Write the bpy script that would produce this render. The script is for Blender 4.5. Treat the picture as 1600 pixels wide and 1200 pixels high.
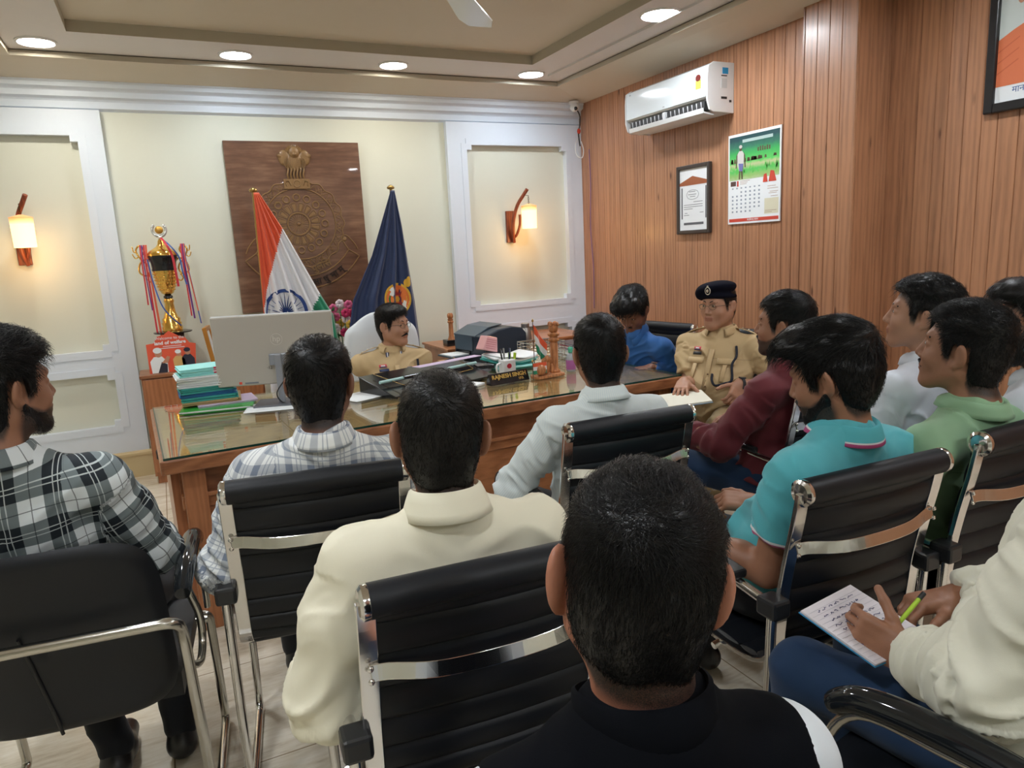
import bpy, bmesh, math, random
import numpy as np
from mathutils import Vector, Matrix
PI = math.pi
random.seed(7)
for o in list(bpy.data.objects): bpy.data.objects.remove(o)
S = bpy.context.scene
COL = S.collection
# ---------------------------------------------------------------- camera
cam_d = bpy.data.cameras.new('camera'); cam = bpy.data.objects.new('camera', cam_d); COL.objects.link(cam)
CR = ((0.8969378, -0.4393455, -0.0497812), (0.1264792, 0.1470556, 0.9810085), (0.4236810, 0.8861999, -0.1874678))
cam.matrix_world = Matrix(((CR[0][0], CR[1][0], -CR[2][0], 0), (CR[0][1], CR[1][1], -CR[2][1], 0),
                           (CR[0][2], CR[1][2], -CR[2][2], 1.50), (0, 0, 0, 1)))
cam_d.sensor_width = 36; cam_d.lens = 1111.74 / 1600 * 36; cam_d.clip_start = .02
S.camera = cam
# ---------------------------------------------------------------- world, exposure
wd = bpy.data.worlds.new('world'); S.world = wd; wd.use_nodes = True
wd.node_tree.nodes['Background'].inputs[0].default_value = (.55, .62, .75, 1)
wd.node_tree.nodes['Background'].inputs[1].default_value = .05
S.view_settings.view_transform = 'Standard'; S.view_settings.look = 'None'; S.view_settings.gamma = 1
S.view_settings.use_curve_mapping = False
S.view_settings.exposure = 0.0
LAMP_POWER = 112.0            # emission strength of every ceiling lamp disc
# ---------------------------------------------------------------- materials
def s2l(c):
    return tuple((v / 12.92 if v <= .04045 else ((v + .055) / 1.055) ** 2.4) for v in c)
def rgb(r, g, b): return s2l((r / 255, g / 255, b / 255))
class NT:
    def __init__(s, name):
        s.m = bpy.data.materials.new(name); s.m.use_nodes = True; s.t = s.m.node_tree
        s.b = s.t.nodes['Principled BSDF']
    def n(s, typ, ins=None, **kw):
        nd = s.t.nodes.new('ShaderNode' + typ)
        for k, v in kw.items(): setattr(nd, k, v)
        for k, v in (ins or {}).items(): s.set(nd.inputs[k], v)
        return nd
    def set(s, sock, v):
        if isinstance(v, bpy.types.NodeSocket): s.t.links.new(v, sock)
        else:
            if isinstance(v, (tuple, list)) and len(v) == 3 and sock.type == 'RGBA': v = (*v, 1)
            sock.default_value = v
    def p(s, **kw):
        for k, v in kw.items(): s.set(s.b.inputs[k.replace('_', ' ')], v)
        return s
    def math(s, op, a, b=0.0, c=0.0):
        return s.n('Math', {0: a, 1: b, 2: c}, operation=op).outputs[0]
    def mix(s, f, a, b):
        nd = s.n('Mix', data_type='RGBA'); s.set(nd.inputs[0], f); s.set(nd.inputs[6], a); s.set(nd.inputs[7], b)
        return nd.outputs[2]
    def ramp(s, f, stops):
        nd = s.n('ValToRGB', {0: f}); el = nd.color_ramp.elements
        while len(el) < len(stops): el.new(.5)
        for e, (p, c) in zip(el, stops): e.position = p; e.color = (*c, 1) if len(c) == 3 else c
        return nd.outputs[0]
    def obj(s, scale=(1, 1, 1), loc=(0, 0, 0)):
        tc = s.n('TexCoord'); mp = s.n('Mapping', {0: tc.outputs['Object'], 'Scale': scale, 'Location': loc})
        return mp.outputs[0]
    def noise(s, vec, sc, det=3, rough=.5):
        return s.n('TexNoise', {'Vector': vec, 'Scale': sc, 'Detail': det, 'Roughness': rough}).outputs[0]
    def bump(s, h, strength=.3, dist=.01):
        nd = s.n('Bump', {'Height': h, 'Strength': strength, 'Distance': dist}); s.set(s.b.inputs['Normal'], nd.outputs[0])
_mc = {}
def pm(name, col, rough=.5, metal=0, **kw):
    if name in _mc: return _mc[name]
    t = NT(name); t.p(Base_Color=col, Roughness=rough, Metallic=metal)
    v = t.noise(t.obj(), 14, 3)
    t.p(Base_Color=t.mix(t.math('MULTIPLY', v, .12), col, tuple(c * .8 for c in col)))
    t.p(**kw); _mc[name] = t.m; return t.m
def emit(name, col, st):
    t = NT(name); t.p(Base_Color=col, Emission_Color=col, Emission_Strength=st, Roughness=.5); return t.m
def wood(name, dark, light, rough=.4, grain=(6, 6, .6), per_plank=0, axis_swap=False, coat=.0):
    t = NT(name)
    v = t.obj(grain)
    n1 = t.noise(v, 5, 5, .6)
    w = t.n('TexWave', {'Vector': v, 'Scale': 1.6, 'Distortion': 9, 'Detail': 3, 'Detail Scale': 1.2}, wave_type='BANDS').outputs[1]
    n2 = t.noise(v, 26, 3, .6)
    f = t.math('ADD', t.math('MULTIPLY', n1, .5), t.math('ADD', t.math('MULTIPLY', w, .2), t.math('MULTIPLY', n2, .3)))
    c = t.ramp(f, [(.25, dark), (.62, light)])
    t.p(Base_Color=c, Roughness=rough, Coat_Weight=coat, Coat_Roughness=.15)
    t.bump(f, .08, .003)
    return t.m
# ---------------------------------------------------------------- mesh building
class MB:
    def __init__(s): s.v = []; s.f = []; s.m = []; s.cur = 0
    def add(s, vs, fs, mat=None):
        b = len(s.v); s.v += [tuple(v) for v in vs]; s.f += [tuple(i + b for i in f) for f in fs]
        s.m += [s.cur if mat is None else mat] * len(fs); return s
    def box(s, lo, hi, M=None, mat=None):
        x0, y0, z0 = lo; x1, y1, z1 = hi
        vs = [Vector(p) for p in ((x0,y0,z0),(x1,y0,z0),(x1,y1,z0),(x0,y1,z0),(x0,y0,z1),(x1,y0,z1),(x1,y1,z1),(x0,y1,z1))]
        if M is not None: vs = [M @ v for v in vs]
        return s.add(vs, [(0,3,2,1),(4,5,6,7),(0,1,5,4),(1,2,6,5),(2,3,7,6),(3,0,4,7)], mat)
    def prism(s, poly, axis, a, b, M=None, mat=None):
        """poly: 2-D outline; axis: 0/1/2 extrusion axis from a to b"""
        def P(u, v, w):
            return Vector((w, u, v)) if axis == 0 else Vector((u, w, v)) if axis == 1 else Vector((u, v, w))
        n = len(poly); vs = [P(u, v, a) for u, v in poly] + [P(u, v, b) for u, v in poly]
        if M is not None: vs = [M @ v for v in vs]
        fs = [tuple(range(n))[::-1], tuple(range(n, 2 * n))] + [(i, (i + 1) % n, n + (i + 1) % n, n + i) for i in range(n)]
        return s.add(vs, fs, mat)
    def lathe(s, prof, c=(0, 0, 0), seg=24, M=None, mat=None, sx=1, sy=1):
        vs = []; fs = []
        for r, z in prof:
            for k in range(seg):
                a = 2 * PI * k / seg; vs.append(Vector((c[0] + r * math.cos(a) * sx, c[1] + r * math.sin(a) * sy, c[2] + z)))
        if M is not None: vs = [M @ v for v in vs]
        n = len(prof)
        for i in range(n - 1):
            for k in range(seg):
                k2 = (k + 1) % seg; fs.append((i*seg+k, i*seg+k2, (i+1)*seg+k2, (i+1)*seg+k))
        fs.append(tuple(range(seg))[::-1]); fs.append(tuple((n-1)*seg + k for k in range(seg)))
        return s.add(vs, fs, mat)
    def sph(s, c, r, seg=16, rings=10, M=None, mat=None):
        if not hasattr(r, '__len__'): r = (r, r, r)
        prof = [(math.sin(PI * i / rings), -math.cos(PI * i / rings)) for i in range(rings + 1)]
        prof[0] = (.001, -1); prof[-1] = (.001, 1)
        Ms = Matrix.Translation(c) @ Matrix.Diagonal((*r, 1))
        return s.lathe(prof, seg=seg, M=Ms if M is None else M @ Ms, mat=mat)
    def tube(s, path, r, sec=10, closed=False, flat=None, up=None, mat=None, taper=None, caps=True):
        """sweep a round (r) or rectangular (flat=(w,t), w along 'up' side) section"""
        P = [Vector(p) for p in path]; n = len(P); vs = []; fs = []
        T = []
        for i in range(n):
            a = P[(i - 1) % n] if (closed or i > 0) else P[i]; b = P[(i + 1) % n] if (closed or i < n - 1) else P[i]
            T.append((b - a).normalized())
        if up is not None: N = Vector(up)
        else:
            N = Vector((0, 0, 1)) if abs(T[0].z) < .9 else Vector((1, 0, 0))
        N = (N - T[0] * N.dot(T[0])).normalized()
        k = 4 if flat else sec
        for i in range(n):
            if i:
                if up is not None: N = Vector(up)
                N = N - T[i] * N.dot(T[i])
                N = N.normalized() if N.length > 1e-6 else T[i].orthogonal().normalized()
            B = T[i].cross(N)
            rr = r * (taper[i] if taper else 1)
            if flat:
                w, t_ = flat[0] / 2, flat[1] / 2
                for a, b in ((1, 1), (-1, 1), (-1, -1), (1, -1)): vs.append(P[i] + N * (a * w) + B * (b * t_))
            else:
                for j in range(k):
                    a = 2 * PI * j / k; vs.append(P[i] + N * (math.cos(a) * rr) + B * (math.sin(a) * rr))
        for i in range(n if closed else n - 1):
            i2 = (i + 1) % n
            for j in range(k):
                j2 = (j + 1) % k; fs.append((i*k+j, i*k+j2, i2*k+j2, i2*k+j))
        if not closed and caps: fs.append(tuple(range(k))[::-1]); fs.append(tuple((n-1)*k + j for j in range(k)))
        return s.add(vs, fs, mat)
    def grid(s, fn, nu, nv, closed_u=False, mat=None):
        vs = [Vector(fn(i / (nu if closed_u else nu - 1), j / (nv - 1))) for i in range(nu) for j in range(nv)]
        fs = []
        for i in range(nu if closed_u else nu - 1):
            i2 = (i + 1) % nu
            for j in range(nv - 1): fs.append((i*nv+j, i2*nv+j, i2*nv+j+1, i*nv+j+1))
        return s.add(vs, fs, mat)
    def build(s, name, mats, parent=None, smooth=None, bevel=0, loc=None, solid=0, subsurf=0, local=False):
        """vertices are given in world space; with a parent they are moved into its frame unless local"""
        me = bpy.data.meshes.new(name)
        vs = s.v
        if parent is not None and not local:
            Mi = wm(parent).inverted(); vs = [Mi @ Vector(v) for v in vs]
        elif parent is None and loc is not None:
            l = Vector(loc); vs = [Vector(v) - l for v in vs]
        me.from_pydata([tuple(v) for v in vs], [], s.f)
        if not isinstance(mats, (list, tuple)): mats = [mats]
        for m in mats: me.materials.append(m)
        me.polygons.foreach_set('material_index', s.m)
        bm = bmesh.new(); bm.from_mesh(me); bmesh.ops.recalc_face_normals(bm, faces=bm.faces); bm.to_mesh(me); bm.free()
        o = bpy.data.objects.new(name, me); COL.objects.link(o)
        if parent is not None: o.parent = parent
        elif loc is not None: o.location = loc
        if smooth is not None:
            me.shade_smooth()
            if smooth < 180:
                try: me.set_sharp_from_angle(angle=math.radians(smooth))
                except Exception: pass
        if solid:
            m = o.modifiers.new('solid', 'SOLIDIFY'); m.thickness = solid; m.offset = 0
        if bevel:
            m = o.modifiers.new('bevel', 'BEVEL'); m.width = bevel; m.segments = 2; m.limit_method = 'ANGLE'; m.angle_limit = .6
        if subsurf:
            m = o.modifiers.new('sub', 'SUBSURF'); m.levels = m.render_levels = subsurf
        return o
def wm(o):
    """world matrix from loc/rot without a depsgraph update"""
    M = Matrix.Translation(o.location) @ o.rotation_euler.to_matrix().to_4x4()
    return wm(o.parent) @ M if o.parent else M
def tag(o, label=None, cat=None, group=None, kind=None):
    if label: o['label'] = label
    if cat: o['category'] = cat
    if group: o['group'] = group
    if kind: o['kind'] = kind
    return o
def empty(name, loc, rz=0, label=None, cat=None, group=None):
    o = bpy.data.objects.new(name, None); COL.objects.link(o); o.location = loc; o.rotation_euler = (0, 0, rz)
    o.empty_display_size = .1
    return tag(o, label, cat, group)
def copy_tree(o, parent=None):
    c = o.copy(); COL.objects.link(c); c.parent = parent
    for ch in list(o.children): copy_tree(ch, c)
    return c
def struct(o): o['kind'] = 'structure'; return o
def fillet(path, r, n=6, closed=False):
    P = [Vector(p) for p in path]; out = []
    N = len(P)
    for i in range(N):
        if not closed and (i == 0 or i == N - 1): out.append(P[i]); continue
        a, b, c = P[i-1], P[i], P[(i+1) % N]
        d1 = (a - b); d2 = (c - b); rr = min(r, d1.length * .48, d2.length * .48)
        p1 = b + d1.normalized() * rr; p2 = b + d2.normalized() * rr
        for k in range(n + 1):
            t = k / n; out.append(p1 * (1 - t) ** 2 + b * 2 * t * (1 - t) + p2 * t * t)
    return out
def spline(pts, n=8):
    P = [Vector(p) for p in pts]; out = []
    for i in range(len(P) - 1):
        p0 = P[max(i-1, 0)]; p1 = P[i]; p2 = P[i+1]; p3 = P[min(i+2, len(P)-1)]
        for k in range(n):
            t = k / n
            out.append(.5 * ((2*p1) + (p2-p0)*t + (2*p0-5*p1+4*p2-p3)*t*t + (3*p1-p0-3*p2+p3)*t**3))
    out.append(P[-1]); return out
def text(name, body, size, M, mat, parent=None, extrude=.0006, align='CENTER', xs=1, bold=0):
    cu = bpy.data.curves.new(name, 'FONT'); cu.body = body; cu.size = size; cu.extrude = extrude
    cu.align_x = align; cu.align_y = 'CENTER'; cu.resolution_u = 3; cu.offset = bold
    t = bpy.data.objects.new('tmp', cu); COL.objects.link(t)
    dg = bpy.context.evaluated_depsgraph_get(); me = bpy.data.meshes.new_from_object(t.evaluated_get(dg))
    bpy.data.objects.remove(t)
    MM = M @ Matrix.Diagonal((xs, 1, 1, 1))
    if parent is not None: MM = wm(parent).inverted() @ MM
    me.transform(MM); me.materials.clear(); me.materials.append(mat); me.name = name
    o = bpy.data.objects.new(name, me); COL.objects.link(o)
    if parent is not None: o.parent = parent
    return o
def frame_M(origin, xdir, ydir):
    x = Vector(xdir).normalized(); y = Vector(ydir); y = (y - x * y.dot(x)).normalized(); z = x.cross(y)
    return Matrix(((x.x, y.x, z.x, origin[0]), (x.y, y.y, z.y, origin[1]), (x.z, y.z, z.z, origin[2]), (0, 0, 0, 1)))
M_CHROME = pm('chrome', (.82, .81, .8), .13, 1)
M_CHROME2 = pm('worn_chrome', (.62, .6, .55), .24, 1)
M_BLACKPL = pm('black_plastic', (.02, .021, .023), .35)
M_BLACKLE = pm('black_leatherette', (.007, .0085, .012), .46, Specular_IOR_Level=.38)
M_GOLD = pm('gold_metal', (.9, .55, .14), .2, 1)
M_WHITEP = pm('white_plastic', (.8, .82, .83), .35)
# ---------------------------------------------------------------- ceiling lamps
LZ = 2.9
lamp_warm = emit('lamp_glow_warm', (1, .95, .84), LAMP_POWER)
lamp_cool = emit('lamp_glow_cool', (.84, .92, 1), LAMP_POWER)
lamp_mid = emit('lamp_glow_neutral', (1, .98, .93), LAMP_POWER)
lamp_near = emit('lamp_glow_bright', (.90, .95, 1), LAMP_POWER * 2.05)
lamp_rim = pm('lamp_rim_white', (.8, .8, .8), .4)
lamps = [(-.49, 5.30, lamp_warm, 'warm round ceiling downlight in the far left corner of the tray border'),
         (.63, 5.30, lamp_cool, 'cool white round ceiling downlight above the carved wooden plaque'),
         (1.71, 5.30, lamp_warm, 'warm round ceiling downlight above the dark blue flag'),
         (2.84, 5.30, lamp_cool, 'cool white round ceiling downlight in the far right corner above the small camera'),
         (2.92, 3.76, lamp_near, 'large bright ceiling downlight on the right border above the air conditioner'),
         (2.95, 2.0, lamp_near, None), (2.95, .3, lamp_near, None), (-.49, 3.76, lamp_near, None), (-.49, 2.0, lamp_near, None),
         (-.49, .3, lamp_near, None), (.9, -1.6, lamp_near, None), (2.2, -1.6, lamp_near, None)]
for x, y, m, lab in lamps:
    r = .115 if (x, y) == (2.92, 3.76) else .098
    e = empty('ceiling_downlight', (x, y, LZ), 0, lab or 'round ceiling downlight outside the picture, in the tray border', 'ceiling light')
    if lab is None: e['group'] = 'downlights out of the picture'
    MB().lathe([(r + .012, 0), (r + .012, -.006), (r, -.012), (r - .006, -.006), (r - .006, 0)], (x, y, LZ), 32).build('rim', lamp_rim, e, smooth=40)
    MB().lathe([(.001, -.004), (r - .006, -.004), (r - .006, -.002), (.001, -.002)], (x, y, LZ), 32).build('diffuser', m, e, smooth=40)
# ---------------------------------------------------------------- materials of the shell
def planks_mat(name, dark, light, axis):
    t = NT(name)
    g = t.n('NewGeometry'); at = t.n('Attribute', attribute_name='plank')
    sep = t.n('SeparateXYZ', {0: g.outputs['Position']})
    pl = at.outputs['Fac']
    off = t.math('MULTIPLY', pl, 37.3)
    u = sep.outputs[axis]
    vec = t.n('CombineXYZ', {0: t.math('MULTIPLY', u, 9), 1: off, 2: t.math('ADD', t.math('MULTIPLY', sep.outputs[2], .75), off)}).outputs[0]
    n1 = t.noise(vec, 4.0, 6, .62)
    w = t.n('TexWave', {'Vector': vec, 'Scale': 1.1, 'Distortion': 7, 'Detail': 3, 'Detail Scale': 1.0}, wave_type='BANDS', bands_direction='X').outputs[1]
    vec2 = t.n('CombineXYZ', {0: t.math('MULTIPLY', u, 42), 1: off, 2: t.math('MULTIPLY', sep.outputs[2], 2.2)}).outputs[0]
    n2 = t.noise(vec2, 2.2, 4, .65)
    kn = t.n('TexVoronoi', {'Vector': t.n('CombineXYZ', {0: t.math('MULTIPLY', u, 5), 1: off, 2: t.math('MULTIPLY', sep.outputs[2], 1.3)}).outputs[0], 'Scale': 1.6}).outputs[0]
    knot = t.n('MapRange', {0: kn, 1: .02, 2: .10, 3: .45, 4: 0}).outputs[0]
    f = t.math('ADD', t.math('MULTIPLY', n1, .60), t.math('ADD', t.math('MULTIPLY', w, .17), t.math('MULTIPLY', n2, .28)))
    f = t.math('SUBTRACT', f, knot)
    f = t.math('ADD', f, t.math('MULTIPLY', t.math('SUBTRACT', t.math('FRACT', t.math('MULTIPLY', pl, 7.31)), .5), .12))
    c = t.ramp(f, [(.16, dark), (.40, tuple(a * .38 + b * .62 for a, b in zip(dark, light))), (.64, light)])
    t.p(Base_Color=c, Roughness=.36, Coat_Weight=.15, Coat_Roughness=.2)
    t.bump(n2, .06, .002)
    return t.m
M_PLY = planks_mat('wood_planks_side', rgb(96, 60, 42), rgb(184, 132, 98), 1)
M_PLX = planks_mat('wood_planks_end', rgb(96, 60, 42), rgb(184, 132, 98), 0)
def plank_wall(name, axis, const, cuts, z0, z1, mat, back):
    """grooved planking: axis 'y' = wall at x=const running in y; groove depth towards back"""
    me_v = []; me_f = []; ids = []
    g = .0028; d = .006 * (1 if back > 0 else -1)
    def P(u, w, z): return (const + w, u, z) if axis == 'y' else (u, const + w, z)
    cuts = sorted(cuts)
    for i in range(len(cuts) - 1):
        a, b = cuts[i], cuts[i+1]
        prof = [(a, d), (a + g, 0), (b - g, 0), (b, d)]
        base = len(me_v)
        for z in (z0, z1):
            for u, w in prof: me_v.append(P(u, w, z))
        for k in range(3): me_f.append((base+k, base+k+1, base+5+k, base+4+k)); ids.append(i)
    # back
    base = len(me_v)
    for z in (z0, z1):
        for u in (cuts[0], cuts[-1]): me_v.append(P(u, back, z))
    me_f.append((base, base+1, base+3, base+2)); ids.append(0)
    mb = MB(); mb.add(me_v, me_f); o = mb.build(name, mat)
    at = o.data.attributes.new('plank', 'FLOAT', 'FACE'); rnd = random.Random(3)
    vals = [rnd.random() for _ in range(len(cuts) + 1)]
    at.data.foreach_set('value', [vals[i] for i in ids])
    return struct(o)
XW, YB = 3.665, 5.97
cutsA = [5.97, 5.90, 5.815, 5.728, 5.641, 5.551, 5.463, 5.378, 5.306, 5.216, 5.095, 4.951, 4.824, 4.692, 4.555, 4.433, 4.298, 4.177, 4.05, 3.93, 3.80, 3.68, 3.57, 3.485, 3.402, 3.318, 3.235]
cutsC = [3.235, 3.226, 3.138, 3.052, 2.969, 2.868]
cutsD = [2.865, 2.774, 2.689, 2.59, 2.52, 2.432]
y = 2.432; k = 0
while y > -2.5:
    y -= (.092, .08, .1, .085, .12, .105)[k % 6]; k += 1; cutsD.append(y)
plank_wall('wall_right', 'y', XW, cutsA, 0, 3.0, M_PLY, .06)
colm = plank_wall('trim_1', 'y', 3.55, cutsC, 0, 3.0, M_PLY, .1)
plank_wall('trim_2', 'x', 2.865, [3.551, 3.565, 3.664, 3.761, 3.83], 0, 3.0, M_PLX, .05)
plank_wall('wall_right_near', 'y', 3.82, cutsD, 0, 3.0, M_PLY, .06)
struct(MB().box((3.55, 3.228, 0), (3.7, 3.24, 3.0)).build('trim_3', M_PLX))
M_WALL = NT('cream_wall_paint'); v = M_WALL.noise(M_WALL.obj(), 1.5, 3)
M_WALL.p(Base_Color=M_WALL.mix(v, rgb(224, 225, 210), rgb(216, 218, 202)), Roughness=.55)
M_WALL.bump(M_WALL.noise(M_WALL.obj(), 160, 2), .05, .002); M_WALL = M_WALL.m
M_FRAMEW = pm('white_gloss_paint', rgb(222, 231, 242), .32)
M_CEIL = pm('tan_ceiling_paint', rgb(216, 206, 188), .7)
M_STRIP = pm('white_ceiling_paint', rgb(226, 222, 220), .6)
M_BASE = pm('beige_skirting_stone', rgb(216, 196, 152), .45)
struct(MB().box((-3.2, YB, 0), (XW + .05, YB + .12, 3.0)).build('wall_back', M_WALL))
struct(MB().box((-3.3, -2.6, 0), (-3.2, YB + .1, 3.0)).build('wall_left', M_WALL))
struct(MB().box((-3.3, -2.6, 0), (3.9, -2.5, 3.0)).build('wall_front', M_WALL))
# floor
t = NT('travertine_floor_tiles')
v = t.obj()
wv = t.noise(t.obj((1.1, 5.5, 1)), 2.6, 6, .62)
w2 = t.noise(t.obj((3, 16, 1)), 4.5, 4, .6)
br = t.n('TexBrick', {'Vector': t.obj((1, 1, 1), (.15, .31, 0)), 'Scale': 1.0, 'Mortar Size': .0025, 'Brick Width': .6, 'Row Height': .6,
                      'Color1': (1, 1, 1, 1), 'Color2': (.9, .9, .9, 1), 'Mortar': (0, 0, 0, 1), 'Mortar Smooth': .1}, offset=0.0)
c = t.ramp(t.math('ADD', t.math('MULTIPLY', wv, .6), t.math('MULTIPLY', w2, .4)), [(.3, rgb(186, 170, 145)), (.45, rgb(218, 207, 186)), (.62, rgb(234, 227, 212))])
c = t.mix(br.outputs['Fac'], c, rgb(150, 132, 104))
t.p(Base_Color=c, Roughness=.22); t.bump(br.outputs['Fac'], -.2, .002)
struct(MB().box((-3.2, -2.5, -.05), (3.9, YB, 0)).build('floor', t.m))
# ceiling: sloping border, white band, raised tray
ox0, ox1, oy0, oy1 = -.66, 3.19, -1.85, 5.50
ix0, ix1, iy0, iy1 = -.31, 2.72, -1.4, 5.05
def ring(o, i, zo, zi):
    a = [(o[0], o[2], zo), (o[1], o[2], zo), (o[1], o[3], zo), (o[0], o[3], zo)]
    b = [(i[0], i[2], zi), (i[1], i[2], zi), (i[1], i[3], zi), (i[0], i[3], zi)]
    return a + b, [(0, 1, 5, 4), (1, 2, 6, 5), (2, 3, 7, 6), (3, 0, 4, 7)]
OUT = (ox0, ox1, oy0, oy1); INN = (ix0, ix1, iy0, iy1)
mb = MB()
vs, fs = ring((-3.2, 3.82, -2.5, 5.85), OUT, 2.835, 2.862); 
vs[1] = (3.82, -2.5, 2.835); vs[2] = (XW, 5.85, 2.815); vs[3] = (-3.2, 5.85, 2.805)
mb.add(vs, fs, 0)
vs, fs = ring(OUT, (ox0 + .0, ox1 - .0, oy0, oy1), 2.862, 2.895); mb.add(vs, fs, 2)
vs, fs = ring(OUT, INN, 2.9, 2.9); mb.add(vs, fs, 1)
vs, fs = ring(INN, INN, 2.9, 2.965); mb.add(vs, fs, 2)
mb.add([(ix0, iy0, 2.965), (ix1, iy0, 2.965), (ix1, iy1, 2.965), (ix0, iy1, 2.965)], [(0, 1, 2, 3)], 0)
mb.box((-3.3, -2.6, 3.0), (3.95, 6.1, 3.05), mat=0)
# the narrow stepped bead along the right border
mb.box((2.99, oy0, 2.885), (3.06, oy1 - .2, 2.9), mat=1)
ceil = mb.build('ceiling', [M_CEIL, M_STRIP, pm('grey_tray_edge', rgb(186, 178, 160), .6)])
for p in ceil.data.polygons: pass
struct(ceil)
# cove along the back wall
cp = [(5.97, 2.83), (5.85, 2.83), (5.85, 2.805), (5.858, 2.795), (5.862, 2.77), (5.893, 2.758), (5.9, 2.75), (5.903, 2.715), (5.93, 2.702), (5.938, 2.69), (5.94, 2.645), (5.955, 2.638), (5.97, 2.63)]
struct(MB().prism(cp, 0, -3.2, XW).build('trim_4', M_FRAMEW))
# white panelled frames on the back wall
def panel_frame(name, x0, x1, ox, ox2, ul, ll):
    """x0..x1 outer; opening ox..ox2; ul=(z0,z1) upper opening, ll=(z0,z1) lower one"""
    mb = MB(); y0, y1 = 5.915, YB + .001
    zt = 2.632
    def P(a, b, c, d, f=y0): mb.box((a, f, c), (b, y1, d))
    P(x0, ox, .19, zt); P(ox2, x1, .19, zt)
    P(ox, ox2, ul[1], zt); P(ox, ox2, ll[1], ul[0]); P(ox, ox2, .19, ll[0])
    n = .045
    for z0, z1 in (ul, ll):
        for xa, xb in ((ox, ox + n), (ox2 - n, ox2)):
            P(xa, xb, z1 - n * .9, z1); P(xa, xb, z0, z0 + n * .9)
    # raised band with notched corners round each opening
    f = y0 - .006
    def notched(xa, xb, za, zb, n):
        return [(xa + n, za), (xb - n, za), (xb - n, za + n * .9), (xb, za + n * .9), (xb, zb - n * .9), (xb - n, zb - n * .9), (xb - n, zb),
                (xa + n, zb), (xa + n, zb - n * .9), (xa, zb - n * .9), (xa, za + n * .9), (xa + n, za + n * .9)]
    for z0, z1 in (ul, ll):
        inn = notched(ox, ox2, z0, z1, n); w = .05
        out = notched(ox - w, ox2 + w, z0 - w, z1 + w, n)
        vs = []
        mx_, mz_ = (ox + ox2) / 2, (z0 + z1) / 2
        for (xa, za), (xb, zb) in zip(inn, out):
            xa += .002 * (1 if xa < mx_ else -1); za += .002 * (1 if za < mz_ else -1)
            vs += [(xa, f, za), (xb, f, zb), (xa, y1, za), (xb, y0 + .01, zb)]
        fs = []
        for i in range(12):
            j = (i + 1) % 12
            fs += [(4*i, 4*j, 4*j+1, 4*i+1), (4*i, 4*i+2, 4*j+2, 4*j), (4*i+1, 4*j+1, 4*j+3, 4*i+3)]
        mb.add(vs, fs)
    o = mb.build(name, M_FRAMEW); return struct(o)
panel_frame('trim_5', -1.56, -.24, -1.39, -.395, (.965, 2.462), (.40, .79))
panel_frame('trim_6', 2.33, XW, 2.506, 3.50, (1.055, 2.445), (.42, .822))
panel_frame('trim_7', -3.19, -1.9, -2.99, -2.06, (.965, 2.462), (.40, .79))
mb = MB(); mb.box((-3.2, 5.885, 0), (XW, 5.97, .17)); mb.prism([(5.875, .165), (5.875, .185), (5.89, .195), (5.97, .195), (5.97, .165)], 0, -3.2, XW)
struct(mb.build('baseboard_back', M_BASE))
# ================================================================= desk, cabinets (laid out in room units, turned into metres by to_metres())
W_DESK = wood('desk_veneer', rgb(124, 76, 48), rgb(170, 112, 74), .35, (1.2, 9, 9), coat=.2)
W_DESKL = wood('desk_veneer_light', rgb(150, 94, 58), rgb(186, 124, 82), .35, (1.2, 9, 9), coat=.2)
W_DESKV = wood('desk_veneer_upright', rgb(148, 92, 58), rgb(178, 116, 76), .35, (7, 7, .9), coat=.2)
W_TOP = wood('desk_top_veneer', rgb(150, 112, 70), rgb(196, 156, 104), .4, (1.2, 8, 8))
def glass_sheet():
    t = NT('glass_sheet'); t.t.nodes.remove(t.b)
    tr = t.n('BsdfTransparent', {'Color': (.93, .97, .94, 1)}); gl = t.n('BsdfGlossy', {'Color': (1, 1, 1, 1), 'Roughness': .02})
    fa = t.n('LayerWeight', {'Blend': .5}).outputs[1]; fr = t.math('ADD', .05, t.math('MULTIPLY', t.math('POWER', fa, 4.0), .8)); mx = t.n('MixShader', {0: fr, 1: tr.outputs[0], 2: gl.outputs[0]})
    out = [n for n in t.t.nodes if n.type == 'OUTPUT_MATERIAL'][0]; t.t.links.new(mx.outputs[0], out.inputs[0]); return t.m
M_GLASS = glass_sheet(); M_GEDGE = pm('dark_green_glass_edge', (.01, .05, .035), .1)
DZ = .79
desk = empty('office_desk', (-.085, 3.10, 0), math.radians(2.2), 'large brown veneer office desk with glass top, spanning in front of the seated officer', 'desk')
DL, DW = 2.70, 1.22
def L_(mb, name, mats, **k): return mb.build(name, mats, desk, local=True, **k)
L_(MB().box((0, 0, .735), (DL, DW, .778)), 'desk_top', W_TOP, bevel=.006)
mb = MB(); mb.box((-.004, -.014, .722), (DL + .004, .02, .780)); mb.box((-.014, -.012, .722), (.02, DW, .780)); mb.box((DL - .02, -.012, .722), (DL + .014, DW, .780)); L_(mb, 'edge_band', W_DESK, bevel=.006)
gl = MB().box((.006, .002, .7805), (DL - .006, DW - .01, .7885)).build('glass_top', M_GLASS, desk, local=True)
mb = MB(); z0, z1 = .7803, .7893
mb.box((.002, -.003, z0), (DL - .002, .0018, z1)); mb.box((.0, -.002, z0), (.0055, DW - .01, z1)); mb.box((DL - .0055, -.002, z0), (DL, DW - .01, z1)); L_(mb, 'glass_edge', M_GEDGE)
L_(MB().box((.05, .09, .60), (DL - .05, .13, .735)), 'apron', W_DESK)
L_(MB().box((.05, .05, .585), (DL - .05, .10, .605)).box((.05, .07, .535), (DL - .05, .10, .586)), 'ledge', W_DESKL, bevel=.004)
L_(MB().box((.12, .085, .10), (DL - .12, .11, .54)), 'front_panel', W_DESKL)
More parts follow.
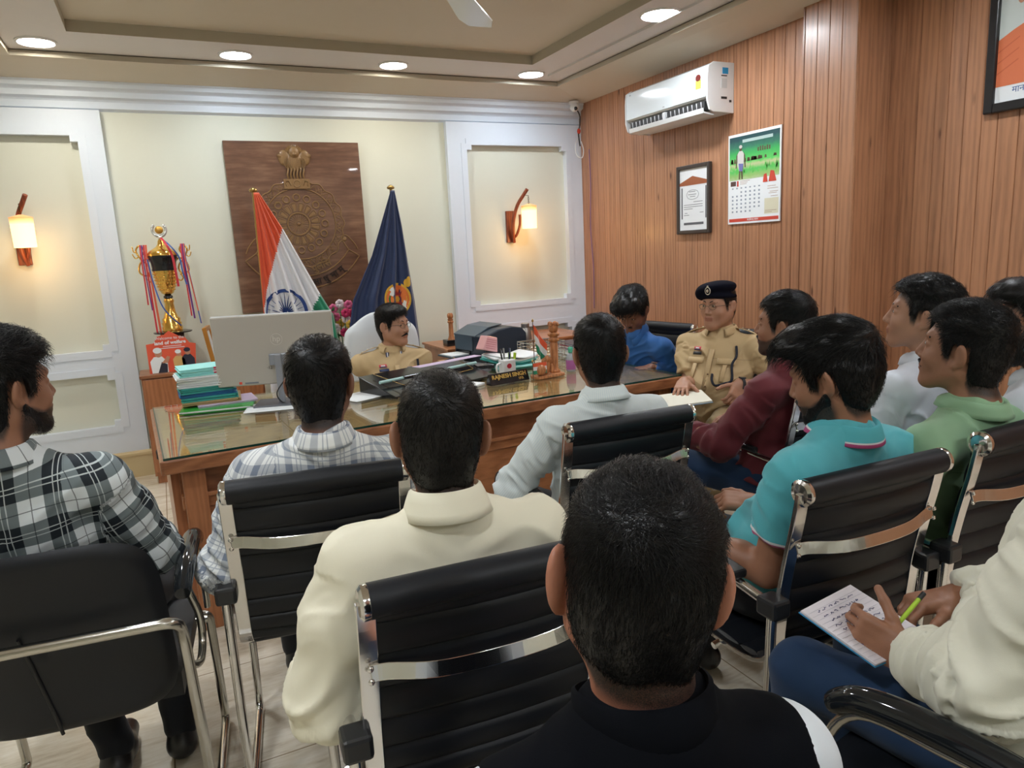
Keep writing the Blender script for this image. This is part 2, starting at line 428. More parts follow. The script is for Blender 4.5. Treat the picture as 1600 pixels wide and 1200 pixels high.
for x in (.06, DL - .14): L_(MB().box((x, .03, 0), (x + .09, .12, .735)), 'leg', W_DESKV, bevel=.004)
L_(MB().box((.02, .12, 0), (.06, DW - .1, .735)), 'side_panel', W_DESKV); L_(MB().box((DL - .06, .12, 0), (DL - .02, DW - .1, .735)), 'side_panel', W_DESKV)
for x0 in (.08, DL - .55):
    L_(MB().box((x0, .45, .06), (x0 + .45, DW - .12, .735)), 'drawer_unit', W_DESKV)
# side table carrying the printer
tb = empty('side_table', (2.25, 4.9, 0), 0, 'wooden side table behind the desk carrying the black printer and steel bottle', 'table')
MB().box((1.85, 4.72, .69), (3.05, 5.2, .72)).build('table_top', W_TOP, tb, bevel=.004)
for x in (1.88, 2.98): MB().box((x, 4.76, 0), (x + .04, 5.16, .69)).build('side_panel', W_DESKV, tb)
MB().box((1.92, 5.12, .1), (2.98, 5.14, .69)).build('back_panel', W_DESKV, tb)
# left cabinet
cb = empty('cabinet', (.18, 5.72, 0), 0, 'low brown cabinet against the back wall, left, under the gold trophy', 'cabinet')
MB().box((-.215, 5.58, .06), (.60, 5.88, .775)).build('body', W_DESKV, cb)
MB().box((-.225, 5.56, .775), (.61, 5.89, .80)).build('top', W_DESK, cb, bevel=.004)
MB().box((-.20, 5.60, 0), (.58, 5.86, .06)).build('plinth', W_DESKV, cb)
for x0, x1 in ((-.205, .19), (.20, .59)):
    d = MB().box((x0, 5.562, .09), (x1, 5.579, .765)).build('door', W_DESKV, cb, bevel=.003)
    hx = x0 + .025
    MB().tube(spline([(hx, 5.562, .26), (hx - .005, 5.545, .25), (hx - .004, 5.538, .225), (hx - .005, 5.545, .20), (hx, 5.562, .19)], 6), .005, 8).build('handle', M_BLACKPL, d, smooth=180)
# right cabinet with a drawer front
cb = empty('cabinet', (2.7, 5.6, 0), 0, 'low brown cabinet right of the blue flag, under a small carved pillar', 'cabinet')
MB().box((1.985, 5.28, .05), (3.30, 5.88, .765)).build('body', W_DESKV, cb)
MB().box((1.965, 5.26, .765), (3.32, 5.885, .785)).build('top', W_DESKL, cb, bevel=.004)
d = MB().box((2.0, 5.262, .56), (2.60, 5.279, .755)).build('drawer', W_DESKL, cb, bevel=.003)
MB().lathe([(.03, 0), (.03, .006), (.02, .01), (.02, .012)], (0, 0, 0), 16, Matrix.Translation((2.22, 5.262, .70)) @ Matrix.Rotation(PI / 2, 4, 'X')).build('finger_pull', M_BLACKPL, d, smooth=40)
MB().box((2.0, 5.262, .08), (2.60, 5.279, .55)).build('door', W_DESKL, cb, bevel=.003)
MB().box((2.0, 5.215, .53), (2.55, 5.27, .55)).build('pull_out_shelf', W_DESKL, cb, bevel=.003)
# ================================================================= things on the back wall
PLQ = NT('dark_carved_wood'); v = PLQ.obj((1.2, 1.2, 9)); n1 = PLQ.noise(v, 3, 5, .6); pn = PLQ.noise(PLQ.obj(), 3.5, 3)
PLQ.p(Base_Color=PLQ.ramp(PLQ.math('ADD', PLQ.math('MULTIPLY', n1, .6), PLQ.math('MULTIPLY', pn, .4)), [(.3, rgb(78, 52, 40)), (.5, rgb(108, 76, 58)), (.72, rgb(146, 112, 88))]), Roughness=.3, Coat_Weight=.3)
PLQ = PLQ.m; M_CARVE = pm('gilded_carving', rgb(134, 102, 64), .4)
pq = empty('carved_plaque', (1.05, 5.95, 1.81), 0, 'large dark wooden plaque carved with a wheel crest, hung on the back wall', 'plaque')
MB().box((.54, 5.925, 1.15), (1.565, 5.965, 2.447)).build('board', PLQ, pq, bevel=.004)
yb = 5.925; cx, cz = 1.05, 1.82
def arc(cx, cz, r, a0=0, a1=2 * PI, n=48, y=yb): return [(cx + r * math.cos(a0 + (a1 - a0) * i / n), y, cz + r * math.sin(a0 + (a1 - a0) * i / n)) for i in range(n + (0 if abs(a1 - a0 - 2 * PI) < 1e-6 else 1))]
def ringt(mb, cx, cz, r, w, n=48): mb.tube(arc(cx, cz, r, n=n), w, 6, closed=True)
mb = MB(); ringt(mb, cx, cz, .275, .0055, 64)
sc = [(cx + (.338 + .009 * math.cos(18 * a)) * math.cos(a), yb, cz + (.338 + .009 * math.cos(18 * a)) * math.sin(a)) for a in [2 * PI * i / 180 for i in range(180)]]
mb.tube(sc, .005, 6, closed=True)
for i in range(36):      # woven garland of the crest's ring
    a = 2 * PI * i / 36; b = a + 2 * PI / 36; m_ = (a + b) / 2
    P = lambda r, t: (cx + r * math.cos(t), yb, cz + r * math.sin(t))
    mb.tube([P(.284, a), P(.326, m_), P(.284, b)], .004, 5); 
    if i % 2: mb.tube([P(.322, a), P(.29, m_), P(.322, b)], .0035, 5)
mb.build('garland_ring', M_CARVE, pq, smooth=60)
mb = MB(); ringt(mb, cx - .015, cz + .0, .085, .007)
for i in range(24): a = 2 * PI * i / 24; mb.tube([(cx - .015 + .02 * math.cos(a), yb, cz + .02 * math.sin(a)), (cx - .015 + .078 * math.cos(a), yb, cz + .078 * math.sin(a))], .0028, 5)
mb.sph((cx - .015, yb, cz), (.014, .008, .014), 12, 6); mb.build('wheel', M_CARVE, pq, smooth=60)
mb = MB()
for i in range(16):
    a = 2 * PI * (i + .5) / 16; ca, sa = math.cos(a), math.sin(a)
    def Q(r, t): return (cx - .015 + r * ca - t * sa, yb, cz + r * sa + t * ca)
    mb.tube(spline([Q(.098, -.010), Q(.13, -.018), Q(.158, -.022), Q(.166, 0), Q(.158, .022), Q(.13, .018), Q(.098, .010)], 4), .004, 5)
    mb.prism([(0, 0)] * 0 or [(cx - .015 + .10 * ca + .006 * sa, cz + .10 * sa - .006 * ca), (cx - .015 + .155 * ca + .014 * sa, cz + .155 * sa - .014 * ca), (cx - .015 + .155 * ca - .014 * sa, cz + .155 * sa + .014 * ca), (cx - .015 + .10 * ca - .006 * sa, cz + .10 * sa + .006 * ca)], 1, yb - .004, yb + .002)
mb.build('petals', M_CARVE, pq, smooth=60)
mb = MB()
for i in range(16): a = 2 * PI * (i) / 16; ringt(mb, cx - .015 + .205 * math.cos(a), cz + .205 * math.sin(a), .025, .006, 20)
mb.build('bead_circles', M_CARVE, pq, smooth=60)
mb = MB(); rr = random.Random(5)
for z_ in [1.98, 1.995, 2.01, 2.03, 2.045, 2.06, 1.62, 1.635, 1.95]:
    dx = math.sqrt(max(0, .265 ** 2 - (z_ - cz) ** 2)); 
    for s in (-1, 1): mb.box((cx + s * dx * .98 - (0 if s < 0 else dx * .34), yb - .003, z_), (cx + s * dx * .98 + (dx * .34 if s < 0 else 0), yb, z_ + .003))
mb.build('engraved_lines', M_CARVE, pq)
# lion capital above the ring
mb = MB(); mb.box((cx - .10, yb - .012, 2.09), (cx + .10, yb + .002, 2.165))
for p_ in (arc(cx, 2.128, .026),): mb.tube([(x, y - .012, z) for x, y, z in p_], .005, 6, closed=True)
for s in (-1, 1):
    mb.tube([(cx + s * .045, yb - .012, 2.115), (cx + s * .06, yb - .014, 2.15), (cx + s * .085, yb - .012, 2.14), (cx + s * .08, yb - .012, 2.11)], .006, 6)
mb.build('capital_base', M_CARVE, pq, smooth=50, bevel=.004)
mb = MB()
for k_, (w, z0_, z1_) in enumerate(((.075, 2.17, 2.25),)):
    for i in range(6): x = cx - .06 + .024 * i; mb.tube(spline([(x, yb, 2.168), (x - .004, yb - .008, 2.20), (x + .005, yb - .008, 2.235), (x, yb, 2.255)], 4), .0075, 6)
mb.sph((cx, yb, 2.30), (.07, .016, .075), 20, 12)
for s in (-1, 1): mb.sph((cx + s * .078, yb, 2.325), (.045, .013, .06), 16, 10); mb.sph((cx + s * .108, yb - .004, 2.34), (.022, .012, .018), 12, 8)
mb.sph((cx, yb - .010, 2.365), (.042, .018, .045), 16, 10); mb.sph((cx, yb - .024, 2.35), (.018, .012, .016), 12, 8)
for i in range(16):
    a = PI * (i + .5) / 16; mb.tube([(cx + .045 * math.cos(a), yb - .006, 2.36 + .04 * math.sin(a)), (cx + .066 * math.cos(a), yb - .002, 2.365 + .058 * math.sin(a))], .0055, 5)
for i in range(7):
    for s in (-1, 1): mb.tube(spline([(cx + s * .012 * i, yb - .014, 2.32), (cx + s * (.012 * i + .008), yb - .013, 2.28), (cx + s * .011 * i, yb - .010, 2.245)], 3), .0035, 5)
mb.build('lion_capital', M_CARVE, pq, smooth=70)
# scroll under the ring
mb = MB(); sa, sb = math.radians(213), math.radians(327)
ptsO = arc(cx, cz + .02, .53, sa, sb, 30); ptsI = arc(cx, cz + .02, .43, sa, sb, 30)
for pp in (ptsO, ptsI): mb.tube(pp, .005, 6)
for a_ in (sa, sb):
    ca, sn = math.cos(a_), math.sin(a_); mb.tube([(cx + r * ca, yb, cz + .02 + r * sn) for r in (.43, .53)], .005, 6)
    s = 1 if ca > 0 else -1
    bx, bz = cx + .43 * ca, cz + .02 + .43 * sn
    mb.tube(spline([(bx, yb, bz), (bx - s * .03, yb, bz + .05), (bx - s * .05, yb, bz + .10), (bx - s * .01, yb, bz + .115), (bx + s * .05, yb, bz + .05), (bx + s * .075, yb, bz - .0)], 5), .005, 6)
    mb.sph((bx - s * .025, yb, bz + .085), (.018, .006, .018), 12, 6)
mb.build('scroll_outline', M_CARVE, pq, smooth=60)
M_INK = pm('dark_engraving', rgb(46, 28, 20), .5)
def arctext(s_, r, a0, da, size, mat, par, y=yb - .004):
    out = []
    for i, ch in enumerate(s_):
        a = a0 + da * i; c_, s2 = math.cos(a), math.sin(a)
        out.append(text('lettering', ch, size, frame_M((cx + r * c_, y, cz + .02 + r * s2), (-s2, 0, c_), (-c_, 0, -s2)), mat, par, .002, bold=.0015))
    return out
for k_, (w_, a_) in enumerate((('सा', 280), ('धु', 289), ('ना', 298), ('म्', 306))): arctext([w_], .485, math.radians(a_), 0, .075, M_INK, pq)
arctext(['पुलिस'], .375, math.radians(290), 0, .075, M_CARVE, pq)
# wall lamps
W_SC = wood('reddish_lamp_wood', rgb(92, 40, 22), rgb(150, 74, 44), .4, (9, 9, 1.5))
t = NT('lit_lamp_shade'); tc = t.n('TexCoord'); sp = t.n('SeparateXYZ', {0: tc.outputs['Object']})
g_ = t.n('MapRange', {0: sp.outputs[2], 1: 1.805, 2: 1.850, 3: 0, 4: 1}).outputs[0]
t.p(Base_Color=(.9, .6, .3), Roughness=.5, Emission_Color=t.mix(g_, (1, .66, .30), (.9, .22, .03)), Emission_Strength=t.n('MapRange', {0: g_, 1: 0, 2: 1, 3: 2.3, 4: .8}).outputs[0])
M_SHADE = t.m
def sconce(x, shx, label):
    y = 5.97
    e = empty('wall_lamp', (x, y, 1.75), 0, label, 'wall lamp')
    MB().box((x - .005, 5.945, 1.60), (x + .075, 5.97, 1.88)).build('back_plate', W_SC, e, bevel=.004)
    ax = x + .035
    MB().tube(spline([(ax + .02, 5.93, 1.60), (ax + .0, 5.90, 1.68), (ax - .005, 5.87, 1.80), (ax + .02, 5.83, 1.92), (ax + .06, 5.79, 2.0), (ax + .09, 5.76, 2.055)], 6), .016, 10, taper=None).build('curved_arm', W_SC, e, smooth=60)
    MB().tube(spline([(ax + .0, 5.95, 1.63), (ax + .03, 5.90, 1.66), (ax + .05, 5.86, 1.75), (ax + .045, 5.84, 1.84)], 5), .012, 8).build('brace', W_SC, e, smooth=60)
    ch = [(shx, 5.785, 1.925 + .016 * i) for i in range(6)]
    mb = MB()
    for i, c_ in enumerate(ch[:5]):
        pts = [(c_[0] + (.006 * math.cos(a) if i % 2 else 0), c_[1] + (0 if i % 2 else .006 * math.cos(a)), c_[2] + .011 * math.sin(a)) for a in [2 * PI * k / 10 for k in range(10)]]
        mb.tube(pts, .0016, 5, closed=True)
    mb.tube([(shx, 5.785, 2.0), (ax + .062, 5.79, 2.005)], .002, 5)
    mb.build('chain', pm('aged_brass', rgb(96, 78, 50), .4, 1), e, smooth=60)
    sh = MB().lathe([(.060, 1.715), (.066, 1.717), (.068, 1.905), (.070, 1.912), (.05, 1.918), (.012, 1.930)], (shx, 5.785, 0), 32).build('lamp_shade', M_SHADE, e, smooth=50)
    # object coordinates of the shade are in room units above its own origin
    for v_ in sh.data.vertices: v_.co.z += 1.75
    sh.location = (0, 0, -1.75)
    lp = bpy.data.lights.new('bulb', 'POINT'); lp.energy = 2.2; lp.color = (1, .55, .2); lp.shadow_soft_size = .05
    lo = bpy.data.objects.new('bulb', lp); COL.objects.link(lo); lo.parent = e; lo.location = (shx - x, 5.70 - y, -.13)
sconce(-.86, -.785, 'lit amber wall lamp with curved wooden arm inside the left white frame')
sconce(2.875, 3.02, 'lit amber wall lamp with curved wooden arm inside the right white frame')
# ================================================================= flags
def flag_cloth(e, name, left, right, ytop, cols, colfn, amp=.05, nf=4.5):
    """left/right: outlines [(x,z)...] from top to bottom; folds run down from the pole top"""
    nu, nv = 110, 90
    def lerp(o, t):
        zs = [p[1] for p in o]; z = zs[0] + (zs[-1] - zs[0]) * t
        x = np.interp(-z, [-p[1] for p in o], [p[0] for p in o]); return x, z
    def fold(u, t): return ytop - amp * (t ** .7) * (.55 * math.sin(u * nf * 2 * PI + 1.2 * t + .5) + .35 * math.sin(u * nf * 3.7 * PI + 2 - t)) - .04 * t * math.sin(PI * u)
    def P(u, t):
        xl, zl_ = lerp(left, t); xr, zr = lerp(right, t); x = xl + (xr - xl) * u; z = zl_ + (zr - zl_) * u
        return (x + .008 * t * math.sin(u * 23), fold(u, t), z)
    vs = [P(i / (nu - 1), j / (nv - 1)) for i in range(nu) for j in range(nv)]; mb = MB()
    fs, ms = [], []
    for i in range(nu - 1):
        for j in range(nv - 1):
            fs.append((i*nv+j, (i+1)*nv+j, (i+1)*nv+j+1, i*nv+j+1)); ms.append(colfn((i + .5) / (nu - 1), (j + .5) / (nv - 1), P))
    mb.v = vs; mb.f = fs; mb.m = ms
    o = mb.build(name, cols, e, smooth=180, solid=.003); return o, P, fold, lerp
def silk(n, c): return pm(n, c, .6, Sheen_Weight=.3)
SAF = silk('saffron_flag_cloth', rgb(226, 88, 46)); WHT = silk('white_flag_cloth', rgb(228, 228, 232)); GRN = silk('green_flag_cloth', rgb(14, 128, 92)); NVY = silk('navy_flag_cloth', rgb(20, 42, 84))
BRASS = pm('brass_pole', rgb(176, 146, 90), .3, 1)
def pole(e, x0, x1, y, ztop):
    MB().tube([(x0, y, .02), (x1, y, ztop)], .011, 10).build('pole', BRASS, e, smooth=60)
    MB().lathe([(.13, 0), (.13, .015), (.04, .03), (.015, .05)], (x0, y, 0), 28).build('base', BRASS, e, smooth=40)
    MB().lathe([(.008, 0), (.026, .004), (.03, .014), (.022, .024), (.004, .034)], (x1, y, ztop - .005), 20).build('finial', BRASS, e, smooth=60)
fl = empty('flag_on_stand', (.66, 5.44, 0), 0, 'draped flag of orange, white and green with a blue spoked wheel, on a stand', 'flag')
pole(fl, .63, .66, 5.44, 2.03)
lf = [(.655, 2.02), (.645, 1.6), (.628, 1.2), (.62, .85), (.615, .6)]; rf = [(.69, 2.02), (.83, 1.765), (1.044, 1.30), (1.135, 1.12), (1.165, .85), (1.17, .6)]
def icol(u, t, P):
    x, y, z = P(u, t)
    b1 = np.interp(-z, [-1.80, -1.765, -1.49, -1.356, -1.2, -.6], [.86, .822, .72, .675, .632, .60])
    b2 = np.interp(-z, [-1.33, -1.295, -1.148, -.9, -.6], [1.06, 1.046, .957, .86, .75])
    return 0 if (x < b1 or z > 1.80) else (2 if x > b2 and z < 1.32 else 1)
o, PF, fold, lerp = flag_cloth(fl, 'cloth', lf, rf, 5.40, [SAF, WHT, GRN], icol)
def on_cloth(x, z, off=.004):
    t = (2.02 - z) / 1.42; xl, _ = lerp(lf, t); xr, _ = lerp(rf, t); u = min(max((x - xl) / (xr - xl), 0), 1); return (x, fold(u, t) - off, z)
NB = pm('navy_wheel_print', rgb(28, 58, 120), .7)
mb = MB(); wx, wz, wr = .785, 1.165, .165
ell_ = lambda a, r: (wx + r * math.cos(a) * .86, wz + r * math.sin(a))
mb.tube([on_cloth(*ell_(2 * PI * i / 60, wr)) for i in range(60) if ell_(2 * PI * i / 60, wr)[0] > .64], .012, 6, flat=(.024, .003), up=None)
for i in range(24):
    a = 2 * PI * i / 24; pts = [ell_(a, r) for r in (.02, .06, .10, .15)]
    pts = [p for p in pts if p[0] > .645]
    if len(pts) > 1: mb.tube([on_cloth(*p) for p in pts], .0035, 5, taper=[1.6, 1.2, .8, .4][:len(pts)])
mb.sph(on_cloth(wx, wz), (.025, .006, .028), 14, 8); mb.build('wheel_emblem', NB, o, smooth=60)
fl = empty('flag_on_stand', (1.68, 5.44, 0), 0, 'draped plain dark blue flag with a round yellow emblem, on a stand', 'flag')
pole(fl, 1.64, 1.66, 5.44, 2.04)
lf2 = [(1.645, 2.025), (1.453, 1.544), (1.276, 1.218), (1.21, .93), (1.20, .6)]; rf2 = [(1.675, 2.025), (1.714, 1.773), (1.755, 1.40), (1.781, 1.18), (1.80, .9), (1.80, .6)]
o, PF, fold2, lerp2 = flag_cloth(fl, 'cloth', lf2, rf2, 5.40, [NVY], lambda u, t, P: 0, amp=.045, nf=3.5)
def oc2(x, z, off=.004):
    t = (2.025 - z) / 1.425; xl, _ = lerp2(lf2, t); xr, _ = lerp2(rf2, t); u = min(max((x - xl) / (xr - xl), 0), 1); return (x, fold2(u, t) - off, z)
def disc(mb, fn, cx_, cz_, r, off, sx=.85, mat=0, n=32, r0=0, a0=0, a1=2 * PI):
    vs = []; fs = []; nr = 5
    for k in range(nr + 1):
        for i in range(n + 1): a = a0 + (a1 - a0) * i / n; rr = r0 + (r - r0) * k / nr; vs.append(fn(cx_ + rr * math.cos(a) * sx, cz_ + rr * math.sin(a), off))
    for k in range(nr):
        for i in range(n): fs.append((k*(n+1)+i, k*(n+1)+i+1, (k+1)*(n+1)+i+1, (k+1)*(n+1)+i))
    mb.add(vs, fs, mat)
ex, ez = 1.628, 1.205
mb = MB(); disc(mb, oc2, ex, ez, .125, .004, mat=0); disc(mb, oc2, ex, ez, .108, .0055, mat=1)
disc(mb, oc2, ex, ez, .108, .0058, mat=2, r0=.055, a0=2.0, a1=2.7); disc(mb, oc2, ex, ez, .108, .0058, mat=3, r0=.075, a0=2.75, a1=3.4); disc(mb, oc2, ex, ez, .108, .0058, mat=2, r0=.055, a0=-.9, a1=-.2)
for i in range(20):
    a = 2 * PI * i / 20; c_, s_ = math.cos(a), math.sin(a)
    mb.add([oc2(ex + (.03 * c_ - .012 * s_) * .85, ez + .03 * s_ + .012 * c_, .007), oc2(ex + (.03 * c_ + .012 * s_) * .85, ez + .03 * s_ - .012 * c_, .007), oc2(ex + .078 * c_ * .85, ez + .078 * s_, .007)], [(0, 1, 2)], 4)
disc(mb, oc2, ex, ez, .022, .008, mat=0)
disc(mb, oc2, ex + .085, ez + .12, .032, .005, mat=0); disc(mb, oc2, ex + .10, ez + .15, .02, .005, mat=0)
mb.build('round_emblem', [pm('yellow_print', rgb(222, 172, 50), .6), pm('orange_print', rgb(226, 118, 50), .6), pm('white_print', rgb(220, 220, 214), .6), pm('green_print', rgb(40, 120, 70), .6), pm('dark_red_print', rgb(150, 36, 30), .6)], o)
# ================================================================= right wall: air conditioner, camera, frames
PAPER = pm('white_paper', rgb(236, 240, 242), .6); INKB = pm('black_print', rgb(40, 42, 46), .6); INKG = pm('grey_print', rgb(120, 124, 130), .6)
RED = pm('red_print', rgb(206, 72, 54), .6)
ac = empty('air_conditioner', (3.66, 4.40, 2.55), 0, 'white split air conditioner mounted high on the wood-panelled right wall', 'air conditioner')
y0, y1 = 3.925, 4.875
body = [(3.662, 2.70), (3.49, 2.70), (3.445, 2.675), (3.438, 2.60), (3.436, 2.50), (3.445, 2.475), (3.47, 2.47), (3.50, 2.44), (3.52, 2.40), (3.662, 2.385)]
MB().prism(body, 1, y0 + .012, y1 - .012).build('body', M_WHITEP, ac, smooth=30)
for ya, yb_ in ((y0, y0 + .014), (y1 - .014, y1)):
    MB().prism([(3.664, 2.705), (3.485, 2.705), (3.438, 2.678), (3.43, 2.60), (3.43, 2.46), (3.45, 2.40), (3.48, 2.385), (3.664, 2.38)], 1, ya, yb_).build('end_cap', M_WHITEP, ac, bevel=.004)
MB().prism([(3.492, 2.703), (3.44, 2.68), (3.432, 2.62), (3.431, 2.485), (3.436, 2.482), (3.444, 2.60), (3.45, 2.67), (3.492, 2.695)], 1, y0 + .02, y1 - .02).build('front_panel', pm('glossy_white_panel', rgb(232, 240, 244), .15), ac, smooth=40)
mb = MB(); mb.box((3.45, y0 + .05, 2.405), (3.53, y1 - .05, 2.462)); mb.build('air_outlet', pm('dark_outlet', (.03, .03, .032), .6), ac)
for k in range(18):
    y = y0 + .08 + k * (y1 - y0 - .16) / 17
    MB().prism([(3.442, 2.46), (3.452, 2.41), (3.48, 2.41), (3.48, 2.46)], 1, y, y + .004).build('louvre', M_WHITEP, ac)
MB().box((3.436, 4.39, 2.40), (3.46, 4.41, 2.465)).build('outlet_divider', M_WHITEP, ac)
MB().prism([(3.432, 2.415), (3.44, 2.385), (3.53, 2.372), (3.53, 2.380), (3.445, 2.395), (3.44, 2.418)], 1, y0 + .05, y1 - .05).build('flap', M_WHITEP, ac, smooth=40)
st = MB().box((3.4285, 3.99, 2.545), (3.4305, 4.04, 2.60)).build('energy_label', pm('yellow_green_label', rgb(206, 214, 90), .5), ac)
mb = MB(); mb.add([(3.428, 4.015 + .026 * math.cos(a), 2.615 + .022 * math.sin(a)) for a in [2 * PI * i / 20 for i in range(20)]], [tuple(range(20))]); mb.build('label_dial', pm('dark_red_dial', rgb(120, 40, 34), .5), st)
for (xa, xb, za, zb, m_, n_) in ((3.56, 3.61, 2.63, 2.67, pm('blue_sticker', rgb(40, 150, 206), .5), 'blue_sticker'), (3.55, 3.60, 2.615, 2.622, INKB, 'printed_line'), (3.55, 3.60, 2.47, 2.485, INKB, 'barcode'), (3.62, 3.64, 2.45, 2.465, INKB, 'barcode'), (3.55, 3.60, 2.54, 2.60, pm('pale_sticker', rgb(206, 212, 214), .5), 'printed_sticker')):
    MB().box((xa, y0 - .0012, za), (xb, y0, zb)).build(n_, m_, ac)
text('printed_mark', 'LG', .016, frame_M((3.4295, 4.80, 2.66), (0, -1, 0), (0, 0, 1)), INKG, ac)
text('printed_mark', 'ECO', .010, frame_M((3.4295, 4.39, 2.50), (0, -1, 0), (0, 0, 1)), INKG, ac)
# security camera in the corner and its cables
sc = empty('security_camera', (3.52, 5.80, 2.80), 0, 'small white dome security camera in the far right ceiling corner', 'camera')
MB().lathe([(.045, 0), (.045, -.02), (.03, -.03)], (3.53, 5.80, 2.815), 20).build('mount', M_WHITEP, sc, smooth=40)
MB().sph((3.525, 5.785, 2.762), (.04, .04, .038), 20, 12).build('housing', M_WHITEP, sc, smooth=180)
MB().lathe([(.026, 0), (.027, .014), (.018, .016), (.016, .01)], (0, 0, 0), 20, Matrix.Translation((3.518, 5.762, 2.752)) @ Matrix.Rotation(math.radians(68), 4, 'X')).build('lens_ring', M_WHITEP, sc, smooth=40)
MB().sph((3.515, 5.745, 2.745), .017, 14, 10).build('lens', pm('black_lens', (.01, .01, .012), .05), sc, smooth=180)
def cable(name, pts, r, mat, label, cat='cable'):
    o = MB().tube(spline(pts, 8), r, 6).build(name, mat, None, smooth=180, loc=pts[0]); return tag(o, label, cat)
cable('cable', [(3.55, 5.80, 2.76), (3.60, 5.82, 2.70), (3.61, 5.84, 2.62), (3.60, 5.85, 2.55), (3.62, 5.86, 2.44)], .006, M_BLACKPL, 'black cable hanging from the corner security camera')
cable('cable', [(3.61, 5.86, 2.52), (3.56, 5.84, 2.46), (3.555, 5.82, 2.36), (3.60, 5.80, 2.33), (3.63, 5.82, 2.40), (3.62, 5.84, 2.48)], .004, M_WHITEP, 'white cable loop in the corner below the security camera')
o = MB().sph((3.605, 5.85, 2.57), (.016, .016, .026), 12, 8).build('cable_connector', pm('red_tape', rgb(200, 60, 36), .5), None, smooth=180, loc=(3.605, 5.85, 2.57)); tag(o, 'red taped cable joint below the corner security camera', 'connector')
cable('cable', [(3.652, 5.76, 2.40), (3.652, 5.75, 2.1), (3.652, 5.77, 1.7), (3.652, 5.74, 1.3), (3.652, 5.75, .95)], .004, pm('violet_cable', rgb(116, 86, 140), .5), 'thin violet cable running down the wood wall beside the white frame')
# framed certificate
def wallM(x, y, z): return frame_M((x, y, z), (0, -1, 0), (0, 0, 1))
fr = empty('framed_certificate', (3.66, 4.32, 1.84), 0, 'narrow framed certificate with dark frame on the wood wall, left of the calendar', 'framed certificate')
fy0, fy1, fz0, fz1 = 4.135, 4.505, 1.588, 2.092
M_DKFR = pm('dark_carved_frame', rgb(58, 50, 46), .45)
mb = MB(); w = .028
for a, b, c, d in ((fy0, fy0 + w, fz0, fz1), (fy1 - w, fy1, fz0, fz1), (fy0 + w, fy1 - w, fz0, fz0 + w), (fy0 + w, fy1 - w, fz1 - w, fz1)): mb.box((3.63, a, c), (3.662, b, d))
mb.build('frame', M_DKFR, fr, bevel=.006)
MB().box((3.645, fy0 + w, fz0 + w), (3.66, fy1 - w, fz1 - w)).build('sheet', PAPER, fr)
mb = MB(); mb.prism([(4.477, 1.945), (4.477, 1.965), (4.33, 2.01), (4.163, 1.968), (4.163, 1.945)], 0, 3.6435, 3.645); mb.build('brown_band', pm('brown_print', rgb(160, 92, 58), .6), fr)
mb = MB()
for a, b, c, d in ((4.445, 4.456, 1.70, 1.93), (4.178, 4.189, 1.70, 1.93), (4.21, 4.43, 1.655, 1.672)): mb.box((3.6435, a, c), (3.6452, b, d))
mb.build('grey_bars', pm('grey_bar_print', rgb(96, 98, 104), .6), fr)
mb = MB()
for z_, a, b in ((1.895, 4.30, 4.37), (1.875, 4.29, 4.38), (1.86, 4.30, 4.36), (1.82, 4.22, 4.32), (1.80, 4.22, 4.43), (1.785, 4.22, 4.43), (1.77, 4.33, 4.43), (1.74, 4.39, 4.42), (1.725, 4.37, 4.43), (1.74, 4.21, 4.25)): mb.box((3.644, a, z_), (3.6451, b, z_ + .004))
mb.tube([(3.6445, 4.33 + .075 * math.cos(a) * (1 if abs(math.cos(a)) < .8 else .9), 1.875 + .034 * math.sin(a)) for a in [2 * PI * i / 24 for i in range(24)]], .0016, 4, closed=True)
mb.build('printed_text', INKG, fr)
# calendar
cal = empty('wall_calendar', (3.66, 3.73, 1.93), 0, 'wall calendar with a green paddy field photo above the month grid, on the wood wall', 'calendar')
a0, a1, z0, z1 = 3.49, 3.965, 1.637, 2.235
MB().box((3.655, a0, z0), (3.662, a1, z1)).build('sheet', PAPER, cal)
def cbox(n, ya, yb_, za, zb, m, x=3.654, par=None): return MB().box((x, ya, za), (3.6555, yb_, zb)).build(n, m, par or cal)
GP = NT('green_field_print'); v = GP.obj(); nn = GP.noise(v, 40, 4); sz = GP.n('SeparateXYZ', {0: GP.n('TexCoord').outputs['Object']}).outputs[2]
gr = GP.ramp(GP.n('MapRange', {0: GP.math('ADD', sz, GP.math('MULTIPLY', nn, .03)), 1: 1.93 - 1.93 + .0, 2: .30}).outputs[0], [(0, rgb(196, 206, 176)), (.12, rgb(150, 190, 110)), (.25, rgb(84, 196, 96)), (.36, rgb(196, 196, 150)), (.42, rgb(96, 206, 100)), (.60, rgb(60, 176, 90)), (.74, rgb(50, 120, 96)), (.9, rgb(30, 74, 80))])
GP.p(Base_Color=gr, Roughness=.5); GP = GP.m
cbox('field_photo', a0 + .012, a1 - .012, 1.93, z1 - .018, GP)
M_DKG = pm('dark_green_print', rgb(40, 66, 60), .6)
mb = MB(); rr = random.Random(2)
for i in range(26): y = rr.uniform(a0 + .02, a1 - .03); mb.prism([(y, 2.055 + (y - a0) * -.03), (y + .02, 2.055 + (y - a0) * -.03), (y + .015, 2.07 + rr.uniform(0, .006)), (y + .004, 2.07)], 0, 3.653, 3.654)
for i in range(6): y = a0 + .09 + i * .02; mb.box((3.653, y, 2.10), (3.654, y + .012, 2.125 + rr.uniform(-.005, .006)))
mb.build('hedge_print', pm('brown_green_print', rgb(96, 80, 60), .6), cal)
mb = MB()
for i in range(40):
    y = rr.uniform(a0 + .02, a1 - .03); z_ = 1.975 + rr.uniform(-.01, .03); mb.add([(3.6535, y - .006, z_), (3.6535, y + .006, z_), (3.6535, y + rr.uniform(-.01, .01), z_ + .035)], [(0, 1, 2)])
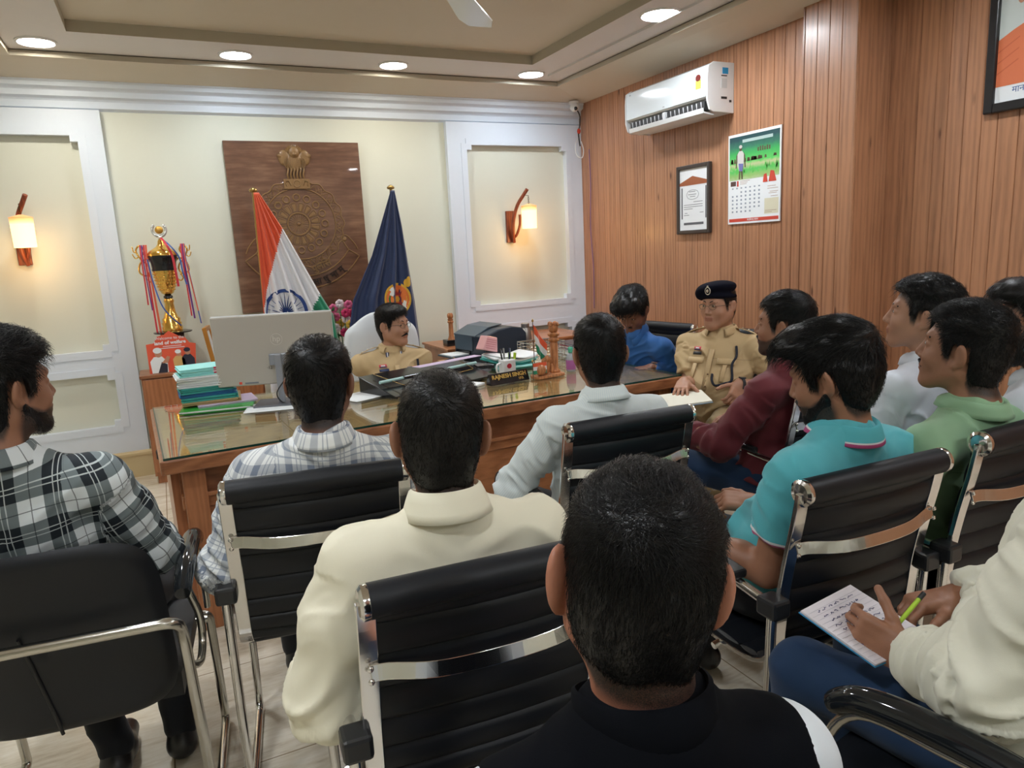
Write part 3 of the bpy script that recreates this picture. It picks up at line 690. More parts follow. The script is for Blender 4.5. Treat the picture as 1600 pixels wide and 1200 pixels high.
mb.build('seedling_print', pm('bright_green_print', rgb(96, 200, 90), .6), cal)
mb = MB()    # the farmer in the photograph
fy = 3.845
mb.prism([(fy - .03, 2.10), (fy - .028, 2.03), (fy - .012, 1.99), (fy + .014, 1.99), (fy + .03, 2.04), (fy + .03, 2.10), (fy + .014, 2.12), (fy - .014, 2.12)], 0, 3.652, 3.6535, mat=0)
mb.prism([(fy - .026, 2.035), (fy + .018, 2.04), (fy + .012, 1.99), (fy - .02, 1.985)], 0, 3.6515, 3.653, mat=1)
mb.prism([(fy - .018, 1.99), (fy - .004, 1.99), (fy - .01, 1.935), (fy - .02, 1.935)], 0, 3.652, 3.6535, mat=2); mb.prism([(fy + .002, 1.99), (fy + .014, 1.99), (fy + .016, 1.935), (fy + .006, 1.935)], 0, 3.652, 3.6535, mat=2)
for s in (-1, 1): mb.prism([(fy + s * .03, 2.11), (fy + s * .04, 2.09), (fy + s * .046, 2.01), (fy + s * .038, 2.01)], 0, 3.652, 3.6535, mat=2)
mb.add([(3.652, fy + .012 * math.cos(a), 2.135 + .016 * math.sin(a)) for a in [2 * PI * i / 16 for i in range(16)]], [tuple(range(16))], 2)
mb.add([(3.6515, fy + .015 * math.cos(a), 2.148 + .011 * math.sin(a)) for a in [2 * PI * i / 16 for i in range(16)]], [tuple(range(16))], 0)
mb.build('farmer_picture', [pm('pale_shirt_print', rgb(206, 204, 200), .6), pm('violet_cloth_print', rgb(110, 112, 170), .6), pm('brown_skin_print', rgb(96, 72, 60), .6)], cal)
mb = MB()
for r_ in range(7):
    for c_ in range(7):
        if (r_ == 0) or not ((r_ == 1 and c_ < 2) or (r_ == 6 and c_ > 4)):
            y = a1 - .045 - c_ * .041; z_ = 1.875 - r_ * .026; mb.box((3.654, y - .007, z_ - (.003 if r_ == 0 else .006)), (3.6553, y + .007, z_ + .006))
mb.build('date_grid', pm('faint_grey_print', rgb(150, 160, 172), .6), cal)
cbox('red_strip', a0 + .012, a1 - .012, 1.65, 1.672, RED)
text('strip_title', 'छत्तीसगढ़ शासन', .016, wallM(3.6535, 3.73, 1.661), PAPER, cal)
mb = MB(); mb.box((3.654, 3.89, 1.893), (3.6553, 3.94, 1.925)); mb.build('small_portrait_print', pm('dark_photo_print', rgb(90, 66, 60), .6), cal)
mb = MB(); mb.box((3.654, 3.865, 1.888), (3.6553, 3.88, 1.925)); 
mb.prism([(3.60, 1.895), (3.64, 1.895), (3.632, 1.945), (3.61, 1.95)], 0, 3.6525, 3.6545); mb.prism([(3.525, 1.895), (3.59, 1.895), (3.575, 1.965), (3.545, 1.96)], 0, 3.6525, 3.6545)
mb.build('orange_figures_print', RED, cal)
mb = MB()
for z_, ya, yb_ in ((1.92, 3.76, 3.85), (1.91, 3.78, 3.85), (1.90, 3.79, 3.85), (1.865, 3.53, 3.6), (1.85, 3.51, 3.6), (1.83, 3.51, 3.58), (1.82, 3.52, 3.59), (1.80, 3.51, 3.57), (1.71, 3.52, 3.62), (1.70, 3.56, 3.62)): mb.box((3.654, ya, z_), (3.6552, yb_, z_ + .003))
mb.build('printed_lines', pm('pale_brown_print', rgb(176, 150, 130), .6), cal)
cbox('beige_panel', a0 + .014, 3.625, 1.69, 1.79, pm('beige_print', rgb(220, 216, 190), .6), 3.6545)
cbox('picture_title_print', 3.56, 3.83, 2.172, 2.192, pm('pale_title_print', rgb(176, 200, 196), .6), 3.6535)
# framed portrait on the near wall
pf = empty('framed_portrait', (3.81, 2.05, 2.4), 0, 'black framed portrait of a white-bearded man in orange, high on the near wood wall', 'framed portrait')
py0, py1, pz0, pz1 = 1.62, 2.318, 2.085, 2.85
mb = MB(); w = .045
for a, b, c, d in ((py0, py0 + w, pz0, pz1), (py1 - w, py1, pz0, pz1), (py0 + w, py1 - w, pz0, pz0 + w), (py0 + w, py1 - w, pz1 - w, pz1)): mb.box((3.785, a, c), (3.818, b, d))
mb.build('frame', pm('black_frame', (.012, .012, .014), .3), pf, bevel=.006)
MB().box((3.805, py0 + w, pz0 + w), (3.815, py1 - w, pz1 - w)).build('print', pm('pale_print_ground', rgb(200, 208, 204), .5), pf)
MB().box((3.8035, py0 + w, pz0 + w), (3.8052, py1 - w, 2.205)).build('white_caption_strip', PAPER, pf)
text('caption', 'माननीय श्री', .040, wallM(3.803, 2.195, 2.180), pm('blue_lettering', rgb(60, 96, 150), .6), pf, align='LEFT')
text('caption', '( प्रधान', .028, wallM(3.803, 2.135, 2.148), pm('blue_lettering', rgb(60, 96, 150), .6), pf, align='LEFT')
pc = 1.975
mb = MB()
mb.prism([(2.272, 2.205), (2.265, 2.33), (2.21, 2.42), (2.12, 2.455), (2.06, 2.48), (1.92, 2.48), (1.78, 2.43), (1.68, 2.35), (1.67, 2.205)], 0, 3.802, 3.8045, mat=0)
for z_ in (2.26, 2.31, 2.36): mb.prism([(2.262, z_), (2.262, z_ + .006), (2.09, z_ + .06), (2.09, z_ + .055)], 0, 3.8015, 3.803, mat=4)
def ell2(cy, cz_, ry, rz, x, m): mb.add([(x, cy + ry * math.cos(a), cz_ + rz * math.sin(a)) for a in [2 * PI * i / 28 for i in range(28)]], [tuple(range(28))], m)
ell2(2.0, 2.62, .088, .125, 3.8018, 1); ell2(2.095, 2.60, .018, .035, 3.8017, 1); ell2(2.0, 2.70, .090, .062, 3.8014, 2); ell2(1.985, 2.665, .075, .045, 3.8012, 1)
ell2(1.985, 2.52, .070, .062, 3.8012, 2); ell2(1.985, 2.56, .035, .012, 3.801, 2); ell2(1.985, 2.545, .022, .006, 3.8008, 3)
for s in (-1, 1): ell2(1.985 + s * .035, 2.625, .012, .006, 3.8008, 3)
mb.v = [(x, min(y + .085, 2.272) if y > 1.7 else y, z) for x, y, z in mb.v]
mb.build('printed_man', [pm('orange_garment_print', rgb(214, 116, 76), .5), pm('face_print', rgb(196, 140, 112), .5), pm('white_hair_print', rgb(214, 214, 214), .5), pm('dark_feature_print', rgb(70, 50, 44), .5), pm('orange_fold_print', rgb(196, 96, 60), .5)], pf)
# ceiling fan
fn = empty('ceiling_fan', (1.36, 3.10, 2.70), 0, 'white ceiling fan, one broad blade seen at the top edge', 'ceiling fan')
fx, fy, fz = 1.12, 2.74, 2.555
MB().lathe([(.03, .325), (.06, .30), (.055, .26), (.012, .25), (.012, .10), (.05, .09)], (fx, fy, fz), 24).build('down_rod', M_WHITEP, fn, smooth=40)
MB().lathe([(.02, .10), (.09, .085), (.105, .05), (.10, .02), (.085, .0), (.05, -.012), (.02, -.015)], (fx, fy, fz), 32).build('motor_housing', M_WHITEP, fn, smooth=60)
for k in range(3):
    a = math.radians(54 + 120 * k); Mx = Matrix.Translation((fx, fy, fz + .01)) @ Matrix.Rotation(a, 4, 'Z') @ Matrix.Rotation(math.radians(9), 4, 'X')
    b = MB().prism([(.08, -.03), (.14, -.055), (.50, -.078), (.60, -.055), (.60, .055), (.50, .078), (.14, .055), (.08, .03)], 2, -.004, .004, Mx).build('blade', pm('glossy_white_blade', (.8, .82, .83), .12), fn, bevel=.002)
# ================================================================= on the left cabinet
tr = empty('trophy', (.03, 5.74, .80), 0, 'tall gold and black trophy cup with ribbons on the left cabinet', 'trophy')
tx, ty = .03, 5.74
MB().box((tx - .07, ty - .07, .80), (tx + .07, ty + .07, 1.07)).build('wooden_plinth', pm('dark_plinth', rgb(70, 44, 30), .4), tr, bevel=.006)
MB().lathe([(.128, 1.07), (.130, 1.078), (.10, 1.084)], (tx, ty, 0), 36).build('black_disc', pm('black_gloss', (.012, .012, .014), .15), tr, smooth=40)
MB().lathe([(.068, 1.084), (.070, 1.11), (.064, 1.118), (.068, 1.14), (.060, 1.148), (.062, 1.17), (.05, 1.18), (.036, 1.22), (.03, 1.28), (.036, 1.30), (.028, 1.315)], (tx, ty, 0), 32).build('gold_foot', M_GOLD, tr, smooth=60)
MB().lathe([(.022, 1.315), (.032, 1.322), (.030, 1.335), (.020, 1.342)], (tx, ty, 0), 24).build('collar_ring', pm('black_gloss', (.012, .012, .014), .15), tr, smooth=60)
cup = MB().lathe([(.02, 1.342), (.04, 1.355), (.055, 1.39), (.068, 1.44), (.076, 1.49), (.080, 1.515)], (tx, ty, 0), 36).build('gold_cup', M_GOLD, tr, smooth=60)
mb = MB()
for r_ in range(6):
    for k in range(22):
        a = 2 * PI * (k + .5 * (r_ % 2)) / 22; z_ = 1.38 + r_ * .023; R_ = np.interp(z_, [1.355, 1.39, 1.44, 1.49, 1.515], [.04, .055, .068, .076, .080]); mb.sph((tx + R_ * math.cos(a), ty + R_ * math.sin(a), z_), .006, 6, 4)
mb.build('studs', M_GOLD, cup, smooth=180)
MB().lathe([(.080, 1.515), (.083, 1.52), (.080, 1.535), (.084, 1.57), (.094, 1.60), (.100, 1.615), (.098, 1.622)], (tx, ty, 0), 36).build('black_band', pm('black_gloss', (.012, .012, .014), .15), tr, smooth=50)
MB().lathe([(.100, 1.622), (.100, 1.634), (.085, 1.655), (.055, 1.672), (.036, 1.684), (.024, 1.70), (.02, 1.722), (.010, 1.74)], (tx, ty, 0), 36).build('gold_lid', M_GOLD, tr, smooth=60)
mb = MB(); mb.lathe([(.014, 1.735), (.018, 1.75), (.010, 1.765)], (tx, ty, 0), 16, mat=1)
mb.lathe([(.027, 0), (.027, .008), (.001, .010)], (0, 0, 0), 24, Matrix.Translation((tx, ty - .004, 1.80)) @ Matrix.Rotation(PI / 2, 4, 'X'), mat=0)
for k in range(11):
    for s in (-1, 1):
        a = -PI / 2 + s * (.25 + k * .20); c_, s_ = math.cos(a), math.sin(a)
        mb.sph((tx + .044 * c_, ty - .004, 1.80 + .044 * s_), (.009, .004, .012), 8, 5, mat=1)
mb.build('wreath_medal', [pm('gold_disc', rgb(206, 160, 74), .4, .6), pm('silver_leaf', (.8, .82, .82), .25, 1)], tr, smooth=180)
for s in (-1, 1):
    mb = MB()
    mb.tube(spline([(tx + s * .085, ty, 1.585), (tx + s * .11, ty, 1.60), (tx + s * .15, ty, 1.57), (tx + s * .16, ty, 1.51), (tx + s * .12, ty, 1.485), (tx + s * .095, ty, 1.52), (tx + s * .105, ty, 1.56), (tx + s * .14, ty, 1.60), (tx + s * .165, ty, 1.66), (tx + s * .14, ty, 1.695), (tx + s * .115, ty, 1.66), (tx + s * .135, ty, 1.62)], 6), .006, 8)
    mb.tube(spline([(tx + s * .15, ty, 1.62), (tx + s * .175, ty, 1.61), (tx + s * .19, ty, 1.64)], 5), .004, 6); mb.tube(spline([(tx + s * .16, ty, 1.65), (tx + s * .18, ty, 1.655), (tx + s * .185, ty, 1.69)], 5), .004, 6)
    mb.tube(spline([(tx + s * .08, ty, 1.45), (tx + s * .10, ty, 1.44), (tx + s * .115, ty, 1.46), (tx + s * .10, ty, 1.49)], 5), .005, 6)
    mb.build('scrolled_handle', M_GOLD, tr, smooth=180)
def ribbon(pts, w, m, n='ribbon'): MB().tube(spline(pts, 6), .01, flat=(w, .0012), up=(1, -.2, 0)).build(n, m, tr, smooth=60)
RR = pm('red_ribbon', rgb(206, 52, 66), .5); RBl = pm('blue_ribbon', rgb(52, 92, 170), .5); RP = pm('purple_ribbon', rgb(110, 50, 130), .5); RO = pm('orange_ribbon', rgb(226, 104, 70), .5)
yr = ty - .10
ribbon([(tx + .005, ty - .03, 1.745), (tx + .03, yr, 1.70), (tx + .06, yr - .01, 1.62), (tx + .07, yr - .01, 1.50), (tx + .075, yr, 1.40)], .016, RR)
ribbon([(tx + .008, ty - .02, 1.74), (tx + .06, yr, 1.68), (tx + .105, yr, 1.60), (tx + .115, yr, 1.50), (tx + .13, yr, 1.41)], .010, RBl)
for x_, w_, m_, z_, dx in ((-.135, .010, RR, 1.28, .0), (-.125, .008, RP, 1.24, .012), (-.112, .012, RR, 1.08, .01), (-.098, .014, RO, 1.05, .02), (.128, .010, RR, 1.18, .01), (.136, .012, RP, 1.16, .02), (.150, .008, RBl, 1.12, .045), (.146, .008, RO, 1.12, .05)):
    ribbon([(tx + x_, ty - .01, 1.70), (tx + x_ - .002, ty - .02, 1.60), (tx + x_ + dx * .4, ty - .02, 1.40), (tx + x_ + dx, ty - .02, z_)], w_, m_)
ribbon([(tx - .12, ty - .01, 1.69), (tx - .10, ty - .02, 1.60), (tx - .085, ty - .04, 1.45), (tx - .05, ty - .08, 1.28), (tx + .0, ty - .09, 1.19), (tx + .06, ty - .08, 1.12)], .009, RBl)
# orange event card
oc = empty('orange_card', (0, 5.62, .80), 0, 'orange die-cut card with a saluting man in white, standing on the left cabinet', 'card')
ORG = pm('orange_card_print', rgb(230, 92, 62), .5)
MB().prism([(-.155, .802), (.145, .802), (.165, .99), (.125, 1.0), (.10, 1.04), (.06, 1.055), (.03, 1.075), (.0, 1.095), (-.035, 1.07), (-.08, 1.06), (-.105, 1.015), (-.155, 1.01)], 1, 5.60, 5.606).build('board', ORG, oc)
MB().box((-.02, 5.606, .802), (.02, 5.655, .806)).box((-.02, 5.606, .802), (.02, 5.61, 1.0)).build('easel_foot', ORG, oc)
text('title', 'Welcome to the', .028, frame_M((.0, 5.5985, 1.045), (1, 0, 0), (0, 0, 1)), PAPER, oc, .0004)
text('title', 'land of welfare', .034, frame_M((.0, 5.5985, 1.012), (1, 0, 0), (0, 0, 1)), PAPER, oc, .0004, bold=.001)
mb = MB()
for z_, a, b in ((.985, -.05, .07), (.972, -.07, .09)): mb.box((a, 5.5985, z_), (b, 5.60, z_ + .004))
mb.build('small_print', PAPER, oc)
mb = MB()
def fig(x, z, s, col_h, col_b, col_f):
    mb.prism([(x - .05 * s, z), (x - .055 * s, z + .08 * s), (x - .03 * s, z + .11 * s), (x + .02 * s, z + .11 * s), (x + .05 * s, z + .07 * s), (x + .05 * s, z)], 1, 5.5965, 5.599, mat=col_b)
    mb.add([(x + .024 * s * math.cos(a), 5.596, z + .135 * s + .03 * s * math.sin(a)) for a in [2 * PI * i / 16 for i in range(16)]], [tuple(range(16))], col_f)
    mb.add([(x - .004 * s + .027 * s * math.cos(a), 5.5955, z + .152 * s + .02 * s * math.sin(a)) for a in [2 * PI * i / 16 for i in range(16)]], [tuple(range(16))], col_h)
fig(-.085, .803, 1.05, 0, 0, 1); fig(.045, .83, .75, 0, 3, 1); fig(.105, .83, .8, 2, 2, 1)
mb.prism([(-.10, .803), (-.04, .803), (-.035, .86), (-.07, .88)], 1, 5.595, 5.597, mat=2)
mb.prism([(-.07, .87), (-.03, .87), (-.012, .91), (-.03, .92)], 1, 5.5945, 5.596, mat=1)
mb.build('printed_figures', [PAPER, pm('face_print', rgb(196, 140, 112), .5), pm('dark_navy_print', rgb(44, 44, 60), .5), pm('yellow_cloth_print', rgb(216, 176, 110), .5)], oc)
# photo frame, edge-on
pf2 = empty('photo_frame', (.285, 5.62, .80), 0, 'gilded photo frame turned edge-on behind the file stack on the left cabinet', 'photo frame')
Mf = Matrix.Translation((.29, 5.66, .80)) @ Matrix.Rotation(math.radians(80), 4, 'Z') @ Matrix.Rotation(math.radians(-8), 4, 'X')
mb = MB()
for a, b, c, d in ((-.12, -.09, 0, .30), (.09, .12, 0, .30), (-.09, .09, 0, .03), (-.09, .09, .27, .30)): mb.box((a, -.014, c), (b, .014, d), Mf)
mb.build('frame', pm('gilded_frame', rgb(196, 134, 60), .35, .5), pf2, bevel=.004)
MB().box((-.09, -.004, .03), (.09, .006, .27), Mf).build('picture', PAPER, pf2)
# flowers between the flags
ft = empty('flower_vase', (1.23, 5.63, 0), 0, 'pink and white artificial flowers between the two flags', 'flowers')
MB().lathe([(.09, 0), (.10, .02), (.06, .10), (.11, .45), (.13, .70), (.10, .80), (.105, .83)], (1.23, 5.63, 0), 28).build('tall_vase', pm('white_vase', rgb(216, 212, 206), .3), ft, smooth=60)
rr = random.Random(9); FM = [pm('pink_petals', rgb(214, 96, 140), .6), pm('magenta_petals', rgb(206, 44, 100), .6), pm('white_petals', rgb(230, 214, 220), .6), pm('yellow_petals', rgb(220, 180, 70), .6)]
LF = pm('flower_leaves', rgb(46, 96, 50), .6)
spots = [(1.14, 1.17, 0), (1.19, 1.20, 2), (1.25, 1.19, 0), (1.16, 1.10, 0), (1.22, 1.13, 1), (1.27, 1.12, 1), (1.19, 1.05, 3), (1.25, 1.04, 3), (1.21, .98, 1), (1.15, 1.02, 2), (1.28, 1.06, 0), (1.23, 1.08, 2)]
for x_, z_, k_ in spots:
    x_ *= 1.028; z_ = 1.55 + (z_ - 1.55) * 1.028
    mb = MB(); y_ = 5.60 + rr.uniform(-.03, .05); c0 = Vector((x_, y_, z_))
    for ring_, (r_, n_, t_) in enumerate(((.030, 7, .2), (.018, 5, .8))):
        for i in range(n_):
            a = 2 * PI * i / n_ + ring_; d = Vector((math.cos(a) * math.cos(t_), -.5, math.sin(a) * math.cos(t_))).normalized()
            mb.sph(tuple(c0 + d * r_ * .7), (r_ * .6, r_ * .35, r_ * .6), 8, 6, mat=0)
    mb.tube([tuple(c0), (1.23 + (x_ - 1.23) * .5, 5.63, .83)], .003, 5, mat=1)
    mb.build('blossom', [FM[k_], LF], ft, smooth=180)
mb = MB()
for i in range(40):
    a = rr.uniform(0, 2 * PI); c0 = (1.20 + rr.uniform(-.08, .1), 5.63 + rr.uniform(-.05, .05), rr.uniform(.9, 1.16)); mb.sph(c0, (.018, .004, .010), 6, 4, Matrix.Translation(c0) @ Matrix.Rotation(a, 4, 'Y') @ Matrix.Translation([-q for q in c0]))
mb.build('leaves', LF, ft, smooth=180)
# ================================================================= on and behind the desk
def dM(x, y, z, rz=0): return Matrix.Translation((x, y, z)) @ Matrix.Rotation(math.radians(rz), 4, 'Z')
mo = empty('computer_monitor', (.47, 3.93, DZ), 0, 'large grey desktop monitor seen from behind on the left of the desk', 'monitor')
Mm = dM(.50, 3.97, 0, -17)
GREYM = pm('warm_grey_plastic', rgb(176, 170, 160), .5); SILV = pm('silver_grey_plastic', rgb(150, 154, 162), .35, .3)
MB().box((-.31, -.012, .895), (.31, .012, 1.268), Mm).build('back_shell', GREYM, mo, bevel=.006)
MB().box((-.312, .010, .892), (.312, .020, 1.272), Mm).build('screen_bezel', pm('pale_bezel', rgb(206, 210, 212), .4), mo, bevel=.003)
hpm = MB(); hpm.tube([Mm @ Vector((.015 + .03 * math.cos(a), -.0125, 1.135 + .03 * math.sin(a))) for a in [2 * PI * i / 32 for i in range(32)]], .0012, 5, closed=True); hpm.build('round_mark', pm('pale_mark', rgb(206, 202, 194), .3), mo)
text('letters_mark', 'hp', .042, Mm @ frame_M((.015, -.013, 1.137), (1, 0, 0), (0, 0, 1)), pm('pale_mark', rgb(206, 202, 194), .3), mo, .0006)
text('rear_label', '·12', .022, Mm @ frame_M((-.035, -.013, .985), (1, 0, 0), (0, 0, 1)), INKB, mo)
MB().box((-.20, -.0135, .905), (-.185, -.012, .918), Mm).build('sticker', RED, mo); MB().box((-.17, -.0135, .905), (-.10, -.012, .914), Mm).build('sticker', INKG, mo)
MB().box((.0, -.055, .80), (.035, -.03, 1.06), Mm).build('stand_post', SILV, mo, bevel=.004)
MB().box((-.03, -.035, 1.0), (.065, -.012, 1.06), Mm).build('stand_bracket', SILV, mo, bevel=.004)
MB().box((-.12, -.13, DZ), (.155, .07, DZ + .012), Mm).build('stand_base', pm('dark_silver', rgb(96, 98, 104), .35, .3), mo, bevel=.004)
MB().tube(spline([Mm @ Vector(p) for p in ((.07, -.02, .97), (.05, -.06, .93), (.0, -.08, .86), (.02, -.09, .81), (.08, -.12, DZ + .006), (.16, -.11, DZ + .006))], 6), .0035, 6).build('power_cable', M_BLACKPL, mo, smooth=180)
# white sheets and folders under the monitor
def sheet(name, c, sx, sy, rz, mat, label, cat='paper', th=.002, z=DZ, group=None, bend=0):
    M_ = dM(c[0], c[1], z, rz)
    def fnn(a, b):
        x = (a - .5) * sx; y = (b - .5) * sy; return M_ @ Vector((x, y, th * .5 + bend * (math.sin(a * 5 + c[0] * 9) * .5 + .5) * a))
    o = MB().grid(fnn, 14, 8).build(name, mat, None, smooth=180, loc=(c[0], c[1], z), solid=th); return tag(o, label, cat, group)
MINT = pm('mint_card', rgb(160, 232, 230), .55); TEAL = pm('teal_card', rgb(56, 160, 152), .5); BLU = pm('blue_card', rgb(20, 98, 150), .45); GRNF = pm('bright_green_plastic', rgb(44, 160, 62), .25); PUR = pm('lilac_paper', rgb(206, 186, 214), .6); BRN = pm('buff_card', rgb(176, 150, 104), .6)
sheet('paper_sheet', (.46, 3.86), .30, .22, -14, PAPER, 'white sheet with dark edge under the monitor stand', z=DZ + .001)
z_ = DZ
fstack = [('green_folder', .36, .26, .016, GRNF, -10, 'glossy bright green plastic folder at the bottom of the left desk stack', 'folder', (.195, 4.07)),
          ('document_folder', .30, .22, .010, PUR, 3, 'lilac document folder just above the bright green one', 'folder', (.235, 4.12)),
          ('file_folder', .29, .23, .018, BRN, -4, 'buff file folder below the teal files in the desk stack', 'folder', (.17, 4.15)),
          ('file_folder', .28, .24, .022, TEAL, -2, 'teal file folder with ragged paper edges in the desk stack', 'folder', (.16, 4.16)),
          ('file_folder', .28, .24, .020, BLU, 1, 'dark blue file folder in the middle of the desk stack', 'folder', (.15, 4.17)),
          ('file_folder', .27, .24, .030, TEAL, 4, 'thick teal file folder above the dark blue one', 'folder', (.145, 4.17)),
          ('paper_bundle', .27, .24, .040, PAPER, -3, 'loose bundle of white papers near the top of the desk stack', 'papers', (.15, 4.17)),
          ('paper_bundle', .28, .23, .018, PAPER, 3, 'thin white papers just under the mint file on the desk stack', 'papers', (.14, 4.16)),
          ('file_box', .28, .22, .040, MINT, 5, 'mint green file with red and white label topmost on the desk stack', 'file', (.155, 4.16))]
for n_, sx, sy, th, m_, rz, lab, cat, c in fstack:
    M_ = dM(c[0], c[1], z_, rz); e = empty(n_, (c[0], c[1], z_), 0, lab, cat)
    MB().box((-sx / 2, -sy / 2, .0), (sx / 2, sy / 2, .003), M_).box((-sx / 2, -sy / 2, th - .003), (sx / 2, sy / 2, th), M_).build('cover', m_, e)
    mb = MB(); rr = random.Random(int(th * 1e4) + rz); k = max(2, int(th / .004))
    for i in range(k):
        j = rr.uniform(-.012, .008); mb.box((-sx / 2 + .006 + j, -sy / 2 + .004 + j * .6, .003 + i * (th - .006) / k), (sx / 2 - .008 + j, sy / 2 - .01, .003 + (i + .8) * (th - .006) / k), M_)
    mb.build('sheets', PAPER if m_ in (PAPER, PUR, GRNF) else m_, e)
    if m_ is MINT:
        MB().box((.025, -sy / 2 - .001, .004), (.08, -sy / 2 + .002, th + .0005), M_).build('red_label', pm('crimson_label', rgb(196, 56, 80), .5), e)
        MB().box((.049, -sy / 2 - .002, .003), (.054, -sy / 2 + .001, th + .001), M_).box((.02, -sy / 2 - .002, .016), (.085, -sy / 2 + .001, .020), M_).build('label_cross', PAPER, e)
    z_ += th + .0008
# items in front of the seated officer
sheet('paper_sheet', (.94, 3.84), .30, .22, 24, PAPER, 'white paper on the desk left of the black tray', z=DZ + .001)
ty_ = empty('document_tray', (1.30, 3.93, DZ), 0, 'black sloping document tray with brass wire before the seated officer', 'tray')
Mt = dM(1.33, 3.90, DZ, 20)
BG = pm('black_gloss', (.012, .012, .014), .15)
mb = MB(); mb.prism([(-.17, .006), (.17, .085), (.17, .092), (-.17, .013)], 0, -.37, .37, Mt); mb.build('sloping_board', BG, ty_, bevel=.002)
for xa in (-.365, .355): MB().prism([(-.17, .0), (.17, .0), (.17, .085), (-.17, .006)], 0, xa, xa + .010, Mt).build('side_panel', BG, ty_)
MB().tube([Mt @ Vector(p) for p in ((-.36, -.02, .075), (.36, -.02, .078))], .009, 10).build('pale_tube', pm('pale_aqua_tube', rgb(170, 206, 204), .3), ty_, smooth=60)
MB().tube([Mt @ Vector(p) for p in ((-.20, -.02, .076), (-.10, -.02, .0765))], .0125, 10).build('black_clip', BG, ty_, smooth=60)
MB().tube([Mt @ Vector(p) for p in fillet([(-.30, .12, .10), (-.27, -.12, .055), (.25, -.12, .065), (.30, .12, .11)], .02)], .0022, 6).build('brass_wire', BRASS, ty_, smooth=60)
sheet('paper_sheet', (1.50, 4.02), .50, .07, 20, PUR, 'strip of lilac papers along the back edge of the black tray', z=DZ + .105)
# paper piles right of the tray
for i, (x_, y_, sx, sy, rz, m_, lab) in enumerate(((1.50, 3.70, .14, .12, 30, PAPER, 'white papers on the desk between tray and pen mug'), (1.70, 4.02, .12, .10, 20, pm('grey_print', rgb(120, 124, 130), .6), 'grey notebook lying behind the pen mug'), (1.74, 4.03, .11, .09, -6, BG, 'black diary lying behind the pen mug'))):
    o = MB().box((-sx/2, -sy/2, 0), (sx/2, sy/2, .012 + .006 * i), dM(x_, y_, DZ + .0005 + i * .016, rz)).build('notebook' if i else 'paper_pile', m_, None, loc=(x_, y_, DZ), bevel=.002); tag(o, lab, 'notebook' if i else 'papers')
rr = random.Random(12); z_ = DZ + .0006
for i in range(6):
    c = (1.97 + rr.uniform(-.01, .01), 4.14 + rr.uniform(-.02, .02)); m_ = [TEAL, MINT, TEAL, MINT, PAPER, PAPER][i]; th = .013 if i < 5 else .006
    labs = ['lowest teal file in the pile behind the name plate', 'mint file second from the bottom behind the name plate', 'teal file in the middle of the pile behind the name plate', 'mint file under the white sheets behind the name plate', 'thick white papers near the top of the pile behind the name plate', 'top white sheets on the pile behind the name plate']
    M_ = dM(c[0], c[1], z_, rr.uniform(-8, 8))
    def fnn(a, b, M_=M_, i=i): return M_ @ Vector(((a - .5) * .28, (b - .5) * .26, .006 + .010 * math.sin(a * 6 + 1) * (i > 1) + .010 * (i > 1)))
    o = MB().grid(fnn, 20, 6).build('file_folder' if i < 4 else 'paper_bundle', m_, None, smooth=180, loc=(c[0], c[1], z_), solid=th * .8); tag(o, labs[i], 'file' if i < 4 else 'papers'); z_ += th
# name plate
npl = empty('name_plate', (1.72, 3.65, DZ), 0, 'black desk name plate with gold capital letters', 'name plate')
Mn = dM(1.725, 3.655, DZ, 9)
MB().prism([(-.025, 0), (.03, 0), (.006, .062), (.0, .062)], 0, -.135, .135, Mn).build('wedge', BG, npl, bevel=.0015)
ny = (-.025, .0, .0); ndir = Vector((0, .025, .062)).normalized()
MT = Mn @ frame_M((0, -.0165 + .0052, .042), (1, 0, 0), tuple(ndir)); GLET = pm('gold_lettering', rgb(206, 170, 90), .35, .3)
text('lettering', 'RAJNESH SINGH', .033, MT, GLET, npl, .0012, bold=.0008); MT2 = Mn @ frame_M((.080, -.0235 + .0045, .018), (1, 0, 0), tuple(ndir)); text('lettering', 'I.P.S.', .019, MT2, GLET, npl, .0012, bold=.0006)
# pen mug
mg = empty('pen_mug', (1.80, 3.83, DZ), 0, 'white box-shaped pen mug with a red round mark, holding pens', 'mug')
MB().box((1.765, 3.80, DZ), (1.85, 3.87, DZ + .105)).build('mug_body', M_WHITEP, mg, bevel=.006)
MB().tube(spline([(1.765, 3.83, DZ + .085), (1.735, 3.82, DZ + .08), (1.728, 3.815, DZ + .05), (1.74, 3.82, DZ + .025), (1.765, 3.83, DZ + .02)], 6), .006, 8).build('mug_handle', M_WHITEP, mg, smooth=180)
MB().lathe([(.015, 0), (.015, .0015)], (0, 0, 0), 24, Matrix.Translation((1.805, 3.7995, DZ + .068)) @ Matrix.Rotation(PI / 2, 4, 'X')).build('red_round_mark', pm('deep_red_print', rgb(190, 40, 60), .5), mg)
MB().box((1.778, 3.7985, DZ + .008), (1.835, 3.80, DZ + .032)).build('blue_mark', pm('blue_violet_print', rgb(80, 84, 170), .5), mg)
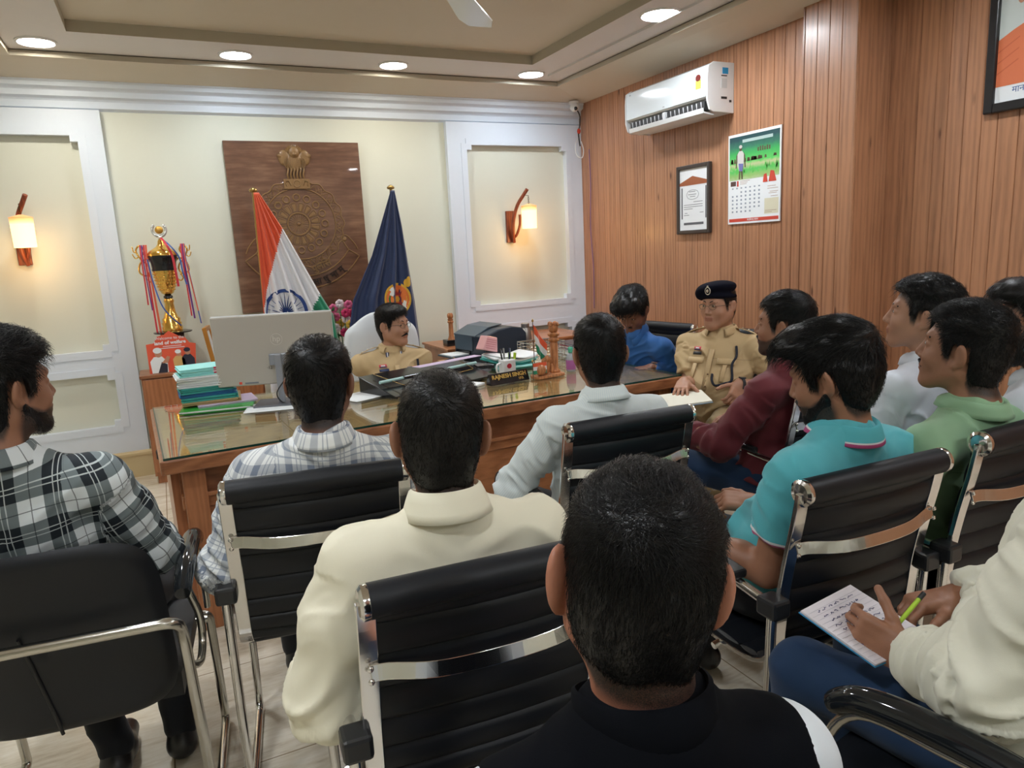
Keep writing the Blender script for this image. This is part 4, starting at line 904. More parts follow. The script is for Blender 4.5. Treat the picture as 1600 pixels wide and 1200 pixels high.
for k_, (x_, y_, dx, dy, m_, lab) in enumerate(((1.785, 3.83, -.01, .01, M_BLACKPL, 'black pen with silver clip leftmost in the mug'), (1.80, 3.845, .0, .012, pm('steel_pen', rgb(150, 154, 160), .3, .6), 'steel grey pen in the mug'), (1.812, 3.83, .012, .0, pm('navy_pen', rgb(30, 40, 80), .3), 'dark navy pen in the mug'), (1.825, 3.845, .010, .01, pm('lime_marker', rgb(180, 220, 60), .4), 'lime green marker in the mug'), (1.838, 3.83, .016, -.004, pm('lime_marker', rgb(180, 220, 60), .4), 'rightmost lime green marker in the mug'))):
    h_ = .17 if k_ < 3 else .14
    pn_ = empty('pen' if k_ < 3 else 'marker', (x_, y_, DZ + .02), 0, lab, 'pen')
    MB().tube([(x_, y_, DZ + .02), (x_ + dx, y_ + dy, DZ + h_ * .75)], .0055 if k_ < 3 else .008, 8).build('barrel', m_, pn_, smooth=60); MB().tube([(x_ + dx, y_ + dy, DZ + h_ * .75), (x_ + dx * 1.3, y_ + dy * 1.3, DZ + h_)], .006 if k_ < 3 else .009, 8).build('cap', m_, pn_, smooth=60)
    if k_ < 3: MB().tube([(x_ + dx, y_ + dy - .007, DZ + h_ * .8), (x_ + dx * 1.3, y_ + dy * 1.3 - .007, DZ + h_)], .0015, 5).build('clip', M_CHROME, pn_)
# pink cube block
pk = empty('card_holder', (1.86, 4.22, DZ), 0, 'pink faceted acrylic block with printed faces in front of the printer', 'ornament')
MB().lathe([(.04, 0), (.04, .005), (.006, .01), (.006, .11)], (1.86, 4.25, DZ + .0), 16).build('stand', BG, pk, smooth=40)
Mp = Matrix.Translation((1.855, 4.22, DZ + .155)) @ Matrix.Rotation(.35, 4, 'Z') @ Matrix.Rotation(.25, 4, 'Y')
MB().prism([(-.07, -.045), (.07, -.045), (.05, .05), (-.04, .05)], 1, -.035, .035, Mp).build('block', pm('pink_acrylic', rgb(226, 170, 170), .25), pk, bevel=.006)
mb = MB()
for i in range(5): mb.box((-.045, -.0362, -.03 + i * .014), (.045, -.0352, -.026 + i * .014), Mp)
mb.build('printed_lines', pm('faded_pink_print', rgb(190, 110, 120), .5), pk)
# table ornament: carved pillar, globe, small flags
orn = empty('desk_ornament', (1.98, 3.66, DZ), 0, 'carved wooden desk stand with globe, lion carving and tall pillar', 'ornament')
W_CRV = wood('carved_light_wood', rgb(140, 86, 50), rgb(196, 132, 84), .5, (9, 9, 3))
Mo_ = dM(1.98, 3.66, DZ, 8)
MB().prism([(-.095, -.05), (.10, -.05), (.115, .0), (.10, .055), (-.08, .055), (-.105, .01)], 2, 0, .018, Mo_).build('plinth', W_CRV, orn, bevel=.004)
MB().sph(Mo_ @ Vector((-.058, -.02, .052)), .034, 20, 12).build('globe', W_CRV, orn, smooth=180)
mb = MB(); mb.lathe([(.032, .018), (.034, .03), (.024, .04), (.022, .05), (.024, .19), (.020, .20), (.030, .205), (.034, .215), (.026, .225), (.024, .232), (.034, .238), (.036, .25), (.028, .258)], (0, 0, 0), 20, Mo_ @ Matrix.Translation((.07, .01, 0))); mb.build('pillar', W_CRV, orn, smooth=50)
mb = MB()
for k in range(4):
    a = PI / 2 * k + .4; c_, s_ = math.cos(a), math.sin(a)
    mb.sph(Mo_ @ Vector((.07 + .015 * c_, .01 + .015 * s_, .283)), (.016, .016, .028), 12, 8); mb.sph(Mo_ @ Vector((.07 + .022 * c_, .01 + .022 * s_, .308)), (.014, .014, .014), 12, 8); mb.sph(Mo_ @ Vector((.07 + .034 * c_, .01 + .034 * s_, .302)), (.006, .006, .006), 8, 6)
mb.build('lion_heads', W_CRV, orn, smooth=180)
mb = MB(); mb.sph(Mo_ @ Vector((.0, .0, .065)), (.028, .024, .048), 14, 10)
for s in (-1, 1): mb.sph(Mo_ @ Vector((s * .020, -.008, .095)), (.018, .016, .022), 12, 8); mb.sph(Mo_ @ Vector((s * .022, -.026, .05)), (.009, .010, .03), 10, 8)
mb.sph(Mo_ @ Vector((0, -.012, .108)), (.020, .018, .022), 12, 8); mb.build('lion_carving', W_CRV, orn, smooth=180)
def small_flag(x, y, zb, h, w, s, lab, droop):
    e = empty('small_flag', (x, y, zb), 0, lab, 'flag')
    MB().tube([(x, y, zb), (x, y, zb + h)], .0025, 8).build('mast', pm('dark_mast', rgb(70, 50, 40), .4), e, smooth=60)
    MB().lathe([(.001, .02), (.006, .012), (.007, .006), (.003, 0)], (x, y, zb + h - .002), 12).build('finial', BRASS, e, smooth=60)
    def fnn(a, b):
        if droop: return (x + a * w * (1 - .35 * b) + .02 * b, y - .01 * math.sin(a * 8), zb + h - .015 - b * s - a * (.075 + .05 * (1 - b)) )
        return (x + a * w, y - .003 * math.sin(a * 9), zb + h - .008 - b * s)
    mb = MB(); nu, nv = 25, 25; mb.grid(fnn, nu, nv); mb.m = [min(2, int((k % (nv - 1)) / (nv - 1) * 3)) for k in range(len(mb.f))]
    mb.build('cloth', [SAF, WHT, GRN], e, smooth=180, solid=.001)
small_flag(1.905, 3.665, DZ + .018, .315, .085, .17, 'small drooping orange, white and green flag on a mast beside the carved pillar', True)
small_flag(1.87, 3.62, DZ, .105, .09, .065, 'tiny flat orange, white and green flag in front of the carved globe', False)
# steel bottle, wire basket with books, sanitizer
bt = empty('steel_bottle', (2.50, 4.95, .72), 0, 'brushed steel water bottle standing behind the files, right of the printer', 'bottle')
STL = pm('brushed_steel', rgb(170, 166, 162), .3, .9)
MB().lathe([(.045, .72), (.05, .725), (.05, .86), (.045, .90), (.034, .93), (.032, .935)], (2.505, 4.95, 0), 28).build('flask', STL, bt, smooth=60)
MB().lathe([(.033, .935), (.033, .965), (.028, .97)], (2.505, 4.95, 0), 28).build('cap', STL, bt, smooth=40)
ba = empty('wire_basket', (2.32, 4.25, DZ), 0, 'silver wire basket holding papers behind the small flags', 'basket')
mb = MB(); bx0, bx1, by0, by1, bz1 = 2.14, 2.40, 4.16, 4.36, DZ + .125
for k in range(7):
    z_ = DZ + .006 + k * .02; mb.tube([(bx0, by0, z_), (bx1, by0, z_), (bx1, by1, z_), (bx0, by1, z_)], .0018, 5, closed=True)
for k in range(12): x_ = bx0 + k * (bx1 - bx0) / 11; mb.tube([(x_, by0, DZ + .004), (x_, by0, bz1)], .0018, 5); mb.tube([(x_, by1, DZ + .004), (x_, by1, bz1)], .0018, 5)
mb.tube([(bx0, by0, bz1), (bx1, by0, bz1), (bx1, by1, bz1), (bx0, by1, bz1)], .004, 6, closed=True); mb.build('wire_mesh', M_CHROME2, ba)
z_ = DZ + .001
for i, (m_, lab) in enumerate(((PAPER, 'white book lowest in the stack right of the carved pillar'), (pm('dark_cover', rgb(60, 50, 60), .5), 'dark covered book second in the stack right of the pillar'), (PAPER, 'thick white book in the stack right of the pillar'), (PUR, 'lilac book in the stack right of the pillar'), (pm('maroon_cover', rgb(140, 30, 60), .5), 'maroon covered book near the top, right of the pillar'), (pm('dark_cover', rgb(60, 50, 60), .5), 'dark covered book topmost, right of the pillar'))):
    th = (.012, .01, .03, .012, .016, .012)[i]; e = empty('book', (2.52, 4.28, z_), 0, lab, 'book'); j = .01 * math.sin(i * 3)
    MB().box((2.44 + j, 4.16, z_ + .002), (2.64 + j, 4.38, z_ + th - .002)).build('pages', PAPER, e)
    MB().box((2.435 + j, 4.155, z_), (2.645 + j, 4.385, z_ + .002)).box((2.435 + j, 4.155, z_ + th - .002), (2.645 + j, 4.385, z_ + th)).box((2.643 + j, 4.155, z_), (2.645 + j, 4.385, z_ + th)).build('cover', m_, e)
    z_ += th + .0005
sa_ = empty('sanitizer_bottle', (2.19, 3.73, DZ), 0, 'small clear bottle with violet label and green cap on the desk, right of the pillar', 'bottle')
MB().lathe([(.026, 0), (.029, .004), (.029, .075), (.022, .10), (.010, .115)], (2.19, 3.73, DZ), 24).build('bottle_body', pm('pale_clear_plastic', rgb(190, 200, 208), .15, Transmission_Weight=.3), sa_, smooth=60)
MB().lathe([(.0295, .012), (.0297, .013), (.0297, .07), (.0295, .071)], (2.19, 3.73, DZ), 24).build('label', pm('violet_label', rgb(170, 96, 160), .5), sa_, smooth=60)
MB().lathe([(.012, .115), (.016, .118), (.016, .142), (.012, .150)], (2.19, 3.73, DZ), 20).build('green_cap', pm('sea_green_cap', rgb(80, 180, 150), .4), sa_, smooth=40)
# printer
pr = empty('printer', (2.18, 4.95, .72), 0, 'black laser printer with curved lid on the table behind the desk', 'printer')
DKP = pm('dark_slate_plastic', rgb(44, 54, 66), .35); DK2 = pm('slate_grey_plastic', rgb(74, 88, 100), .35)
Mr = dM(2.20, 4.95, .72, -82)
prof = [(-.19, .0), (.19, .0), (.19, .20), (.15, .245), (.06, .262), (-.06, .25), (-.19, .205)]
MB().prism(prof, 0, -.22, .22, Mr).build('casing', DKP, pr, bevel=.01)
MB().prism([(-.195, .195), (-.06, .255), (.05, .268), (.05, .275), (-.07, .262), (-.198, .205)], 0, -.215, .10, Mr).build('lid', DK2, pr, bevel=.004)
MB().box((-.20, -.197, .09), (.06, -.188, .20), Mr).build('front_panel', DK2, pr, bevel=.003)
MB().box((-.18, -.20, .055), (.02, -.16, .085), Mr).build('paper_slot', BG, pr)
MB().box((-.19, -.36, .05), (.03, -.19, .062), Mr).build('paper_tray', DK2, pr, bevel=.003)
o = MB().box((-.17, -.35, .0625), (.01, -.20, .068), Mr).build('paper_stack', PAPER, None, loc=(2.0, 4.9, .78)); tag(o, 'white sheets lying in the open tray of the black printer', 'papers')
cable('cable', [(2.41, 4.83, .80), (2.44, 4.80, .79), (2.46, 4.76, .75), (2.44, 4.74, .73)], .006, M_BLACKPL, 'black cable curling beside the printer')
ap = empty('desk_phone', (1.62, 4.25, DZ), 0, 'dark telephone handset and cradle on the desk in front of the printer', 'telephone')
MB().box((-.09, -.09, 0), (.09, .09, .035), dM(1.70, 4.27, DZ, 25)).build('cradle', DKP, ap, bevel=.01)
MB().tube([dM(1.70, 4.27, DZ, 25) @ Vector(p) for p in ((-.08, -.09, .05), (-.07, -.05, .065), (-.07, .05, .065), (-.08, .09, .05))], .016, 10).build('handset', BG, ap, smooth=60)
# small pillar on the right cabinet
sp_ = empty('carved_pillar', (2.09, 5.5, .785), 0, 'small light wooden lion pillar on a dark block, on the right cabinet', 'ornament')
MB().box((2.03, 5.43, .785), (2.14, 5.53, .835)).build('block', pm('black_gloss', (.012, .012, .014), .15), sp_, bevel=.003)
MB().lathe([(.032, .835), (.026, .85), (.020, .87), (.018, .97), (.024, .975), (.026, .985), (.020, .99), (.022, 1.0), (.024, 1.005)], (2.085, 5.47, 0), 20).build('column', W_CRV, sp_, smooth=50)
mb = MB()
for k in range(4): a = PI / 2 * k; mb.sph((2.085 + .012 * math.cos(a), 5.47 + .012 * math.sin(a), 1.03), (.014, .014, .024), 10, 8)
mb.build('lion_heads', W_CRV, sp_, smooth=180)
# ================================================================= room units -> metres
SC_ROOM = .9677
def to_metres():
    done = set()
    for o in list(bpy.data.objects):
        if o.type == 'CAMERA': continue
        o.location = o.location * SC_ROOM
        if o.type == 'MESH' and o.data.name not in done: o.data.transform(Matrix.Scale(SC_ROOM, 4)); done.add(o.data.name)
to_metres()
# ================================================================= sculpting kit: signed distances -> surface nets
F32 = np.float32
def V(*a): return np.array(a if len(a) > 1 else a[0], float)
def smin(a, b, k):
    h = np.clip(.5 + .5 * (b - a) / k, 0, 1); return b + (a - b) * h - k * h * (1 - h)
def smax(a, b, k): return -smin(-a, -b, k)
class Prim:
    """k: blend radius; op: 'u' union, 's' subtract"""
    def __init__(s, kind, k=.02, op='u', **kw): s.kind = kind; s.k = k; s.op = op; s.__dict__.update(kw)
def cone(a, b, r1, r2, k=.02, op='u', flat=None, cut=None):
    return Prim('cone', k, op, a=V(a), b=V(b), r1=r1, r2=r2, flat=flat, cut=cut)
def ell(c, r, R=None, k=.02, op='u'): return Prim('ell', k, op, c=V(c), r=V(r), R=np.eye(3) if R is None else R)
def rbx(c, r, R=None, rd=.01, k=.02, op='u'): return Prim('rbx', k, op, c=V(c), r=V(r), R=np.eye(3) if R is None else R, rd=rd)
def ev(p, X):
    e = ev0(p, X)
    if getattr(p, 'cut', None) is not None:
        e = smax(e, ((X - V(p.cut[0]).astype(F32)) @ V(p.cut[1]).astype(F32)), .004)
    return e
def ev0(p, X):
    if p.kind == 'cone':
        ab = p.b - p.a; d = X - p.a.astype(F32); t = np.clip((d @ ab.astype(F32)) / (ab @ ab + 1e-12), 0, 1)
        q = d - t[..., None] * ab.astype(F32)
        if p.flat is not None:      # (direction, factor): squash the section along a direction
            n, f = p.flat; n = V(n).astype(F32); q = q + (q @ n)[..., None] * n * (1 / f - 1)
            l = np.sqrt((q * q).sum(-1)); return (l - (p.r1 + (p.r2 - p.r1) * t)) * min(1, f * 1.2)
        return np.sqrt((q * q).sum(-1)) - (p.r1 + (p.r2 - p.r1) * t)
    q = (X - p.c.astype(F32)) @ p.R.astype(F32)
    if p.kind == 'ell':
        r = p.r.astype(F32); k0 = np.sqrt(((q / r) ** 2).sum(-1)); k1 = np.sqrt(((q / (r * r)) ** 2).sum(-1)) + 1e-9
        return k0 * (k0 - 1) / k1
    r = p.r.astype(F32) - p.rd; w = np.abs(q) - r
    return np.sqrt((np.maximum(w, 0) ** 2).sum(-1)) + np.minimum(w.max(-1), 0) - p.rd
def pbox(p, pad):
    if p.kind == 'cone':
        m = max(p.r1, p.r2) + pad; return np.minimum(p.a, p.b) - m, np.maximum(p.a, p.b) + m
    e = np.sqrt(((p.R * p.r) ** 2).sum(1)) + pad; return p.c - e, p.c + e
def field(prims, X, lo, hi, fn=None):
    d = np.full(X.shape[:-1], 1.0, F32)
    for p in prims:
        a, b = pbox(p, p.k * 1.2 + .03)
        if (a > hi).any() or (b < lo).any(): continue
        e = ev(p, X).astype(F32)
        d = smin(d, e, p.k) if p.op == 'u' else smax(d, -e, p.k)
    if fn is not None: d = fn(X, d)
    return d
def sculpt(prims, h, fn=None, lo=None, hi=None, pad=.02):
    """prims -> (verts, quads). Blocks far from the surface are skipped."""
    us = [pbox(p, pad) for p in prims if p.op == 'u']
    L = np.min([u[0] for u in us], 0); Hh = np.max([u[1] for u in us], 0)
    if lo is not None: L = np.maximum(L, lo)
    if hi is not None: Hh = np.minimum(Hh, hi)
    B = 12; nb = np.maximum(1, np.ceil((Hh - L) / (h * B)).astype(int)); n = nb * B + 1
    G = np.full(tuple(n), 1.0, F32)
    rad = h * B * .87 + .012
    cx = [L[i] + (np.arange(nb[i]) + .5) * h * B for i in range(3)]
    C = np.stack(np.meshgrid(*cx, indexing='ij'), -1).astype(F32)
    dc = field(prims, C, L - 1, Hh + 1, None)
    ax = [(np.arange(B + 1) * h) for _ in range(3)]
    loc = np.stack(np.meshgrid(*ax, indexing='ij'), -1).astype(F32)
    done = {}
    G[:] = 1
    for idx in np.argwhere(np.abs(dc) < rad * 1.6 + .02):
        o = L + idx * h * B; X = loc + o.astype(F32)
        s = tuple(slice(i * B, i * B + B + 1) for i in idx)
        G[s] = field(prims, X, o, o + h * B, fn)
        done[tuple(idx)] = 1
    # interior blocks that were skipped
    for idx in np.argwhere((dc < 0) & ~(np.abs(dc) < rad * 1.6 + .02)):
        s = tuple(slice(i * B + 1, i * B + B) for i in idx); G[s] = -1
        s2 = tuple(slice(i * B, i * B + B + 1) for i in idx); g = G[s2]; g[g == 1.0] = -1
    return surface_nets(G, L, h)
def surface_nets(G, L, h):
    S_ = G < 0
    n = np.array(G.shape) - 1
    acc = np.zeros(tuple(n), np.uint8)
    for dx in (0, 1):
        for dy in (0, 1):
            for dz in (0, 1): acc += S_[dx:n[0]+dx, dy:n[1]+dy, dz:n[2]+dz]
    act = (acc > 0) & (acc < 8); ids = np.argwhere(act)
    vid = np.full(tuple(n), -1, np.int32); vid[act] = np.arange(len(ids))
    i, j, k = ids.T
    c = np.zeros((len(ids), 3)); w = np.zeros(len(ids))
    corner = {(a, b, d): G[i + a, j + b, k + d].astype(float) for a in (0, 1) for b in (0, 1) for d in (0, 1)}
    for a in corner:
        for axis in range(3):
            if a[axis]: continue
            b = list(a); b[axis] = 1; b = tuple(b); ga, gb = corner[a], corner[b]
            m = (ga < 0) != (gb < 0); t = np.where(m, ga / np.where(m, ga - gb, 1), 0)
            pt = np.zeros((len(ids), 3)); pt[:] = a; pt[:, axis] += t
            c += pt * m[:, None]; w += m
    vs = L + (ids + c / w[:, None]) * h
    quads = []
    for axis in range(3):
        u, v = [(1, 2), (2, 0), (0, 1)][axis]
        sl0 = [slice(None)] * 3; sl1 = [slice(None)] * 3
        sl0[axis] = slice(0, n[axis]); sl1[axis] = slice(1, n[axis] + 1)
        for q in (u, v): sl0[q] = slice(1, n[q]); sl1[q] = slice(1, n[q])
        a0 = S_[tuple(sl0)]; a1 = S_[tuple(sl1)]
        for flip in (0, 1):
            m = (a0 & ~a1) if not flip else (~a0 & a1)
            e = np.argwhere(m)
            e[:, u] += 1; e[:, v] += 1
            def g(du, dv):
                x = e.copy(); x[:, u] -= du; x[:, v] -= dv; return vid[x[:, 0], x[:, 1], x[:, 2]]
            q = np.stack([g(1, 1), g(0, 1), g(0, 0), g(1, 0)], 1)
            if flip: q = q[:, ::-1]
            quads.append(q)
    q = np.concatenate(quads); q = q[(q >= 0).all(1)]
    return vs, q
def smooth_mesh(vs, q, it=2, lam=.5):
    n = len(vs)
    e = np.concatenate([q[:, [0, 1]], q[:, [1, 2]], q[:, [2, 3]], q[:, [3, 0]]])
    e = np.concatenate([e, e[:, ::-1]])
    deg = np.bincount(e[:, 0], minlength=n).astype(float); deg[deg == 0] = 1
    for s in range(it):
        a = np.stack([np.bincount(e[:, 0], weights=vs[e[:, 1], c], minlength=n) for c in range(3)], 1) / deg[:, None]
        vs = vs + (a - vs) * lam
    return vs
def vnormals(vs, q):
    a = vs[q[:, 2]] - vs[q[:, 0]]; b = vs[q[:, 3]] - vs[q[:, 1]]; fn = np.cross(a, b)
    N = np.zeros_like(vs)
    for i in range(4):
        for c in range(3): N[:, c] += np.bincount(q[:, i], weights=fn[:, c], minlength=len(vs))
    return N / (np.linalg.norm(N, axis=1)[:, None] + 1e-12)
def _h(ix, iy, iz, s):
    n = (ix * 374761393 + iy * 668265263 + iz * 2147483647 + s * 1274126177) & 0x7fffffff
    n = ((n ^ (n >> 13)) * 1274126177) & 0x7fffffff
    return ((n ^ (n >> 16)) & 0xffff) / 32767.5 - 1
def vnoise(P, s=0):
    P = np.asarray(P, float) + 1000.5; I = np.floor(P).astype(np.int64); f = P - I; f = f * f * (3 - 2 * f); r = 0
    for a in (0, 1):
        for b in (0, 1):
            for c in (0, 1):
                w = (f[..., 0] if a else 1 - f[..., 0]) * (f[..., 1] if b else 1 - f[..., 1]) * (f[..., 2] if c else 1 - f[..., 2])
                r = r + w * _h(I[..., 0] + a, I[..., 1] + b, I[..., 2] + c, s)
    return r
def to_obj(name, vs, q, mats, parent, attrs=None, midx=None):
    me = bpy.data.meshes.new(name)
    Mi = np.array(wm(parent).inverted()) if parent is not None else np.eye(4)
    vs = vs @ Mi[:3, :3].T + Mi[:3, 3]
    n = len(vs); me.vertices.add(n); me.vertices.foreach_set('co', vs.astype(F32).ravel())
    m = len(q); k = q.shape[1]
    me.loops.add(m * k); me.loops.foreach_set('vertex_index', q.astype(np.int32).ravel())
    me.polygons.add(m); me.polygons.foreach_set('loop_start', np.arange(0, m * k, k, dtype=np.int32))
    for mm in (mats if isinstance(mats, (list, tuple)) else [mats]): me.materials.append(mm)
    if midx is not None: me.polygons.foreach_set('material_index', midx.astype(np.int32))
    me.update(calc_edges=True); me.validate(); me.shade_smooth()
    for kx, a in (attrs or {}).items():
        if a.ndim == 1: at = me.attributes.new(kx, 'FLOAT', 'POINT'); at.data.foreach_set('value', a.astype(F32))
        else: at = me.attributes.new(kx, 'FLOAT_VECTOR', 'POINT'); at.data.foreach_set('vector', a.astype(F32).ravel())
    o = bpy.data.objects.new(name, me); COL.objects.link(o)
    if parent is not None: o.parent = parent
    return o
# ================================================================= materials of people
def skin_mat(name, col):
    t = NT(name)
    st = t.n('Attribute', attribute_name='stub').outputs['Fac']; lp = t.n('Attribute', attribute_name='lip').outputs['Fac']
    n = t.noise(t.obj(), 30, 4)
    c = t.mix(t.math('MULTIPLY', n, .5), col, tuple(v * .72 for v in col))
    c = t.mix(lp, c, (col[0] * .72, col[1] * .55, col[2] * .55))
    fine = t.noise(t.obj(), 900, 2)
    sf = t.math('MULTIPLY', st, t.n('MapRange', {0: fine, 1: .3, 2: .6, 3: .75, 4: 1.0}).outputs[0])
    c = t.mix(sf, c, (.012, .011, .011))
    t.p(Base_Color=c, Roughness=.48, Subsurface_Weight=.06, Subsurface_Scale=.006)
    t.b.inputs['Subsurface Radius'].default_value = (1, .35, .2)
    t.bump(t.noise(t.obj(), 260, 3), .12, .002)
    return t.m
SKIN = {'mid': skin_mat('skin_brown', rgb(160, 112, 86)), 'light': skin_mat('skin_light_brown', rgb(184, 136, 110)),
        'dark': skin_mat('skin_deep_brown', rgb(126, 84, 64)), 'red': skin_mat('skin_warm_brown', rgb(186, 124, 98))}
def hair_mat(name, col, tip):
    t = NT(name); h = t.noise(t.obj((1, 1, 1)), 60, 3)
    t.p(Base_Color=t.mix(h, col, tip), Roughness=.36, Specular_IOR_Level=.30)
    t.bump(t.noise(t.obj((1, 1, 1)), 420, 2), .35, .002)
    return t.m
HAIR = hair_mat('black_hair', (.0025, .0025, .003), (.006, .0055, .0055))
HAIRG = hair_mat('greying_hair', (.004, .004, .0042), (.016, .014, .012))
def cuv(t):
    a = t.n('Attribute', attribute_name='cuv').outputs['Vector']; s = t.n('SeparateXYZ', {0: a}); return s.outputs[0], s.outputs[1], s.outputs[2], a
def stripe(t, u, period, a, b):
    """1 where frac(u/period) in [a,b]"""
    f = t.math('FRACT', t.math('ADD', t.math('DIVIDE', u, period), 50.0))
    return t.math('MULTIPLY', t.math('GREATER_THAN', f, a), t.math('LESS_THAN', f, b))
def seam_lines(t, u, v, part, seams):
    """thin stitched seams: yoke on the back"""
    f = None
    for v0, c in seams:
        d = t.math('ABSOLUTE', t.math('SUBTRACT', t.math('ADD', v, t.math('MULTIPLY', t.math('MULTIPLY', u, u), c)), v0))
        m = t.math('LESS_THAN', d, .0014)
        f = m if f is None else t.math('MAXIMUM', f, m)
    return t.math('MULTIPLY', f, t.math('LESS_THAN', t.math('ABSOLUTE', part), .25))
def cloth(name, col, rough=.75, seams=None, weave=.15, sheen=.1, stripes=None, spec=.3):
    t = NT(name); u, v, part, a = cuv(t)
    n = t.noise(t.obj(), 5, 3)
    c = t.mix(t.math('MULTIPLY', n, .3), col, tuple(x * .86 for x in col))
    if stripes: c = t.mix(stripe(t, u, stripes[0], 0, stripes[1]), c, stripes[2])
    h = t.noise(t.obj(), 700, 2)
    if seams:
        f = seam_lines(t, u, v, part, seams); c = t.mix(t.math('MULTIPLY', f, .55), c, tuple(x * .45 for x in col))
        h = t.math('SUBTRACT', h, t.math('MULTIPLY', f, 4))
    t.p(Base_Color=c, Roughness=rough, Sheen_Weight=sheen, Specular_IOR_Level=spec); t.bump(h, weave, .001)
    return t.m
def plaid_bw():
    t = NT('black_and_white_check_cloth'); u, v, part, a = cuv(t)
    P = .104
    def band(w):        # 0 white, .5 grey, 1 black in turn
        f = t.math('FRACT', t.math('ADD', t.math('DIVIDE', w, P), 50.12)); return f
    fu, fv = band(u), band(v)
    bu = t.math('LESS_THAN', fu, .5); bv = t.math('LESS_THAN', fv, .5)
    s = t.math('MULTIPLY', t.math('ADD', bu, bv), .5)
    c = t.ramp(s, [(.0, rgb(222, 228, 230)), (.5, rgb(112, 122, 124)), (1., rgb(18, 28, 36))])
    def thin(f, p): return t.math('LESS_THAN', t.math('ABSOLUTE', t.math('SUBTRACT', f, p)), .011)
    ln = t.math('MAXIMUM', t.math('MAXIMUM', thin(fu, .20), thin(fu, .30)), t.math('MAXIMUM', thin(fv, .20), thin(fv, .30)))
    c = t.mix(t.math('MULTIPLY', ln, .75), c, rgb(206, 214, 214))
    ln2 = t.math('MAXIMUM', thin(fu, .75), thin(fv, .75)); c = t.mix(t.math('MULTIPLY', ln2, .7), c, rgb(30, 38, 44))
    t.p(Base_Color=c, Roughness=.8); t.bump(t.noise(t.obj(), 700, 2), .12, .001); return t.m
def plaid_grey():
    t = NT('pale_grey_check_cloth'); u, v, part, a = cuv(t)
    def f(w, P, o=0): return t.math('FRACT', t.math('ADD', t.math('DIVIDE', w, P), 50 + o))
    fu, fv = f(u, .056), f(v, .056)
    def band(x, a, b): return t.math('MULTIPLY', t.math('GREATER_THAN', x, a), t.math('LESS_THAN', x, b))
    base = rgb(232, 234, 232)
    g = t.math('ADD', band(fu, .1, .42), band(fv, .1, .42))
    c = t.mix(t.math('MULTIPLY', g, .42), base, rgb(88, 104, 130))
    th = t.math('MAXIMUM', t.math('MAXIMUM', band(fu, .60, .65), band(fu, .78, .83)), t.math('MAXIMUM', band(fv, .60, .65), band(fv, .78, .83)))
    c = t.mix(t.math('MULTIPLY', th, .5), c, rgb(92, 112, 138))
    sm = seam_lines(t, u, v, part, [(-.115, .1)])
    c = t.mix(t.math('MULTIPLY', sm, .6), c, rgb(80, 88, 96))
    t.p(Base_Color=c, Roughness=.8); t.bump(t.noise(t.obj(), 700, 2), .12, .001); return t.m
JEANS = cloth('blue_denim', rgb(28, 54, 86), .8); DARKT = cloth('dark_trouser_cloth', rgb(30, 32, 38), .85)
KHAKI = cloth('khaki_uniform_cloth', rgb(196, 170, 128), .7, seams=[(-.10, .0)])
KHAKI_D = cloth('khaki_trouser_cloth', rgb(158, 136, 98), .75)
LEATHER = pm('black_shoe_leather', (.02, .02, .022), .35)
M_EYEW = pm('eye_white', (.5, .46, .43), .3); M_IRIS = pm('iris_dark_brown', (.02, .012, .008), .15)
